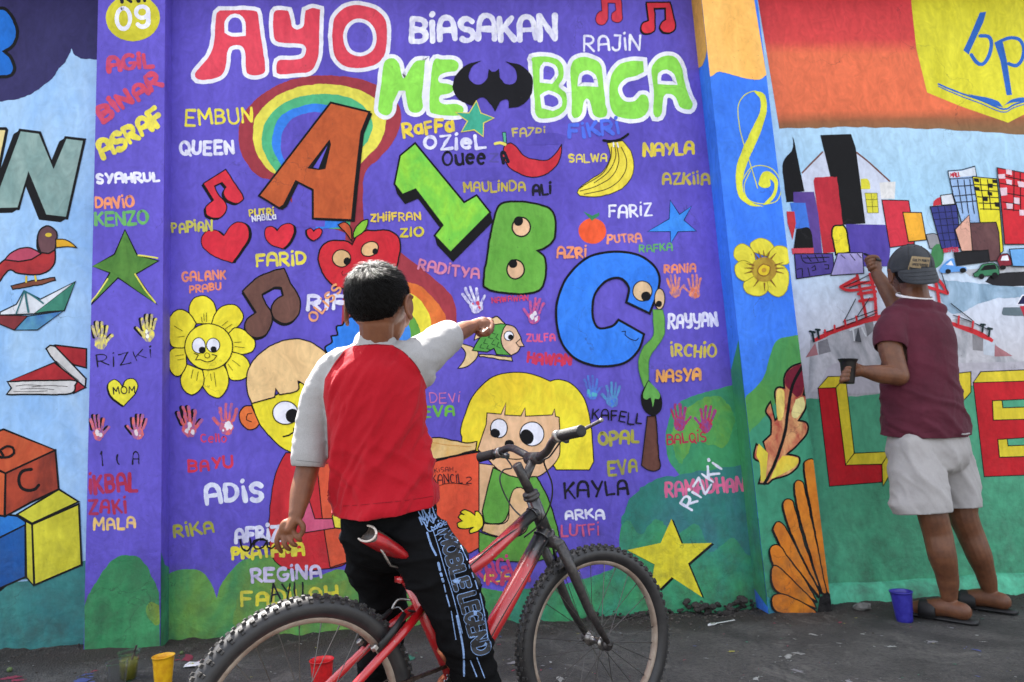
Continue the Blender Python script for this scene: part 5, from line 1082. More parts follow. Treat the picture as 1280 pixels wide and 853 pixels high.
# ================================================================== bicycle
RW = 0.273
def hub(px, py):
    v = ray(px, py); p = CAM+v
    for _ in range(5): p = CAM+v*((gz(p.x)+RW-CAM.z)/v.z)
    return p
HR, HF = hub(377, 915), hub(746, 801)
hd = Vector((HF.x-HR.x, HF.y-HR.y, 0)).normalized(); sdv = Vector((hd.y, -hd.x, 0))   # sdv: the bicycle's right-hand side, towards the camera
bpn = sdv
def bp_(px, py, off=0.0): return onP(px, py, HR+sdv*off, bpn)
BB = bp_(572, 860)
bike = thing('bicycle', 'small red mountain bicycle with black fork and knobbly tyres, straddled by the boy', 'bicycle', (BB.x, BB.y, gz(BB.x)))
def frame_mat():
    m = mat('red_frame_paint', (206, 26, 34), 0.28, spec=0.6, Coat_Weight=1.0, Coat_Roughness=0.22); nt = m.node_tree; L = nt.links.new; b = nt.nodes['Principled BSDF']
    geo = N(nt, 'ShaderNodeNewGeometry'); h = bp_(684, 655)
    vm = N(nt, 'ShaderNodeVectorMath', operation='DISTANCE'); L(geo.outputs['Position'], vm.inputs[0]); vm.inputs[1].default_value = h
    n = N(nt, 'ShaderNodeTexNoise'); n.inputs['Scale'].default_value = 45; n.inputs['Detail'].default_value = 6; L(geo.outputs['Position'], n.inputs['Vector'])
    a = N(nt, 'ShaderNodeMath', operation='MULTIPLY_ADD'); L(n.outputs[0], a.inputs[0]); a.inputs[1].default_value = 0.09; L(vm.outputs['Value'], a.inputs[2])
    r = N(nt, 'ShaderNodeMapRange'); r.inputs[1].default_value = 0.145; r.inputs[2].default_value = 0.20; L(a.outputs[0], r.inputs[0])
    x = N(nt, 'ShaderNodeMix', data_type='RGBA'); x.inputs[6].default_value = (*srgb((30, 28, 30)), 1); x.inputs[7].default_value = (*srgb((178, 16, 24)), 1); L(r.outputs[0], x.inputs[0])
    n2 = N(nt, 'ShaderNodeTexNoise'); n2.inputs['Scale'].default_value = 120; n2.inputs['Detail'].default_value = 4; L(geo.outputs['Position'], n2.inputs['Vector'])
    r2 = N(nt, 'ShaderNodeMapRange'); r2.inputs[1].default_value = 0.66; r2.inputs[2].default_value = 0.69; r2.inputs[4].default_value = 0.7; L(n2.outputs[0], r2.inputs[0])
    y = N(nt, 'ShaderNodeMix', data_type='RGBA'); L(x.outputs[2], y.inputs[6]); y.inputs[7].default_value = (*srgb((160, 130, 120)), 1); L(r2.outputs[0], y.inputs[0]); L(y.outputs[2], b.inputs['Base Color'])
    rr = N(nt, 'ShaderNodeMapRange'); rr.inputs[3].default_value = 0.22; rr.inputs[4].default_value = 0.5; L(n.outputs[0], rr.inputs[0]); L(rr.outputs[0], b.inputs['Roughness']); return m
FM = frame_mat()
BK = mat('black_bicycle_paint', (34, 32, 34), 0.38, noise_s=90, c2=(66, 60, 58), spec=0.6, bump=0.15, bs_=200)
RUB = mat('tyre_rubber', (34, 33, 34), 0.72, noise_s=40, c2=(58, 55, 52), bump=0.3, bs_=150)
SIDEW = mat('tyre_sidewall', (28, 27, 29), 0.45, noise_s=30, c2=(44, 42, 42))
RIM = mat('dusty_tan_rim', (168, 154, 140), 0.48, 0.4, noise_s=18, c2=(126, 106, 92), bump=0.2)
STL = mat('dull_steel', (176, 172, 168), 0.3, 0.9, noise_s=60, c2=(110, 104, 100)); COP = mat('rusted_copper_crank', (196, 118, 84), 0.4, 0.6, noise_s=40, c2=(142, 82, 60))
SPK = mat('dark_spoke_wire', (96, 92, 90), 0.35, 0.85); BPL = mat('black_plastic', (26, 26, 27), 0.5, bump=0.2, bs_=120); GRP = mat('rubber_grip', (30, 29, 30), 0.65, bump=0.4, bs_=300)
def cr(pts, n=6): return [Vector(tuple(0.5*(2*p1[a]+(-p0[a]+p2[a])*t+(2*p0[a]-5*p1[a]+4*p2[a]-p3[a])*t*t+(-p0[a]+3*p1[a]-3*p2[a]+p3[a])*t**3) for a in range(3))) for i in range(len(pts)-1) for p0, p1, p2, p3 in [(pts[max(i-1, 0)], pts[i], pts[i+1], pts[min(i+2, len(pts)-1)])] for t in [j/n for j in range(n)]]+[Vector(pts[-1])]
def torus(mb, c, ax, R, prof, n=72):
    """prof: closed list of (radial, axial) around the tyre circle"""
    ax = ax.normalized(); u = ax.orthogonal().normalized(); q = ax.cross(u); m = len(prof); vs = []
    for i in range(n):
        t = 2*math.pi*i/n; rd = u*math.cos(t)+q*math.sin(t)
        vs += [c+rd*(R+a)+ax*b for a, b in prof]
    fs = [(i*m+k, i*m+(k+1) % m, ((i+1) % n)*m+(k+1) % m, ((i+1) % n)*m+k) for i in range(n) for k in range(m)]
    return mb.add(vs, fs)
def wheel(c, ax, label, nsp=28, rear=False):
    ax = ax.normalized(); u = Vector((0, 0, 1)); u = (u-ax*u.dot(ax)).normalized(); q = ax.cross(u); rt_ = 0.0235
    Rc = RW-rt_-0.003
    b = MB(); torus(b, c, ax, Rc, [(rt_*math.cos(t), rt_*math.sin(t)) for t in [2*math.pi*i/14 for i in range(14)]], 90)
    W = b.part('wheel', SIDEW, bike, True, label)
    k = MB(); nk = 66
    for i in range(nk):
        for row, (off, w_, l_) in enumerate(((-0.62, .0085, .010), (0.62, .0085, .010), (-0.2, .0065, .009), (0.2, .0065, .009), (-0.98, .006, .008), (0.98, .006, .008))):
            t = 2*math.pi*(i+(0.5 if row in (2, 3) else 0)+(0.25 if row % 2 else 0))/nk
            rd = u*math.cos(t)+q*math.sin(t); tg = ax.cross(rd)
            nrm = rd*math.cos(off)+ax*math.sin(off); sd2 = -rd*math.sin(off)+ax*math.cos(off)
            M = Matrix((sd2, tg, nrm)).transposed(); p = c+rd*Rc+nrm*(rt_+0.0018)
            h = 0.0065; x, y, z = w_/2, l_/2, h/2
            vs = [M @ Vector((a*x*(0.75 if d > 0 else 1), b_*y*(0.75 if d > 0 else 1), d*z)) for a in (-1, 1) for b_ in (-1, 1) for d in (-1, 1)]
            k.add([p+v for v in vs], [(0, 1, 3, 2), (4, 6, 7, 5), (0, 4, 5, 1), (2, 3, 7, 6), (1, 5, 7, 3)])
    o = k.part('tread_knobs', RUB, W); o['kind'] = 'stuff'
    b = MB(); Ri = Rc-rt_*0.75; torus(b, c, ax, Ri, [(0.004, -0.011), (-0.010, -0.0105), (-0.0145, -0.005), (-0.0145, 0.005), (-0.010, 0.0105), (0.004, 0.011)], 72); b.part('rim', RIM, W, True)
    hw = 0.052
    b = MB(); b.lathe(c-ax*0.034, ax, [(0, 0.0), (0, 0.021), (0.004, 0.021), (0.006, 0.012), (0.034, 0.010), (0.062, 0.012), (0.064, 0.021), (0.068, 0.021), (0.068, 0)], 20); b.part('hub', STL, W, True)
    b = MB(); b.lathe(c-ax*(hw+0.016), ax, [(0, 0), (0, 0.0045), (0.014, 0.0048), (0.0145, 0.009), (0.024, 0.009), (0.0245, 0.005), (2*hw+0.0075, 0.005), (2*hw+0.008, 0.009), (2*hw+0.018, 0.009), (2*hw+0.0185, 0.0045), (2*hw+0.032, 0.0045), (2*hw+0.032, 0)], 12); b.part('axle', mat('axle_steel', (60, 56, 54), 0.45, 0.7) if 'axle_steel' not in bpy.data.materials else bpy.data.materials['axle_steel'], W, True)
    for i in range(nsp):
        t = 2*math.pi*i/nsp; s = 1 if i % 2 else -1; t2 = t+(0.55 if (i//2) % 2 else -0.55)
        p = c+(u*math.cos(t2)+q*math.sin(t2))*0.019+ax*(0.031*s); e = c+(u*math.cos(t)+q*math.sin(t))*(Ri-0.012)+ax*0.002*s
        b = MB(); b.tube([p, e-(e-p).normalized()*0.012, e-(e-p).normalized()*0.0118, e], [0.001, 0.001, 0.0018, 0.0018], 5, False); b.part('spoke', SPK, W)
    for sgn in (() if rear else ()): pass
    t = 2.1; e = c+(u*math.cos(t)+q*math.sin(t))*(Ri-0.014); b = MB(); b.tube([e, e-(e-c).normalized()*0.03], 0.0032, 8); b.part('valve', BPL, W, True)
    return W
wheel(HR, sdv, 'rear wheel with sunlit knobbly tyre', rear=True)
faxis = (sdv-hd*0.17).normalized(); wheel(HF, faxis, 'front wheel with tan rim')
# frame
HT, HB = bp_(665, 622), bp_(683, 668); ST = bp_(511, 722); STJ = bp_(524, 752)
fr = MB(); fr.tube([ST, BB], 0.0180, 18); frame = fr.part('frame', FM, bike, True)
def fpart(name, pts, rs, m=FM, n=18, par=None, **k): b = MB(); b.tube(pts, rs, n, **k); return b.part(name, m, par or bike, True)
fpart('top_tube', [HT+(HB-HT)*0.32, HT+(HB-HT)*0.32+(STJ-HT)*0.5, STJ], [0.0182]*3, par=frame)
fpart('down_tube', [HB-(HB-HT)*0.1, (HB+BB)/2, BB], [0.0228]*3, par=frame)
fpart('head_tube', [HT, HB], 0.0195, par=frame)
b = MB(); b.lathe(BB-sdv*0.036, sdv, [(0, 0), (0, 0.021), (0.072, 0.021), (0.072, 0)], 20); b.part('bottom_bracket', FM, frame, True)
for s in (-1, 1):
    o_ = sdv*(0.052*s)
    fpart('seat_stay', [STJ+(BB-STJ)*0.05+sdv*0.014*s, STJ*0.78+HR*0.22+sdv*0.034*s-Vector((0, 0, .005)), HR+o_+Vector((0, 0, .012))], [0.0105, 0.0105, 0.008], n=12, par=frame)
    fpart('chain_stay', [BB+sdv*0.024*s, BB*0.6+HR*0.4+sdv*0.036*s, HR+o_], [0.0115, 0.0105, 0.008], n=12, par=frame)
    b = MB(); b.box(HR+o_, (0.004, 0.034, 0.04), Matrix((sdv, hd, Vector((0, 0, 1)))).transposed()); b.part('dropout', BK, frame)
for p_, d_, r_ in ((STJ, (HT-STJ), 0.0190), (BB, (HB-BB), 0.0236), (HB-(HB-HT)*0.1, (BB-HB), 0.0236), (HT+(HB-HT)*0.32, (STJ-HT), 0.0190)):
    d_ = d_.normalized(); q_ = p_+d_*0.021; b = MB(); torus(b, q_, d_, r_, [(0.0016*math.cos(t), 0.0022*math.sin(t)) for t in [i*math.pi/3 for i in range(6)]], 30); b.part('weld', FM, frame, True)
b = MB(); b.tube(cr([HT+(HB-HT)*0.32+sdv*0.016-Vector((0, 0, .012)), (HT*0.6+STJ*0.4)+sdv*0.014-Vector((0, 0, .022)), (HT*0.25+STJ*0.75)+sdv*0.013-Vector((0, 0, .02)), STJ+sdv*0.018-Vector((0, 0, .016)), STJ*0.86+HR*0.14+sdv*0.02+Vector((0, 0, .02)), HR+(STJ-HR).normalized()*0.33+sdv*0.01]), 0.0022, 7); b.part('rear_brake_cable', BPL, bike, True)
b = MB(); b.tube(cr([HB+sdv*0.02, (HB*0.7+BB*0.3)+sdv*0.021-hd*0.006, (HB*0.3+BB*0.7)+sdv*0.021-hd*0.006, BB+sdv*0.03-Vector((0, 0, .02)), HR*0.7+BB*0.3+sdv*0.045-Vector((0, 0, .012)), HR+sdv*0.06]), 0.0022, 7); b.part('gear_cable', BPL, bike, True)
for p_, ax_ in ((HT, (HT-HB).normalized()), (HB, (HB-HT).normalized())):
    b = MB(); b.lathe(p_-ax_*0.004, ax_, [(0, 0.021), (0.004, 0.0245), (0.009, 0.0245), (0.011, 0.019), (0.015, 0.0235), (0.020, 0.0225), (0.024, 0.015), (0.024, 0)], 20); b.part('headset', BK, bike, True)
# fork
CR = HB+(HB-HT).normalized()*0.030; hu = (HT-HB).normalized()
b = MB(); b.tube([CR-faxis*0.056, CR-faxis*0.03+hu*0.008, CR+hu*0.010, CR+faxis*0.03+hu*0.008, CR+faxis*0.056], [0.016, 0.018, 0.020, 0.018, 0.016], 12); fork = b.part('fork', BK, bike, True)
for s in (-1, 1):
    e = HF+faxis*0.052*s; s0 = CR+faxis*0.05*s
    b = MB(); b.tube([s0+hu*0.004, s0*0.72+e*0.28, s0*0.35+e*0.65-hd*0.008, e+Vector((0, 0, 0.006))], [0.0145, 0.0150, 0.0125, 0.0085], 14); b.part('fork_leg', BK, fork, True)
    b = MB(); b.lathe(e-faxis*0.003, faxis, [(0, 0), (0, 0.017), (0.006, 0.017), (0.006, 0)], 14); b.part('dropout', BK, fork, True)
# stem and bars
Q0 = bp_(664, 618); Q1 = bp_(646, 581); CL_ = bp_(667, 573)
b = MB(); b.tube([Q0, Q0*0.5+Q1*0.5, Q1, Q1+(Q1-Q0).normalized()*0.002], [0.0135, 0.0135, 0.0140, 0.011], 16); stem = b.part('stem', BK, bike, True)
b = MB(); b.tube([Q0*0.55+Q1*0.45, Q0*0.35+Q1*0.3+CL_*0.35, CL_], [0.012, 0.0125, 0.0135], 14); b.lathe(CL_-sdv*0.026, sdv, [(0, 0), (0, 0.0175), (0.052, 0.0175), (0.052, 0)], 18); b.part('stem_arm', BK, stem, True)
dC = (CL_-CAM).dot(fw)
GL_, GLi, BLa, BLb = onD(600, 572, dC+0.20), onD(620, 567, dC+0.17), onD(637, 560, dC+0.12), onD(652, 566, dC+0.05)
GR_, GRi, BRa, BRb = onD(726, 539, dC-0.24), onD(700, 545, dC-0.165), onD(691, 552, dC-0.125), onD(682, 566, dC-0.06)
b = MB(); b.tube(cr([GL_, GLi, BLa, BLb, CL_, BRb, BRa, GRi, GR_]), 0.0112, 14); bars = b.part('handlebar', BK, bike, True)
for a_, c_ in ((GL_, GLi), (GR_, GRi)):
    d_ = (c_-a_).normalized(); L_ = (c_-a_).length*0.92
    b = MB(); b.lathe(a_-d_*0.004, d_, [(0, 0.006), (0, 0.0145), (0.004, 0.0158)]+[(0.006+(L_-0.012)*i/14, 0.0142+(0.0009 if i % 2 else 0)) for i in range(15)]+[(L_, 0.0152), (L_+0.002, 0.011)], 18); b.part('grip', GRP, bars, True)
    e = a_+d_*(L_+0.016)
    b = MB(); b.lathe(e-d_*0.008, d_, [(0, 0), (0, 0.0165), (0.016, 0.0165), (0.016, 0)], 16)
    o2 = (hd*0.9-Vector((0, 0, 1))*0.35).normalized(); b.box(e+o2*0.022, (0.014, 0.03, 0.014), Matrix((d_, o2, d_.cross(o2))).transposed()); b.part('brake_clamp', STL, bars, True)
LVe = onD(753, 525, dC-0.21); LVs = onD(704, 547, dC-0.15)
b = MB(); b.tube(cr([LVs+hd*0.03, onD(722, 538, dC-0.155)+hd*0.02, LVe]), [0.0048]*13, 10); b.part('brake_lever', STL, bars, True)
b = MB(); b.tube(cr([GLi+hd*0.045, GLi+hd*0.05+(GL_-GLi)*0.5, GL_+hd*0.05-Vector((0, 0, .01))]), [0.004]*13, 8); b.part('brake_lever', STL, bars, True)
# cables
for pts, nm in (([onD(703, 549, dC-0.15), onD(688, 570, dC-0.12), onD(680, 578, dC-0.08), onD(690, 605, dC-0.06), onD(688, 630, dC-0.05), onD(675, 655, dC-0.04), onD(655, 672, dC-0.03)], 'brake_cable'),
                ([onD(627, 566, dC+0.14), onD(640, 584, dC+0.1), onD(629, 588, dC+0.08), onD(625, 602, dC+0.05), onD(636, 628, dC+0.03), onD(651, 645, dC-0.02), onD(668, 651, dC-0.03)], 'brake_cable')):
    b = MB(); b.tube(cr(pts), 0.0024, 8); b.part(nm, BPL, bike, True)
# front brake
def vbrake(c, ax, upv, fwd, par_label):
    b = MB()
    for s in (-1, 1):
        p0 = c+ax*0.034*s-upv*0.055+fwd*0.014; p1 = c+ax*0.042*s+fwd*0.022; p2 = c+ax*0.030*s+upv*0.045+fwd*0.024
        b.tube([p0, p1, p2], [(0.009, 0.006), (0.008, 0.005), (0.006, 0.004)], 8)
    o = b.part('brake', BPL, bike, True, par_label)
    for s in (-1, 1):
        p0 = c+ax*0.034*s-upv*0.055+fwd*0.02; b = MB(); b.lathe(p0, fwd, [(0, 0), (0, 0.0085), (0.009, 0.0085), (0.011, 0.005), (0.011, 0)], 6); b.part('pivot_bolt', STL, o)
        b = MB(); b.box(c+ax*0.021*s-upv*0.022, (0.010, 0.045, 0.011), Matrix((ax, upv.cross(ax), upv)).transposed()); b.part('brake_pad', BPL, o)
    b = MB(); b.tube(cr([c+ax*0.03+upv*0.045+fwd*0.024, c+ax*0.0+upv*0.052+fwd*0.03, c-ax*0.03+upv*0.045+fwd*0.024]), 0.0018, 6)
    b.tube(cr([c-ax*0.03+upv*0.045+fwd*0.024, c-ax*0.028+upv*0.07+fwd*0.03, c-ax*0.0+upv*0.085+fwd*0.02]), 0.0032, 8); b.part('brake_noodle', STL, o, True)
vbrake(CR+(HF-CR).normalized()*0.055, faxis, hu, (hd*0.9+Vector((0, 0, 0.3))).normalized(), 'front brake')
ss = (STJ-HR).normalized(); vbrake(HR+ss*0.262, sdv, ss, Vector((-ss.z*hd.x, -ss.z*hd.y, ss.dot(hd))).normalized(), 'rear brake')
# seat post and saddle
SP = ST+(ST-BB).normalized()*0.035; b = MB(); b.tube([ST-(ST-BB).normalized()*0.02, SP+(ST-BB).normalized()*0.01], 0.0125, 14); b.part('seat_post', BK, bike, True)
b = MB(); b.lathe(ST-(ST-BB).normalized()*0.012, (ST-BB), [(0, 0.0165), (0, 0.0205), (0.016, 0.0205), (0.016, 0.0165)], 18); b.box(ST-hd*0.024, (0.026, 0.016, 0.014), Matrix((sdv, hd, Vector((0, 0, 1)))).transposed()); b.part('seat_clamp', FM, bike, True)
T0 = bp_(453, 688); T1 = bp_(548, 712); sl_ = (T1-T0); Ls = 0.24; sf = sl_.normalized(); su = sdv.cross(sf)*1; su = su if su.z > 0 else -su
vs = []; fs = []; nn = 18; NL = 14; SADr = []
for i in range(NL+1):
    u = i/NL; wdt = (0.062*(1-u)**0.55*(1-0.15*(1-u)**6)+0.020) if u < 1 else 0.016
    if u < 0.08: wdt *= 0.72+0.28*u/0.08
    c = T0+sf*(u*Ls)+su*(0.020+0.018*(1-u)**2-0.012*math.sin(math.pi*u))
    for k in range(nn):
        t = 2*math.pi*k/nn; x = wdt*math.cos(t); y = 0.018*math.sin(t)*(1.0 if math.sin(t) > 0 else 1.15)-0.008*(abs(math.cos(t))**3)
        vs.append(c+sdv*x+su*y)
for i in range(NL):
    for k in range(nn): fs.append((i*nn+k, i*nn+(k+1) % nn, (i+1)*nn+(k+1) % nn, (i+1)*nn+k))
fs.append(tuple(range(nn-1, -1, -1))); fs.append(tuple(NL*nn+k for k in range(nn)))
RSD = mat('red_saddle_vinyl', (164, 20, 26), 0.35, noise_s=60, amt=0.25, bump=0.2); BSD = mat('worn_black_saddle_vinyl', (30, 28, 28), 0.45, noise_s=35, c2=(90, 74, 64), bump=0.4)
sadl = part('saddle', vs, fs, RSD, bike, True); sadl.data.materials.append(BSD)
for i, f in enumerate(sadl.data.polygons):
    if i < NL*nn:
        k = i % nn
        if 1 <= k <= 9 and not (i//nn < 9 and k in (1, 9)): f.material_index = 1
    elif i == NL*nn: f.material_index = 1
b = MB(); rimv = [T0-sf*0.002+su*(0.020+0.018)+sdv*(0.0576*math.cos(t))*0.80+su*(0.018*math.sin(t)) for t in [2*math.pi*i/20 for i in range(21)]]
b.tube(rimv, 0.0028, 6, False); b.part('saddle_piping', mat('cream_piping', (214, 200, 190), 0.5), sadl, True)
for s in (-1, 1):
    b = MB(); b.tube([T0+sf*0.03+sdv*0.03*s+su*0.012, T0+sf*0.07+sdv*0.022*s-su*0.018, T0+sf*0.16+sdv*0.02*s-su*0.014, T0+sf*0.22+sdv*0.008*s+su*0.01], 0.0035, 8); b.part('saddle_rail', STL, sadl, True)
# drivetrain
CRc = BB+sdv*0.046
b = MB(); torus(b, CRc, sdv, 0.066, [(0.010, -0.0012), (0.010, 0.0012), (-0.006, 0.0012), (-0.006, -0.0012)], 76)
for i in range(38):
    t = 2*math.pi*i/38; rd = Vector((0, 0, 1))*math.cos(t)+hd*math.sin(t); b.box(CRc+rd*0.078, (0.0024, 0.005, 0.007), Matrix((sdv, sdv.cross(rd), rd)).transposed())
for i in range(5):
    t = 2*math.pi*i/5; rd = Vector((0, 0, 1))*math.cos(t)+hd*math.sin(t); b.tube([CRc, CRc+rd*0.064], [(0.008, 0.003)]*2, 8)
ring = b.part('chainring', STL, bike)
cdir = (bp_(524, 793, 0.06)-bp_(572, 860, 0.06)).normalized()
for s, d_ in ((1, cdir), (-1, -cdir)):
    c0 = BB+sdv*(0.062*s); c1 = c0+d_*0.145+sdv*0.008*s
    b = MB(); b.tube([c0-d_*0.012, c0+d_*0.02, c0+d_*0.12, c1+d_*0.012], [(0.008, 0.015), (0.0075, 0.0135), (0.0065, 0.0105), (0.007, 0.013)], 14, flat=tuple(sdv)); cr_ = b.part('crank_arm', COP, bike, True)
    b = MB(); pc = c1+sdv*(0.05*s)
    b.lathe(c1-sdv*0.006*s, sdv*s, [(0, 0.0), (0, 0.0075), (0.09, 0.006), (0.09, 0)], 10)
    Mx = Matrix((sdv, hd, Vector((0, 0, 1)))).transposed()
    for k in (-1, 1): b.box(pc+hd*0.034*k, (0.078, 0.010, 0.018), Mx); b.box(pc+sdv*0.036*k, (0.008, 0.062, 0.017), Mx)
    if s < 0: b.part('pedal', BPL, bike)
    if s > 0: q_ = MB(); q_.lathe(c1+sdv*0.0062, sdv, [(0, 0), (0, 0.0075), (0.0012, 0.0075), (0.0012, 0)], 16); q_.part('pedal_hole_shade', BPL, cr_)  # flat black disc stands in for the shade inside the empty hole
cgR = HR+sdv*0.044
b = MB(); torus(b, cgR, sdv, 0.032, [(0.004, -0.002), (0.006, 0.0), (0.004, 0.002), (-0.02, 0.002), (-0.02, -0.002)], 36); torus(b, cgR-sdv*0.006, sdv, 0.038, [(0.004, -0.002), (0.006, 0.0), (0.004, 0.002), (-0.02, 0.002), (-0.02, -0.002)], 36); b.part('sprocket', STL, bike)
ch = MB(); tops = [(CRc+Vector((0, 0, .078)), cgR+Vector((0, 0, .037))), (cgR-Vector((0, 0, .037)), CRc-Vector((0, 0, .078)))]
pth = []
for a_, e_ in tops: n_ = 42; pth += [a_.lerp(e_, i/n_) for i in range(n_+1)]
for i in range(1, 14): t = math.pi*i/14; pth.append(CRc+hd*0.078*math.sin(t)-Vector((0, 0, 0.078*math.cos(t))))
pth.append(pth[0])
for i in range(len(pth)-1):
    m_ = (pth[i]+pth[i+1])/2; d_ = (pth[i+1]-pth[i]); l_ = d_.length
    if l_ > 0.05: continue
    d_.normalize(); Mx = Matrix((sdv, d_, sdv.cross(d_))).transposed(); ch.box(m_, (0.0075 if i % 2 else 0.0052, l_*0.96, 0.0072), Mx)
o = ch.part('chain', mat('rusty_chain', (70, 56, 48), 0.5, 0.7, noise_s=90, c2=(40, 34, 32)), bike); o['kind'] = 'stuff'
b = MB(); b.tube([HR-sdv*0.06-hd*0.0, HR-sdv*0.064+hd*0.06-Vector((0, 0, .12)), HR-sdv*0.075+hd*0.10-Vector((0, 0, .26))], 0.008, 10); b.part('kickstand', BK, bike, True)
# ================================================================== people
def remesh(mb, voxel, it=4, disp=None, fac=0.5):
    me = mesh('tmp', mb.v, mb.f); o = bpy.data.objects.new('tmp', me); COL.objects.link(o)
    r = o.modifiers.new('r', 'REMESH'); r.mode = 'VOXEL'; r.voxel_size = voxel; r.use_smooth_shade = True
    s = o.modifiers.new('s', 'SMOOTH'); s.iterations = it; s.factor = fac
    dg = bpy.context.evaluated_depsgraph_get(); e = o.evaluated_get(dg)
    out = bpy.data.meshes.new_from_object(e); bpy.data.objects.remove(o); bpy.data.meshes.remove(me)
    if disp:
        co = [v.co.copy() for v in out.vertices]; nr = [v.normal.copy() for v in out.vertices]
        for i, v in enumerate(out.vertices): v.co = co[i]+nr[i]*disp(co[i], nr[i])
        out.update()
    smooth(out); return out
def body_part(name, me, mats, parent, label=None):
    off = parent.location if parent.parent is None else parent.parent.location
    me.transform(Matrix.Translation(-off)); o = link(name, me, mats, parent)
    if label: o['label'] = label
    return o
def chain(mb, pts, rs, n=16, k=6):
    """smooth tapering limb through pts; rs radii (number or pair); rounded ends"""
    P3 = [Vector(p) for p in pts]; R = [(r if isinstance(r, tuple) else (r, r)) for r in rs]; pp = []; rr = []
    for i in range(len(P3)-1):
        p0, p1, p2, p3 = P3[max(i-1, 0)], P3[i], P3[i+1], P3[min(i+2, len(P3)-1)]
        for j in range(k):
            t = j/k; pp.append(0.5*(2*p1+(p2-p0)*t+(2*p0-5*p1+4*p2-p3)*t*t+(3*p1-p0-3*p2+p3)*t**3)); s = t*t*(3-2*t)
            rr.append((R[i][0]*(1-s)+R[i+1][0]*s, R[i][1]*(1-s)+R[i+1][1]*s))
    pp.append(P3[-1]); rr.append(R[-1])
    a = (pp[0]-pp[1]).normalized(); b = (pp[-1]-pp[-2]).normalized()
    for f, q in ((0.55, 0.85), (0.9, 0.45)):
        pass
    pre = [(pp[0]+a*rr[0][1]*x, (rr[0][0]*y, rr[0][1]*y)) for x, y in ((0.92, 0.38), (0.7, 0.71), (0.38, 0.92))]
    post = [(pp[-1]+b*rr[-1][1]*x, (rr[-1][0]*y, rr[-1][1]*y)) for x, y in ((0.38, 0.92), (0.7, 0.71), (0.92, 0.38))]
    mb.tube([p for p, _ in pre]+pp+[p for p, _ in post], [r for _, r in pre]+rr+[r for _, r in post], n, flat=FLAT[0])
FLAT = [None]
def skin(name, c, c2):
    m = mat(name, c, 0.5, noise_s=26, c2=c2, bump=0.12, bs_=350, spec=0.4); b = m.node_tree.nodes['Principled BSDF']
    b.inputs['Subsurface Weight'].default_value = 0.12; b.inputs['Subsurface Radius'].default_value = (0.02, 0.008, 0.004); b.inputs['Subsurface Scale'].default_value = 0.5; return m
def cloth(name, c, wsc=900, c2=None, rough=0.85, bump=0.35):
    m = mat(name, c, rough, noise_s=7, c2=c2 or tuple(v*0.9 for v in c), spec=0.2); nt = m.node_tree; L = nt.links.new; b = nt.nodes['Principled BSDF']
    geo = N(nt, 'ShaderNodeNewGeometry'); n = N(nt, 'ShaderNodeTexNoise'); n.inputs['Scale'].default_value = wsc; n.inputs['Detail'].default_value = 2; L(geo.outputs['Position'], n.inputs['Vector'])
    bp = N(nt, 'ShaderNodeBump'); bp.inputs['Strength'].default_value = bump; bp.inputs['Distance'].default_value = 0.0015; L(n.outputs[0], bp.inputs['Height']); L(bp.outputs[0], b.inputs['Normal'])
    w1 = N(nt, 'ShaderNodeTexNoise'); w1.inputs['Scale'].default_value = 26; w1.inputs['Detail'].default_value = 3; w1.inputs['Distortion'].default_value = 1.4; L(geo.outputs['Position'], w1.inputs['Vector'])
    b2 = N(nt, 'ShaderNodeBump'); b2.inputs['Strength'].default_value = 0.22; b2.inputs['Distance'].default_value = 0.008; L(w1.outputs[0], b2.inputs['Height']); L(bp.outputs[0], b2.inputs['Normal']); L(b2.outputs[0], b.inputs['Normal'])
    b.inputs['Sheen Weight'].default_value = 0.05; return m
def proj(p):
    q = p-CAM; d = q.dot(fw); return 640+FPX*q.dot(rt)/d, 426.5-FPX*q.dot(up)/d
def inpoly(x, y, poly):
    """signed distance, positive inside"""
    ins = False; dm = 1e9; n = len(poly)
    for i in range(n):
        x1, y1 = poly[i]; x2, y2 = poly[(i+1) % n]
        if (y1 > y) != (y2 > y) and x < (x2-x1)*(y-y1)/(y2-y1)+x1: ins = not ins
        dx, dy = x2-x1, y2-y1; t = max(0, min(1, ((x-x1)*dx+(y-y1)*dy)/(dx*dx+dy*dy+1e-9))); dm = min(dm, math.hypot(x-x1-t*dx, y-y1-t*dy))
    return dm if ins else -dm
def two_tone(name, ma_c, mb_c, c1b, c2b):
    """dyed cloth in two colours, split along the seam stored on the mesh"""
    m = cloth(name, ma_c); nt = m.node_tree; L = nt.links.new; b = nt.nodes['Principled BSDF']
    at = N(nt, 'ShaderNodeAttribute'); at.attribute_name = 'seam'; r = N(nt, 'ShaderNodeMapRange'); r.inputs[1].default_value = -0.4; r.inputs[2].default_value = 0.4; L(at.outputs['Fac'], r.inputs[0])
    geo = N(nt, 'ShaderNodeNewGeometry'); n = N(nt, 'ShaderNodeTexNoise'); n.inputs['Scale'].default_value = 420; n.inputs['Detail'].default_value = 2; L(geo.outputs['Position'], n.inputs['Vector'])
    mx1 = N(nt, 'ShaderNodeMix', data_type='RGBA'); L(n.outputs[0], mx1.inputs[0]); mx1.inputs[6].default_value = (*srgb(mb_c), 1); mx1.inputs[7].default_value = (*srgb(c2b), 1)
    mx2 = N(nt, 'ShaderNodeMix', data_type='RGBA'); L(n.outputs[0], mx2.inputs[0]); mx2.inputs[6].default_value = (*srgb(ma_c), 1); mx2.inputs[7].default_value = (*srgb(c1b), 1)
    x = N(nt, 'ShaderNodeMix', data_type='RGBA'); L(r.outputs[0], x.inputs[0]); L(mx1.outputs[2], x.inputs[6]); L(mx2.outputs[2], x.inputs[7]); L(x.outputs[2], b.inputs['Base Color']); return m
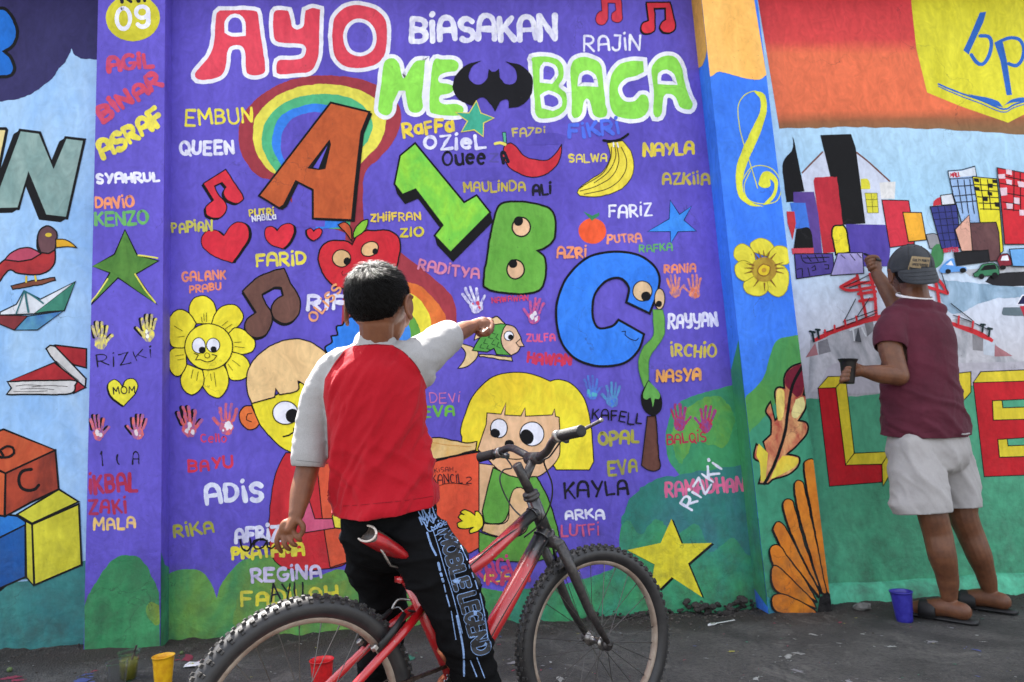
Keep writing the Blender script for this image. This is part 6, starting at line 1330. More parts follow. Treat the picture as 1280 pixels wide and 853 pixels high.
def ridge(p, ax, fa, al, fl, seed):
    ac = ax.cross(al).normalized()
    n = noise.noise((p.dot(ax)*fa+seed, p.dot(al)*fl, p.dot(ac)*fa*0.5)); n2 = noise.noise((p.dot(ax)*fa*2.3, p.dot(al)*fl*1.8+seed, p.dot(ac)*fa))
    return max(0, 1-2.9*abs(n))**1.6*0.75+max(0, 1-2.8*abs(n2))**1.6*0.25-0.3
def decal(name, items, c, offm, bv_, par, m=None):
    vs = []; fs = []
    for A, B in items:
        ok = {}; 
        for i, (x, y) in enumerate(A):
            v = ray(x, y).normalized(); h = bv_.ray_cast(CAM, v)
            if h[0] is not None: ok[i] = len(vs); vs.append(h[0]-v*offm)
        for f in B:
            if all(i in ok for i in f):
                q = [vs[ok[i]] for i in f]
                if max((q[i]-q[i-1]).length for i in range(len(q))) < 0.03: fs.append(tuple(ok[i] for i in f))
    o = part(name, vs, fs, m or mat(name+'_ink', c, 0.6, noise_s=200, amt=0.3), par)
    if name.startswith('leg_print'): o['kind'] = 'stuff'
    return o
# ------------------------------------------------------------------ the boy
D0 = 1.68
SKB = skin('boy_skin', (118, 73, 47), (98, 58, 37))
g0 = onD(520, 900, D0); boy = thing('person', 'boy in red shirt with grey sleeves pointing at the mural, straddling the bicycle', 'person', (g0.x, g0.y, gz(g0.x)))
J = onD
hc = J(474, 379, 1.70); ya = rad(17); hf = Vector((math.sin(ya), math.cos(ya), 0)); hr = Vector((math.cos(ya), -math.sin(ya), 0)); hz_ = Vector((0, 0, 1))
HM = Matrix((hr, hf, hz_)).transposed()
def H(x, y, z, s=1.0, c=None): return (c or hc)+HM @ Vector((x*s, y*s, z*s))
def head(mb, c, M_, s):
    def h(x, y, z): return c+M_ @ Vector((x*s, y*s, z*s))
    mb.ell(h(0, -0.008, 0.012), (0.074*s, 0.090*s, 0.088*s), M_, 24, 16)
    mb.ell(h(0, 0.028, -0.035), (0.056*s, 0.058*s, 0.070*s), M_, 20, 12)
    mb.ell(h(0, 0.058, -0.082), (0.027*s, 0.024*s, 0.020*s), M_)
    mb.ell(h(0, 0.088, -0.030), (0.011*s, 0.016*s, 0.013*s), M_); mb.ell(h(0, 0.082, -0.012), (0.008*s, 0.011*s, 0.022*s), M_)
    for q in (-1, 1):
        mb.ell(h(0.034*q, 0.056, -0.038), (0.024*s, 0.024*s, 0.022*s), M_); mb.ell(h(0.010*q, 0.082, -0.034), (0.007*s, 0.009*s, 0.007*s), M_)
    mb.ell(h(0, 0.080, -0.056), (0.022*s, 0.010*s, 0.0055*s), M_); mb.ell(h(0, 0.079, -0.064), (0.019*s, 0.010*s, 0.0065*s), M_)
    mb.ell(h(0, 0.068, 0.018), (0.050*s, 0.018*s, 0.010*s), M_)
    for q in (-1, 1):                      # ears: a shell with rim and lobe
        e = h(0.081*q, -0.012, -0.018); E_ = M_ @ Matrix.Rotation(rad(-24*q), 3, 'Z')
        mb.ell(e, (0.0055*s, 0.017*s, 0.027*s), E_)
        pts = [e+E_ @ Vector((0.004*q*s, -0.016*s*math.cos(t)+0.002*s, 0.027*s*math.sin(t))) for t in [rad(a) for a in range(-70, 150, 20)]]
        mb.tube(pts, [0.0042*s]*len(pts), 8); mb.ell(e+E_ @ Vector((0, 0.004*s, -0.026*s)), (0.0055*s, 0.009*s, 0.009*s), E_)
b = MB(); head(b, hc, HM, 1.0)
nk = J(470, 440, 1.70); FLAT[0] = (1, 0, 0)
chain(b, [H(0, -0.02, -0.05), (nk+H(0, -0.02, -0.06))/2, nk], [0.043, 0.041, 0.048])
SHL, SHR = J(414, 462, 1.70), J(522, 452, 1.71); EL, WL = J(385, 583, 1.67), J(370.5, 643, 1.60)
FLAT[0] = (1, 0, 0)
chain(b, [J(470, 458, 1.70), J(470, 500, 1.70), J(478, 580, 1.70), J(487, 640, 1.70)], [(0.06, 0.04), (0.09, 0.06), (0.085, 0.06), (0.08, 0.06)])
chain(b, [SHL, J(398, 520, 1.70), EL, J(378, 610, 1.64), WL], [0.034, 0.031, 0.0285, 0.027, 0.0185])
ER, WR_ = J(560, 423, 1.86), J(592, 408, 2.03)
chain(b, [SHR, J(543, 433, 1.79), ER, J(577, 414, 1.95), WR_], [0.034, 0.032, 0.0285, 0.026, 0.019])
# legs under the trousers, down to bare feet
RL_ = [J(515, 668, 1.64), J(562, 745, 1.62), J(594, 840, 1.60), J(612, 905, 1.62), J(628, 952, 1.64)]; LL_ = [J(466, 665, 1.74), J(476, 740, 1.80), J(476, 830, 1.86), J(474, 870, 1.92)]
LLf = LL_[-1]; la = Vector((LLf.x-0.005, LLf.y+0.02, gz(LLf.x)+0.075)); ra = Vector((RL_[-1].x, RL_[-1].y, gz(RL_[-1].x)+0.075))
chain(b, RL_[:4]+[ra], [0.050, 0.050, 0.042, 0.036, 0.028]); chain(b, LL_[:3]+[la], [0.062, 0.052, 0.04, 0.028])
for a_ in (la, ra):
    gz_ = gz(a_.x)+0.012; chain(b, [Vector((a_.x, a_.y-0.02, gz_+0.03)), Vector((a_.x+0.02, a_.y+0.06, gz_+0.022)), Vector((a_.x+0.035, a_.y+0.13, gz_+0.012))], [0.030, 0.030, 0.022])
# left hand, hanging loosely
FLAT[0] = None
dl = 1.59
chain(b, [WL, J(367, 652, 1.595), J(362, 662, dl)], [(0.017, 0.015), (0.021, 0.013), (0.021, 0.012)])
b.ell(J(360, 659, dl), (0.021, 0.012, 0.020)); b.ell(J(355, 664, dl), (0.010, 0.009, 0.011)); b.ell(J(365, 662, dl), (0.010, 0.009, 0.011))
for pts, r in (([(350, 664, dl), (346, 675, dl-0.008), (348, 684, dl-0.006), (352, 690, dl)], 0.0060), ([(355, 667, dl), (355, 678, dl-0.012), (358, 684, dl-0.012), (362, 687, dl-0.006)], 0.0062),
               ([(361, 666, dl), (363, 675, dl-0.014), (366, 680, dl-0.014), (370, 682, dl-0.008)], 0.0062), ([(366, 663, dl), (370, 670, dl-0.014), (373, 674, dl-0.014), (376, 676, dl-0.008)], 0.0058), ([(371, 649, dl), (378, 656, dl-0.008), (379, 663, dl-0.010), (376, 669, dl-0.010)], 0.0068)):
    chain(b, [J(*p) for p in pts], [r*1.12, r*1.05, r, r*0.86], 10, 4)
# right fist at the end of the pointing arm
df = 2.06
b.ell(J(603, 408, df), (0.030, 0.030, 0.024)); chain(b, [WR_, J(597, 407, df-0.01), J(604, 405, df)], [0.020, 0.022, 0.022])
for k_, (x, y, dd) in enumerate(((612, 402, 0.02), (613, 406, 0.005), (612, 410, -0.01), (609, 413, -0.022))):
    chain(b, [J(x-6, y-1, df+dd), J(x+1, y-1, df+dd-0.006), J(x+1, y+4, df+dd-0.022), J(x-6, y+5, df+dd-0.032), J(x-9, y+2, df+dd-0.026)], [0.0095, 0.0092, 0.0088, 0.008, 0.007], 10, 4)
chain(b, [J(596, 412, df-0.02), J(600, 418, df-0.035), J(607, 416, df-0.052), J(610, 412, df-0.05)], [0.0105, 0.0095, 0.0085, 0.007], 10, 4)
body = body_part('body', remesh(b, 0.0026, 4), SKB, boy)
# eyes (on the far side of the head, towards the wall)
for q in (-1, 1):
    e = MB(); e.ell(H(0.027*q, 0.072, -0.006), (0.011, 0.008, 0.0065), HM); o = e.part('eye', mat('eye_white', (230, 226, 220), 0.2) if 'eye_white' not in bpy.data.materials else bpy.data.materials['eye_white'], boy, True)
    e = MB(); e.ell(H(0.027*q, 0.0785, -0.006), (0.0048, 0.003, 0.0048), HM); e.part('iris', BPL, o, True)
# ---- shirt
RED_POLY = [(441, 433), (431, 438), (420, 452), (407, 474), (405, 496), (409.5, 524), (411, 560), (400, 720), (640, 720), (620, 500), (534, 487), (529, 474), (519, 455), (503, 439), (490, 432), (470, 430.5)]
sh = MB(); FLAT[0] = (1, 0, 0)
chain(sh, [J(468, 433, 1.70), J(467, 454, 1.70), J(468, 478, 1.69), J(471, 515, 1.69), J(474, 560, 1.69), J(479, 605, 1.685), J(485, 634, 1.68)],
      [(0.052, 0.052), (0.108, 0.066), (0.124, 0.082), (0.122, 0.088), (0.119, 0.092), (0.123, 0.102), (0.132, 0.116)], 28, 5)
chain(sh, [J(418, 463, 1.70), J(400, 492, 1.70), J(390, 535, 1.69), J(386, 572, 1.675)], [(0.044, 0.046), (0.041, 0.045), (0.040, 0.045), (0.042, 0.045)], 20)
sh.ell(J(434, 451, 1.70), (0.055, 0.052, 0.036)); sh.ell(J(503, 447, 1.71), (0.055, 0.052, 0.040)); sh.ell(J(469, 440, 1.70), (0.064, 0.056, 0.026))
chain(sh, [J(512, 455, 1.70), J(530, 444, 1.75), J(548, 430, 1.80), J(559, 422, 1.85)], [(0.052, 0.055), (0.050, 0.054), (0.046, 0.048), (0.043, 0.045)], 20)
sh.ell(J(527, 468, 1.73), (0.035, 0.05, 0.035))
axd = (rt*0.78+up*0.62).normalized(); ald = (rt*-0.62+up*0.78).normalized()
AX1 = (rt*0.86-up*0.5).normalized(); AL1 = (rt*0.5+up*0.86).normalized()
def fold_shirt(p, n):
    x, y = proj(p)
    if x < 412 or (y < 470 and x > 520):   # sleeves: short creases around the arm
        return 0.0028*ridge(p, up, 20, rt, 5, 3.0)
    w_ = max(0.25, min(1, (y-440)/130))
    d = 0.021*w_*ridge(p, AX1, 15, AL1, 3.0, 1.7)+0.0045*ridge(p, AX1, 34, AL1, 6, 4.4)
    d += 0.007*ridge(p, (rt*0.5+up*0.86).normalized(), 17, (rt*0.86-up*0.5).normalized(), 5, 8.0)*max(0, min(1, (y-520)/60))
    k = max(0, 1-abs(x-430)/30)*max(0, 1-abs(y-500)/60)
    return d+k*0.0028*math.sin(x*0.8+y*0.15+3*noise.noise((x*0.05, y*0.03, 1)))*noise.noise((x*0.06, y*0.04, 9))*2
me = remesh(sh, 0.0052, 6, fold_shirt)
# cut the bottom and sleeve ends open: drop the rounded caps
def cut(me, test):
    bm = bmesh.new(); bm.from_mesh(me); bmesh.ops.delete(bm, geom=[f for f in bm.faces if test(f.calc_center_median())], context='FACES'); bm.to_mesh(me); bm.free(); smooth(me); return me
cl_ = (J(386, 572, 1.675)-J(390, 535, 1.69)).normalized(); cp = J(385.5, 583, 1.672); crr = (J(559, 422, 1.85)-J(548, 430, 1.80)).normalized(); cq = J(566.5, 417, 1.872)
hemz = lambda p: proj(p)
def trim(p):
    x, y = proj(p)
    if x < 412 and (p-cp).dot(cl_) > 0: return True
    if x > 545 and (p-cq).dot(crr) > 0: return True
    return x > 410 and y > 641-(x-422)*0.11+1.5*math.sin(x*0.11)+(0 if p.y < -1.6 else -4)
def slice_(me, co, no, test):
    """straight cut with a clean edge, only where test says so"""
    bm = bmesh.new(); bm.from_mesh(me); g = [f for f in bm.faces if test(f.calc_center_median())]
    gg = set(g); ed = {e for f in g for e in f.edges}; vv = {v for f in g for v in f.verts}
    bmesh.ops.bisect_plane(bm, geom=list(gg)+list(ed)+list(vv), plane_co=co, plane_no=no, dist=1e-5)
    dl_ = [f for f in bm.faces if test(f.calc_center_median()) and (f.calc_center_median()-Vector(co)).dot(Vector(no)) > 0]
    bmesh.ops.delete(bm, geom=dl_, context='FACES'); bm.to_mesh(me); bm.free(); smooth(me); return me
slice_(me, cp, cl_, lambda p: (p-cp).length < 0.10 and proj(p)[0] < 411); slice_(me, cq, crr, lambda p: (p-cq).length < 0.10 and proj(p)[0] > 540)
hp0, hp1 = J(422, 640, 1.68), J(548, 626, 1.68); hn = -(hp1-hp0).cross(fw).normalized(); hn = hn if hn.z < 0 else -hn
slice_(me, hp0, hn, lambda p: proj(p)[0] > 411 and proj(p)[1] > 590)
at = me.attributes.new('seam', 'FLOAT', 'POINT')
at.data.foreach_set('value', [inpoly(*proj(v.co), RED_POLY) for v in me.vertices])
SHM = two_tone('raglan_jersey', (170, 16, 32), (166, 164, 163), (156, 12, 28), (140, 139, 140))
bvs = BVHTree.FromPolygons([v.co.copy() for v in me.vertices], [tuple(p.vertices) for p in me.polygons])
shirt = body_part('shirt', me, SHM, boy)
def stitches(bv_, par, m, *ls):
    for s, wd in ls: V(0, 0, 1); decal('stitching', [ribbon(spline(P(s), False, 2), wd, caps=False)], None, 0.0032, bv_, par, m)
stitches(bvs, shirt, cloth('dark_red_thread', (116, 8, 20)), ('426,633 450,631.5 480,628.5 510,625.5 544,620', 0.7), ('432,440 419,456 407.5,475 406,497 410,525', 0.9), ('491,433 504,440 519.5,456 528,472 532,488', 0.9), ('440,433.5 455,431.5 470,431 488,432', 0.9))
stitches(bvs, shirt, cloth('grey_thread', (118, 117, 118)), ('367,575 385,577 406,579', 0.7), ('563,402 560,415 557,432', 0.7))
so_ = shirt.modifiers.new('thickness', 'SOLIDIFY'); so_.thickness = 0.0022; so_.offset = 1
def ring(name, c, ax, ra_, rb_, r, m, par, ref=None, n=40, arc_=(0, 360)):
    ax = ax.normalized(); u = (Vector(ref)-ax*Vector(ref).dot(ax)).normalized(); q = ax.cross(u); b = MB()
    full = arc_[1]-arc_[0] >= 360
    pts = [c+u*ra_*math.cos(rad(t))+q*rb_*math.sin(rad(t)) for t in [arc_[0]+(arc_[1]-arc_[0])*i/n for i in range(n+1)]]
    b.tube(pts, r, 8, not full, flat=tuple(ax)); return b.part(name, m, par, True)
GRYC = cloth('grey_rib', (188, 186, 186))
ring('collar', J(469, 427.5, 1.70), Vector((0, -0.25, 1)), 0.0485, 0.050, [(0.0075, 0.004)]*41, GRYC, shirt, (1, 0, 0))
# ---- trousers
pt = MB(); FLAT[0] = (1, 0, 0)
chain(pt, [J(486, 622, 1.68), J(487, 645, 1.68), J(488, 668, 1.69)], [(0.112, 0.076), (0.120, 0.086), (0.122, 0.094)], 26)
chain(pt, [J(516, 671, 1.655), J(540, 702, 1.64), J(564, 745, 1.62), J(582, 795, 1.60), J(594, 845, 1.60), J(608, 900, 1.61), J(622, 940, 1.63)], [(0.077, 0.080), (0.081, 0.081), (0.073, 0.072), (0.062, 0.062), (0.052, 0.055), (0.046, 0.05), (0.036, 0.04)], 24)
chain(pt, [J(462, 664, 1.72), J(468, 700, 1.76), J(480, 750, 1.81), J(477, 800, 1.85), J(475, 850, 1.88), la+Vector((0, 0, 0.03))], [(0.060, 0.066), (0.072, 0.076), (0.062, 0.066), (0.058, 0.06), (0.058, 0.058), (0.045, 0.048)], 24)
def fold_pants(p, n):
    x, y = proj(p); d = 0.011*ridge(p, up, 15, rt, 6, 2.2)
    if y > 770: d += 0.006*ridge(p, up, 26, rt, 7, 4.0)
    if x > 560 and 725 < y < 775: d += 0.007*ridge(p, (rt*0.4+up*0.9).normalized(), 30, (rt*0.9-up*0.4).normalized(), 8, 6.0)
    return d
me = remesh(pt, 0.0055, 6, fold_pants)
PANT = cloth('black_jersey', (11, 11, 12), 700, (17, 17, 19), 0.75); PANT.node_tree.nodes['Principled BSDF'].inputs['Sheen Weight'].default_value = 0; PANT.node_tree.nodes['Principled BSDF'].inputs['Specular IOR Level'].default_value = 0.06
bv = BVHTree.FromPolygons([v.co.copy() for v in me.vertices], [tuple(p.vertices) for p in me.polygons])
pants = body_part('trousers', me, PANT, boy)
def word(txt, x0, y0, x1, y1, h, wd, jit=0.3, gap=0.2, wt=None): return [(A, B) for A, B, Z in letters(txt, x0, y0, x1, y1, h, wt or wd, jit, gap, wd=wd)]
LB = (126, 158, 206)
w1 = [('MOBILE', 546, 664, 568, 741, 23), ('LEGEND', 571, 744, 592, 822, 25)]
out = []; inn = []
for a_ in w1: out += word(*a_, 6.6, wt=6); inn += word(*a_, 5.0, wt=6)
lines = []
for s, wd in (('534,666 539,682 545,694', 2.4), ('548,704 550,713', 3), ('551,717 552,720', 3), ('553,724 554,727', 3), ('555,731 557,740', 1.4), ('558,744 562,758', 1.6), ('564,764 570,800', 1.2), ('571,770 579,812 580,845', 2.4), ('566,664 572,676', 1.4), ('576,682 584,700', 1.3), ('586,706 587,710', 1.6), ('590,716 592,722', 1.4), ('594,726 597,736', 1.6), ('600,742 606,770 610,800', 1.4), ('588,826 596,846', 1.4), ('596,822 606,848', 1.2), ('541,662 548,684 556,712 566,744 578,792', 1.0),
              ('523,640 530,650 527,634 536,648 538,628 545,646 550,628 553,644 562,630 560,642', 1.5), ('524,646 534,658 532,646 542,654 540,642', 1.2), ('534,656 538,644 542,652 546,642 548,652', 1.6), ('550,640 551,648 556,646 555,638', 1.4), ('530,652 536,664 546,660 552,650', 1.2), ('540,664 556,654 564,650', 0.9), ('544,670 560,660 568,656', 0.9), ('548,676 552,672', 1.0)):
    V(0, 0, 1); q = spline(P(s), False, 2); lines.append(ribbon(q, wd))
smallw = word('MOB', 540, 664, 561, 655, 6, 1.2)+word('MUB', 527, 657, 560, 641, 11, 1.6)
decal('leg_print', out, LB, 0.0016, bv, pants); decal('leg_print_fill', inn, (18, 18, 24), 0.0022, bv, pants); decal('leg_print_lines', lines+smallw, LB, 0.0018, bv, pants)
# ---- hair
hb = MB(); rr = random.Random(11)
def scalp(d):
    """point on the hair surface for a direction in head space, or None below the hairline"""
    d = d.normalized(); a = Vector((0.0775, 0.096, 0.090)); c = Vector((0, -0.008, 0.010))
    k = 1/math.sqrt((d.x/a.x)**2+(d.y/a.y)**2+(d.z/a.z)**2); p = c+d*k
    if p.y > 0.02: lim = -0.005+(p.y-0.02)*0.95
    elif p.y > -0.04 and abs(p.x) > 0.05: lim = -0.005+0.010*math.sin((p.y+0.04)*52) if p.y > -0.025 else -0.03
    else: lim = -0.066+0.020*min(1, abs(p.x)/0.07)**3
    return p, p.z-lim
def sd_of(th, ph): return Vector((math.sin(th)*math.cos(ph), math.sin(th)*math.sin(ph), math.cos(th)))
vs = []; fs = []; idx = {}
nt_, np_ = 40, 64
for j in range(nt_+1):
    for i in range(np_):
        d = sd_of(math.pi*j/nt_*0.86+0.001, 2*math.pi*i/np_); p, m_ = scalp(d); t_ = max(0, min(1, m_/0.035))
        q = Vector((0, -0.008, 0.012))+(p-Vector((0, -0.008, 0.012)))*(0.93+0.055*t_+0.012*noise.noise((d.x*5, d.y*5, d.z*5))*t_); idx[(j, i)] = (len(vs), m_); vs.append(hc+HM @ q)
for j in range(nt_):
    for i in range(np_):
        a_ = [idx[(j, i)], idx[(j+1, i)], idx[(j+1, (i+1) % np_)], idx[(j, (i+1) % np_)]]
        if max(x[1] for x in a_) > -0.004: fs.append(tuple(x[0] for x in a_))
def hair_mat():
    m = mat('black_hair', (8, 6, 5), 0.3, spec=0.13, bump=0.6, bs_=500); b = m.node_tree.nodes['Principled BSDF']; b.inputs['Anisotropic'].default_value = 0.5; return m
HAIR = hair_mat(); SCALP = mat('dark_scalp', (12, 10, 9), 0.9, spec=0.05, bump=0.8, bs_=400); hair = part('hair', vs, fs, SCALP, boy, True)
wh = Vector((0.012, -0.062, 0.080)).normalized()                # whorl at the crown
st = MB()
for i in range(13000):
    d = sd_of(math.acos(rr.uniform(-0.75, 1)), rr.uniform(0, 6.283)); p, m_ = scalp(d)
    if m_ < 0.0: continue
    g_ = d-wh*d.dot(wh); g_ = g_.normalized() if g_.length > 1e-3 else Vector((1, 0, 0)); sw = wh.cross(g_)
    flow = (g_+sw*0.55*max(0, d.dot(wh))+Vector((rr.gauss(0, .10), rr.gauss(0, .10), rr.gauss(0, .10)))); flow = (flow-d*flow.dot(d)).normalized()
    top = max(0, min(1, (p.z-0.01)/0.06)); L_ = (0.009+0.016*top)*rr.uniform(0.7, 1.25); lift = 0.07+0.36*rr.random()**5*top
    t_ = max(0, min(1, m_/0.035)); base_ = Vector((0, -0.008, 0.012))+(p-Vector((0, -0.008, 0.012)))*(0.93+0.055*t_)
    w_ = 0.00038+0.0002*rr.random(); sdn = flow.cross(d).normalized(); sdn = (Matrix.Rotation(rr.uniform(-0.8, 0.8), 3, flow) @ sdn); pts = [base_, base_+flow*L_*0.4+d*L_*lift*0.55, base_+flow*L_*0.78+d*L_*lift*0.75, base_+flow*L_*1.1+d*L_*lift*0.6]
    n_ = len(st.v)
    for k_, q in enumerate(pts): e = w_*(1, 0.9, 0.6, 0.08)[k_]; st.v += [hc+HM @ (q-sdn*e), hc+HM @ (q+sdn*e)]
    for k_ in range(3): a_ = n_+2*k_; st.f.append((a_, a_+1, a_+3, a_+2))
o = st.part('hair_strands', HAIR, hair, True); o['kind'] = 'stuff'
for a_, lb in ((la, None), (ra, None)):
    f_ = MB(); z0 = gz(a_.x)+0.004; pts = [Vector((a_.x+0.035*(u-0.1), a_.y-0.04+0.19*u, z0)) for u in (0, 0.15, 0.4, 0.7, 0.9, 1)]
    f_.tube(pts, [(0.022, 0.007), (0.030, 0.008), (0.030, 0.008), (0.036, 0.008), (0.032, 0.008), (0.018, 0.007)], 14, flat=(1, 0, 0)); f_.part('sandal', BPL, boy, True)
# ------------------------------------------------------------------ the man painting
YB = -0.36; K = onY
SKM = skin('man_skin', (112, 71, 47), (88, 54, 37))
g1 = K(1200, 752, -0.33); man = thing('person', 'man in maroon t shirt and backwards grey cap painting the wall', 'person', (g1.x, g1.y, gz(g1.x)))
mh = K(1137, 338, -0.34); ym = rad(13); uz = Vector((-0.02, -0.10, 1)).normalized(); mf = Vector((math.sin(ym), math.cos(ym), 0)); mf = (mf-uz*mf.dot(uz)).normalized(); mr = mf.cross(uz)
MM = Matrix((mr, mf, uz)).transposed()
b = MB(); head(b, mh, MM, 1.16); FLAT[0] = (1, 0, 0)
chain(b, [mh-uz*0.05-mf*0.025, K(1143, 362, -0.35), K(1145, 380, -0.36)], [0.058, 0.058, 0.064])
chain(b, [K(1147, 410, -0.36), K(1148, 440, -0.37), K(1152, 500, -0.37), K(1160, 545, -0.36)], [(0.09, 0.05), (0.14, 0.08), (0.14, 0.09), (0.15, 0.10)], 20)
chain(b, [K(1114, 402, -0.38), K(1112, 432, -0.42), K(1123, 470, -0.46)], [0.046, 0.052, 0.046])
chain(b, [K(1123, 470, -0.46), K(1103, 468, -0.46), K(1078, 464, -0.42)], [0.045, 0.043, 0.027])
chain(b, [K(1168, 408, -0.30), K(1150, 412, -0.22), K(1125, 396, -0.18)], [0.044, 0.046, 0.042]); chain(b, [K(1125, 396, -0.18), K(1113, 370, -0.15), K(1096, 343, -0.11)], [0.044, 0.042, 0.029])
# hand round the cup
FLAT[0] = None
chain(b, [K(1078, 464, -0.42), K(1070, 463, -0.42), K(1063, 464, -0.425)], [0.026, 0.032, 0.028])
for j_, (x0, y0) in enumerate(((1065, 459), (1062, 464), (1060, 469), (1059, 474))):
    chain(b, [K(x0+5, y0, -0.435), K(x0-1, y0, -0.462), K(x0-6.5, y0+1.5, -0.46), K(x0-7.5, y0+4, -0.44)], [0.0125, 0.0118, 0.011, 0.0095], 10, 4)
chain(b, [K(1072, 459, -0.44), K(1066, 454, -0.452), K(1060, 453, -0.45)], [0.014, 0.012, 0.010], 10, 4)
# raised hand with the marker
wr_ = K(1096, 343, -0.11); chain(b, [wr_, K(1094, 334, -0.095), K(1092, 327, -0.09)], [0.025, 0.030, 0.028])
for j_, (x0, y0) in enumerate(((1087, 324), (1089, 328), (1090, 332), (1092, 336))):
    chain(b, [K(x0+8, y0-1, -0.085), K(x0+3, y0-3, -0.115), K(x0-3, y0-1, -0.118), K(x0-5, y0+2, -0.10)], [0.0120, 0.0115, 0.0105, 0.009], 10, 4)
chain(b, [K(1099, 331, -0.10), K(1096, 322, -0.118), K(1088, 321, -0.122)], [0.013, 0.0115, 0.0095], 10, 4)
FLAT[0] = (1, 0, 0)
chain(b, [K(1145, 560, -0.40), K(1160, 620, -0.42), K(1166, 645, -0.43), K(1172, 668, -0.425), K(1177, 692, -0.435), K(1184, 722, -0.41), K(1186, 745, -0.40)], [0.08, 0.070, 0.062, 0.060, 0.058, 0.046, 0.034])
chain(b, [K(1185, 560, -0.33), K(1200, 620, -0.31), K(1204, 645, -0.31), K(1213, 668, -0.305), K(1222, 690, -0.315), K(1232, 718, -0.295), K(1237, 738, -0.28)], [0.08, 0.070, 0.062, 0.058, 0.055, 0.042, 0.033])
fa = K(1187, 752, -0.40); fb = K(1237, 742, -0.28); fdir = Vector((-0.55, 0.83, 0)).normalized()
def onfloor(p, h): return Vector((p.x, p.y, gz(p.x)+h))
for f_ in (fa, fb):
    h0 = onfloor(f_-fdir*0.045, 0.052); chain(b, [h0, onfloor(f_+fdir*0.03, 0.058), onfloor(f_+fdir*0.10, 0.042), onfloor(f_+fdir*0.165, 0.034)], [0.038, 0.040, 0.038, 0.026])
    ln = fdir.cross(Vector((0, 0, 1)))
    for i_ in range(5): q = onfloor(f_+fdir*(0.175-0.008*i_)+ln*(0.032-0.016*i_)*(1 if f_ is fb else -1), 0.03); chain(b, [q, q+fdir*0.018], [0.011-0.001*i_]*2, 8, 2)
body_part('body', remesh(b, 0.0036, 4), SKM, man)
for q in (-1, 1):
    e = MB(); e.ell(mh+MM @ Vector((0.031*q, 0.084, -0.007)), (0.012, 0.009, 0.007), MM); o = e.part('eye', bpy.data.materials['eye_white'], man, True)
    e = MB(); e.ell(mh+MM @ Vector((0.031*q, 0.0915, -0.007)), (0.005, 0.003, 0.005), MM); e.part('iris', BPL, o, True)
# short hair below the cap
hv = MB(); hv.ell(mh+MM @ Vector((0, -0.016, 0.000)), (0.0885, 0.106, 0.098), MM, 28, 18)
me = mesh('t', hv.v, hv.f); cut(me, lambda p: (lambda l: l.z < -0.062 or l.y > 0.0 and l.z < 0.03 or l.y > -0.035 and l.z < 0.0)(MM.transposed() @ (p-mh))); body_part('hair', me, HAIR, man)
# t shirt
ms = MB()
chain(ms, [K(1146, 388, -0.36), K(1146, 400, -0.36), K(1148, 425, -0.37), K(1149, 465, -0.37), K(1153, 505, -0.37), K(1157, 540, -0.36)],
      [(0.122, 0.066), (0.160, 0.092), (0.172, 0.112), (0.172, 0.122), (0.186, 0.128), (0.205, 0.135)], 30, 5)
chain(ms, [K(1122, 402, -0.37), K(1113, 415, -0.395), K(1113, 428, -0.41)], [(0.068, 0.07), (0.070, 0.072), (0.072, 0.074)], 22)
chain(ms, [K(1158, 412, -0.33), K(1152, 416, -0.27), K(1148, 410, -0.22)], [(0.055, 0.06), (0.062, 0.064), (0.062, 0.062)], 22)
ms.ell(K(1122, 393, -0.365), (0.075, 0.065, 0.045)); ms.ell(K(1163, 389, -0.35), (0.074, 0.066, 0.042)); ms.ell(K(1143, 384, -0.355), (0.095, 0.08, 0.045))
def fold_tee(p, n):
    x, y = proj(p); k = max(0, min(1, (y-410)/90))
    return 0.013*k*ridge(p, (up*0.93+rt*0.35).normalized(), 12, (rt*0.93-up*0.35).normalized(), 4, 5.1)+0.003*ridge(p, rt, 16, up, 5, 1.1)
me = remesh(ms, 0.0075, 5, fold_tee)
tc_ = K(1112, 434, -0.42); tn_ = (K(1113, 434, -0.415)-K(1114, 410, -0.39)).normalized()
slice_(me, tc_, tn_, lambda p: proj(p)[0] < 1134 and 415 < proj(p)[1] < 470 and p.y < -0.30 and (p-tc_).length < 0.13)
h0, h1 = K(1105, 545, -0.36), K(1214, 541, -0.36); hn = -(h1-h0).cross(fw).normalized(); hn = hn if hn.z < 0 else -hn
slice_(me, h0, hn, lambda p: proj(p)[1] > 520)
bvt = BVHTree.FromPolygons([v.co.copy() for v in me.vertices], [tuple(p.vertices) for p in me.polygons])
tee = body_part('t_shirt', me, cloth('maroon_cotton', (88, 35, 50), 800, (72, 27, 40)), man); so_ = tee.modifiers.new('thickness', 'SOLIDIFY'); so_.thickness = 0.003; so_.offset = 1
stitches(bvt, tee, cloth('maroon_thread', (50, 16, 26)), ('1095,428.5 1112,430 1131,430.5', 0.6), ('1107,540 1140,541 1180,539 1209,536', 0.6), ('1117,386 1131,397 1134,415 1131,430', 0.8), ('1120,383 1135,386 1150,386 1165,381', 0.5))
ring('collar', K(1143, 371, -0.352), Vector((0.10, -0.42, 1)), 0.078, 0.074, [(0.007, 0.004)]*41, mat('white_piping', (222, 218, 220), 0.8), tee, (1, 0, 0))
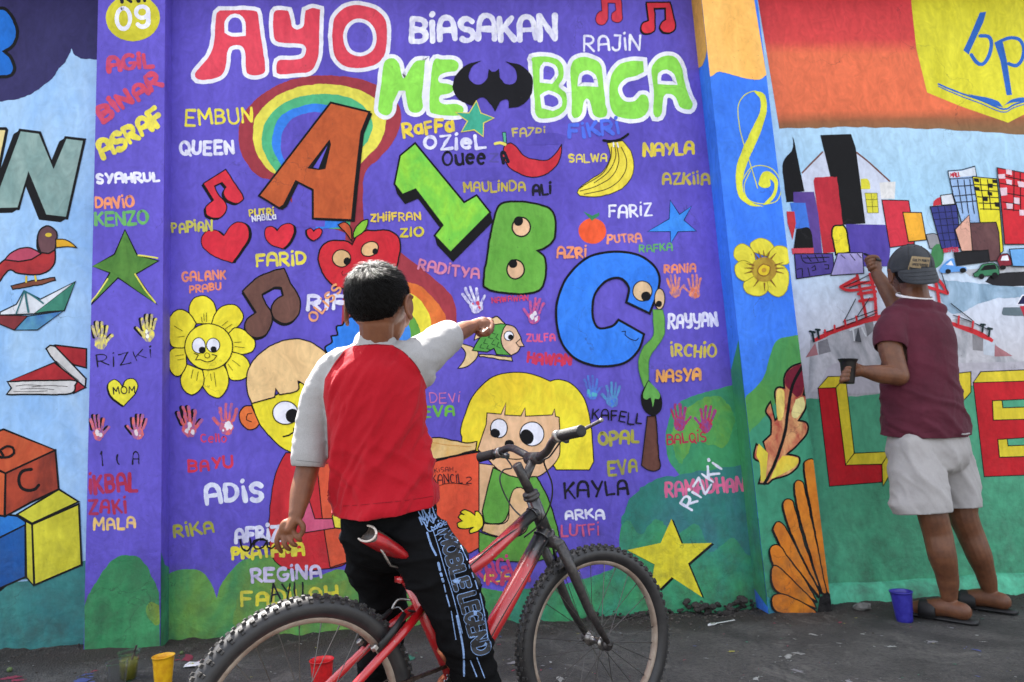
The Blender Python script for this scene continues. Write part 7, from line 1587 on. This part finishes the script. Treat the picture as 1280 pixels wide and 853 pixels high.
# shorts
ps = MB()
chain(ps, [K(1158, 538, -0.36), K(1160, 565, -0.36)], [(0.180, 0.112), (0.190, 0.122)], 26)
chain(ps, [K(1140, 560, -0.40), K(1146, 600, -0.41), K(1150, 632, -0.42)], [(0.090, 0.085), (0.116, 0.108), (0.124, 0.108)], 24)
chain(ps, [K(1184, 560, -0.33), K(1192, 600, -0.31), K(1199, 632, -0.31)], [(0.085, 0.085), (0.096, 0.100), (0.088, 0.1)], 24)
def fold_short(p, n): x, y = proj(p); return 0.016*ridge(p, (rt*0.85+up*0.5).normalized(), 10, (up*0.85-rt*0.5).normalized(), 3.5, 9.3)
me = remesh(ps, 0.0075, 5, fold_short)
slice_(me, K(1150, 641, -0.42), Vector((0.0, -0.05, -1)), lambda p: proj(p)[1] > 625)
SHC = cloth('cream_twill', (168, 164, 163), 600, (150, 146, 145)); shorts = body_part('shorts', me, SHC, man); so_ = shorts.modifiers.new('thickness', 'SOLIDIFY'); so_.thickness = 0.003; so_.offset = 1
b = MB(); b.tube([K(1203, 543, -0.49), K(1207, 543, -0.475), K(1211, 542, -0.45)], [(0.004, 0.006)]*3, 8); b.part('pocket_edge', SHC, shorts, True)
# cap worn backwards
CAPM = cloth('washed_grey_canvas', (66, 68, 72), 500, (48, 50, 54), 0.9, 0.5); cp_ = MB(); vs = []; fs = []
nj, ni = 16, 48; ca = (0.098, 0.118, 0.112); cc = Vector((0, -0.012, 0.010))
def capp(th, ph): 
    se = 1-0.018*abs(math.sin(3*ph))**8
    return mh+MM @ (cc+Vector((ca[0]*math.sin(th)*math.cos(ph), ca[1]*math.sin(th)*math.sin(ph), ca[2]*math.cos(th)**1.0 if th < math.pi/2 else ca[2]*math.cos(th)))*(2-se if False else 1.0+0.006*math.cos(6*ph)*math.sin(th)))
for j in range(nj+1):
    for i in range(ni): vs.append(capp(0.001+(math.pi*0.555)*j/nj, 2*math.pi*i/ni))
fs = [(j*ni+i, (j+1)*ni+i, (j+1)*ni+(i+1) % ni, j*ni+(i+1) % ni) for j in range(nj) for i in range(ni)]
cap = part('cap', vs, fs, CAPM, man, True); so_ = cap.modifiers.new('thickness', 'SOLIDIFY'); so_.thickness = 0.003
bvc = BVHTree.FromPolygons([Vector(v) for v in vs], fs)
SEAM = mat('cap_seam', (40, 41, 44), 0.9)
for k_ in range(6):
    ph = math.pi*k_/3; b = MB(); b.tube([capp(0.02+math.pi*0.53*j/14, ph)+(capp(0.02+math.pi*0.53*j/14, ph)-mh).normalized()*0.0008 for j in range(15)], 0.0012, 6); b.part('seam', SEAM, cap, True)
b = MB(); b.ell(capp(0.001, 0)+uz*0.003, (0.008, 0.008, 0.004), MM); b.part('button', CAPM, cap, True)
for k_ in (0.5, 1.5, 2.5, 3.5, 4.5, 5.5):
    q = capp(0.55, math.pi*k_/3); b = MB(); b.ell(q, (0.003, 0.003, 0.003)); b.part('eyelet', SEAM, cap, True)
vs = []; fs = []; nb, mb_ = 20, 8               # brim over the nape
for a_ in range(nb+1):
    t = rad(180+32+(116)*a_/nb); e0 = cc+Vector((ca[0]*0.985*math.cos(t), ca[1]*0.985*math.sin(t), -0.016))
    for c_ in range(mb_+1):
        u = c_/mb_; ex = 0.080*(math.sin(rad(180*a_/nb)))**0.42; x_ = (a_/nb-0.5)*2
        vs.append(mh+MM @ (e0+Vector((0.004*x_, -ex*u*0.66, -ex*u*0.95-0.020*u*x_*x_-0.004*u))))
fs = [(a_*(mb_+1)+c_, a_*(mb_+1)+c_+1, (a_+1)*(mb_+1)+c_+1, (a_+1)*(mb_+1)+c_) for a_ in range(nb) for c_ in range(mb_)]
br = part('brim', vs, fs, CAPM, cap, True); so_ = br.modifiers.new('thickness', 'SOLIDIFY'); so_.thickness = 0.004
for k_ in range(2, 8, 2):
    b = MB(); b.tube([Vector(vs[a_*(mb_+1)+k_])+uz*0.0008-mf*0.001 for a_ in range(1, nb)], 0.0007, 5); b.part('stitching', SEAM, br, True)
V(1100, 290, 10.66)
q = [p[:2] for p in P('425,322! 672,345! 640,528! 368,500!')]; qq = []
for i in range(4):
    for j in range(6): t = j/6; qq.append((q[i][0]+(q[(i+1) % 4][0]-q[i][0])*t, q[i][1]+(q[(i+1) % 4][1]-q[i][1])*t))
gvs = []; gfs = []
for j in range(7):
    for i in range(9):
        u, v_ = i/8, j/6; A = [q[0][k]*(1-u)+q[1][k]*u for k in (0, 1)]; B = [q[3][k]*(1-u)+q[2][k]*u for k in (0, 1)]; gvs.append((A[0]*(1-v_)+B[0]*v_, A[1]*(1-v_)+B[1]*v_))
gfs = [(j*9+i, j*9+i+1, (j+1)*9+i+1, (j+1)*9+i) for j in range(6) for i in range(8)]
patch = decal('patch', [(gvs, gfs)], (158, 138, 104), 0.0022, bvc, cap, mat('beige_patch', (150, 130, 98), 0.9, noise_s=300, amt=0.2))
k = 10.66; X0, Y0 = 1100, 290
def cw(t, a, b_, c, d, h): return word(t, X0+a/k, Y0+b_/k, X0+c/k, Y0+d/k, h/k, 0.75, 0.4, 0.22, wt=0.9)
decal('patch_print', cw('GUiLTY PARTY', 432, 395, 660, 412, 42)+cw('UNDEFEATED', 425, 448, 642, 466, 38), (34, 30, 28), 0.0030, bvc, cap)
bar_ = ribbon([(X0+(388+i*27)/k, Y0+(482+i*3)/k) for i in range(10)], 3.0, caps=False); decal('patch_bar', [bar_], (40, 36, 33), 0.0028, bvc, cap)
# sandals, marker and cup
SLP = mat('black_rubber', (26, 25, 26), 0.6, bump=0.3)
for f_ in (fa, fb):
    w_ = MB(); w_.tube([onfloor(f_+fdir*x, 0.011) for x in (-0.10, -0.08, -0.02, 0.05, 0.12, 0.17, 0.20)], [(0.022, 0.009), (0.034, 0.010), (0.037, 0.010), (0.040, 0.010), (0.047, 0.010), (0.042, 0.010), (0.022, 0.009)], 16, flat=tuple(fdir.cross(Vector((0, 0, 1))))); sn = w_.part('sandal', SLP, man, True)
    ln = fdir.cross(Vector((0, 0, 1))); st_ = []
    for t in range(9): a_ = math.pi*t/8; st_.append(onfloor(f_+fdir*0.085+ln*0.048*math.cos(a_), 0.014+0.066*math.sin(a_)**0.8))
    w_ = MB(); w_.tube(st_, [(0.036, 0.0035)]*9, 10, flat=tuple(fdir)); w_.part('strap', SLP, sn, True)
pm = K(1085, 320, -0.045); t = thing('marker_pen', 'black marker held in the raised hand of the man against the wall', 'marker', pm)
a0_, a1_ = K(1079, 317, -0.030), K(1101, 326, -0.150); w_ = MB(); w_.tube([a0_+(a1_-a0_)*0.1, a1_], 0.0065, 12); w_.part('barrel', BPL, t, True); w_ = MB(); w_.tube([a0_, a0_+(a1_-a0_)*0.1], [0.002, 0.0045], 10); w_.part('tip', BPL, t, True)
pc_ = K(1060.5, 480, -0.44); cu = Vector((0.10, -0.03, 1)).normalized(); t = thing('paint_cup', 'black plastic cup held at waist height by the painting man', 'cup', pc_)
w_ = MB(); w_.lathe(pc_, cu, [(0, 0), (0, 0.024), (0.006, 0.026), (0.095, 0.034), (0.108, 0.041), (0.110, 0.0425), (0.113, 0.0425), (0.112, 0.039), (0.096, 0.032), (0.06, 0.031), (0.055, 0)], 28); w_.part('cup_body', mat('black_cup_plastic', (14, 14, 15), 0.35), t, True)
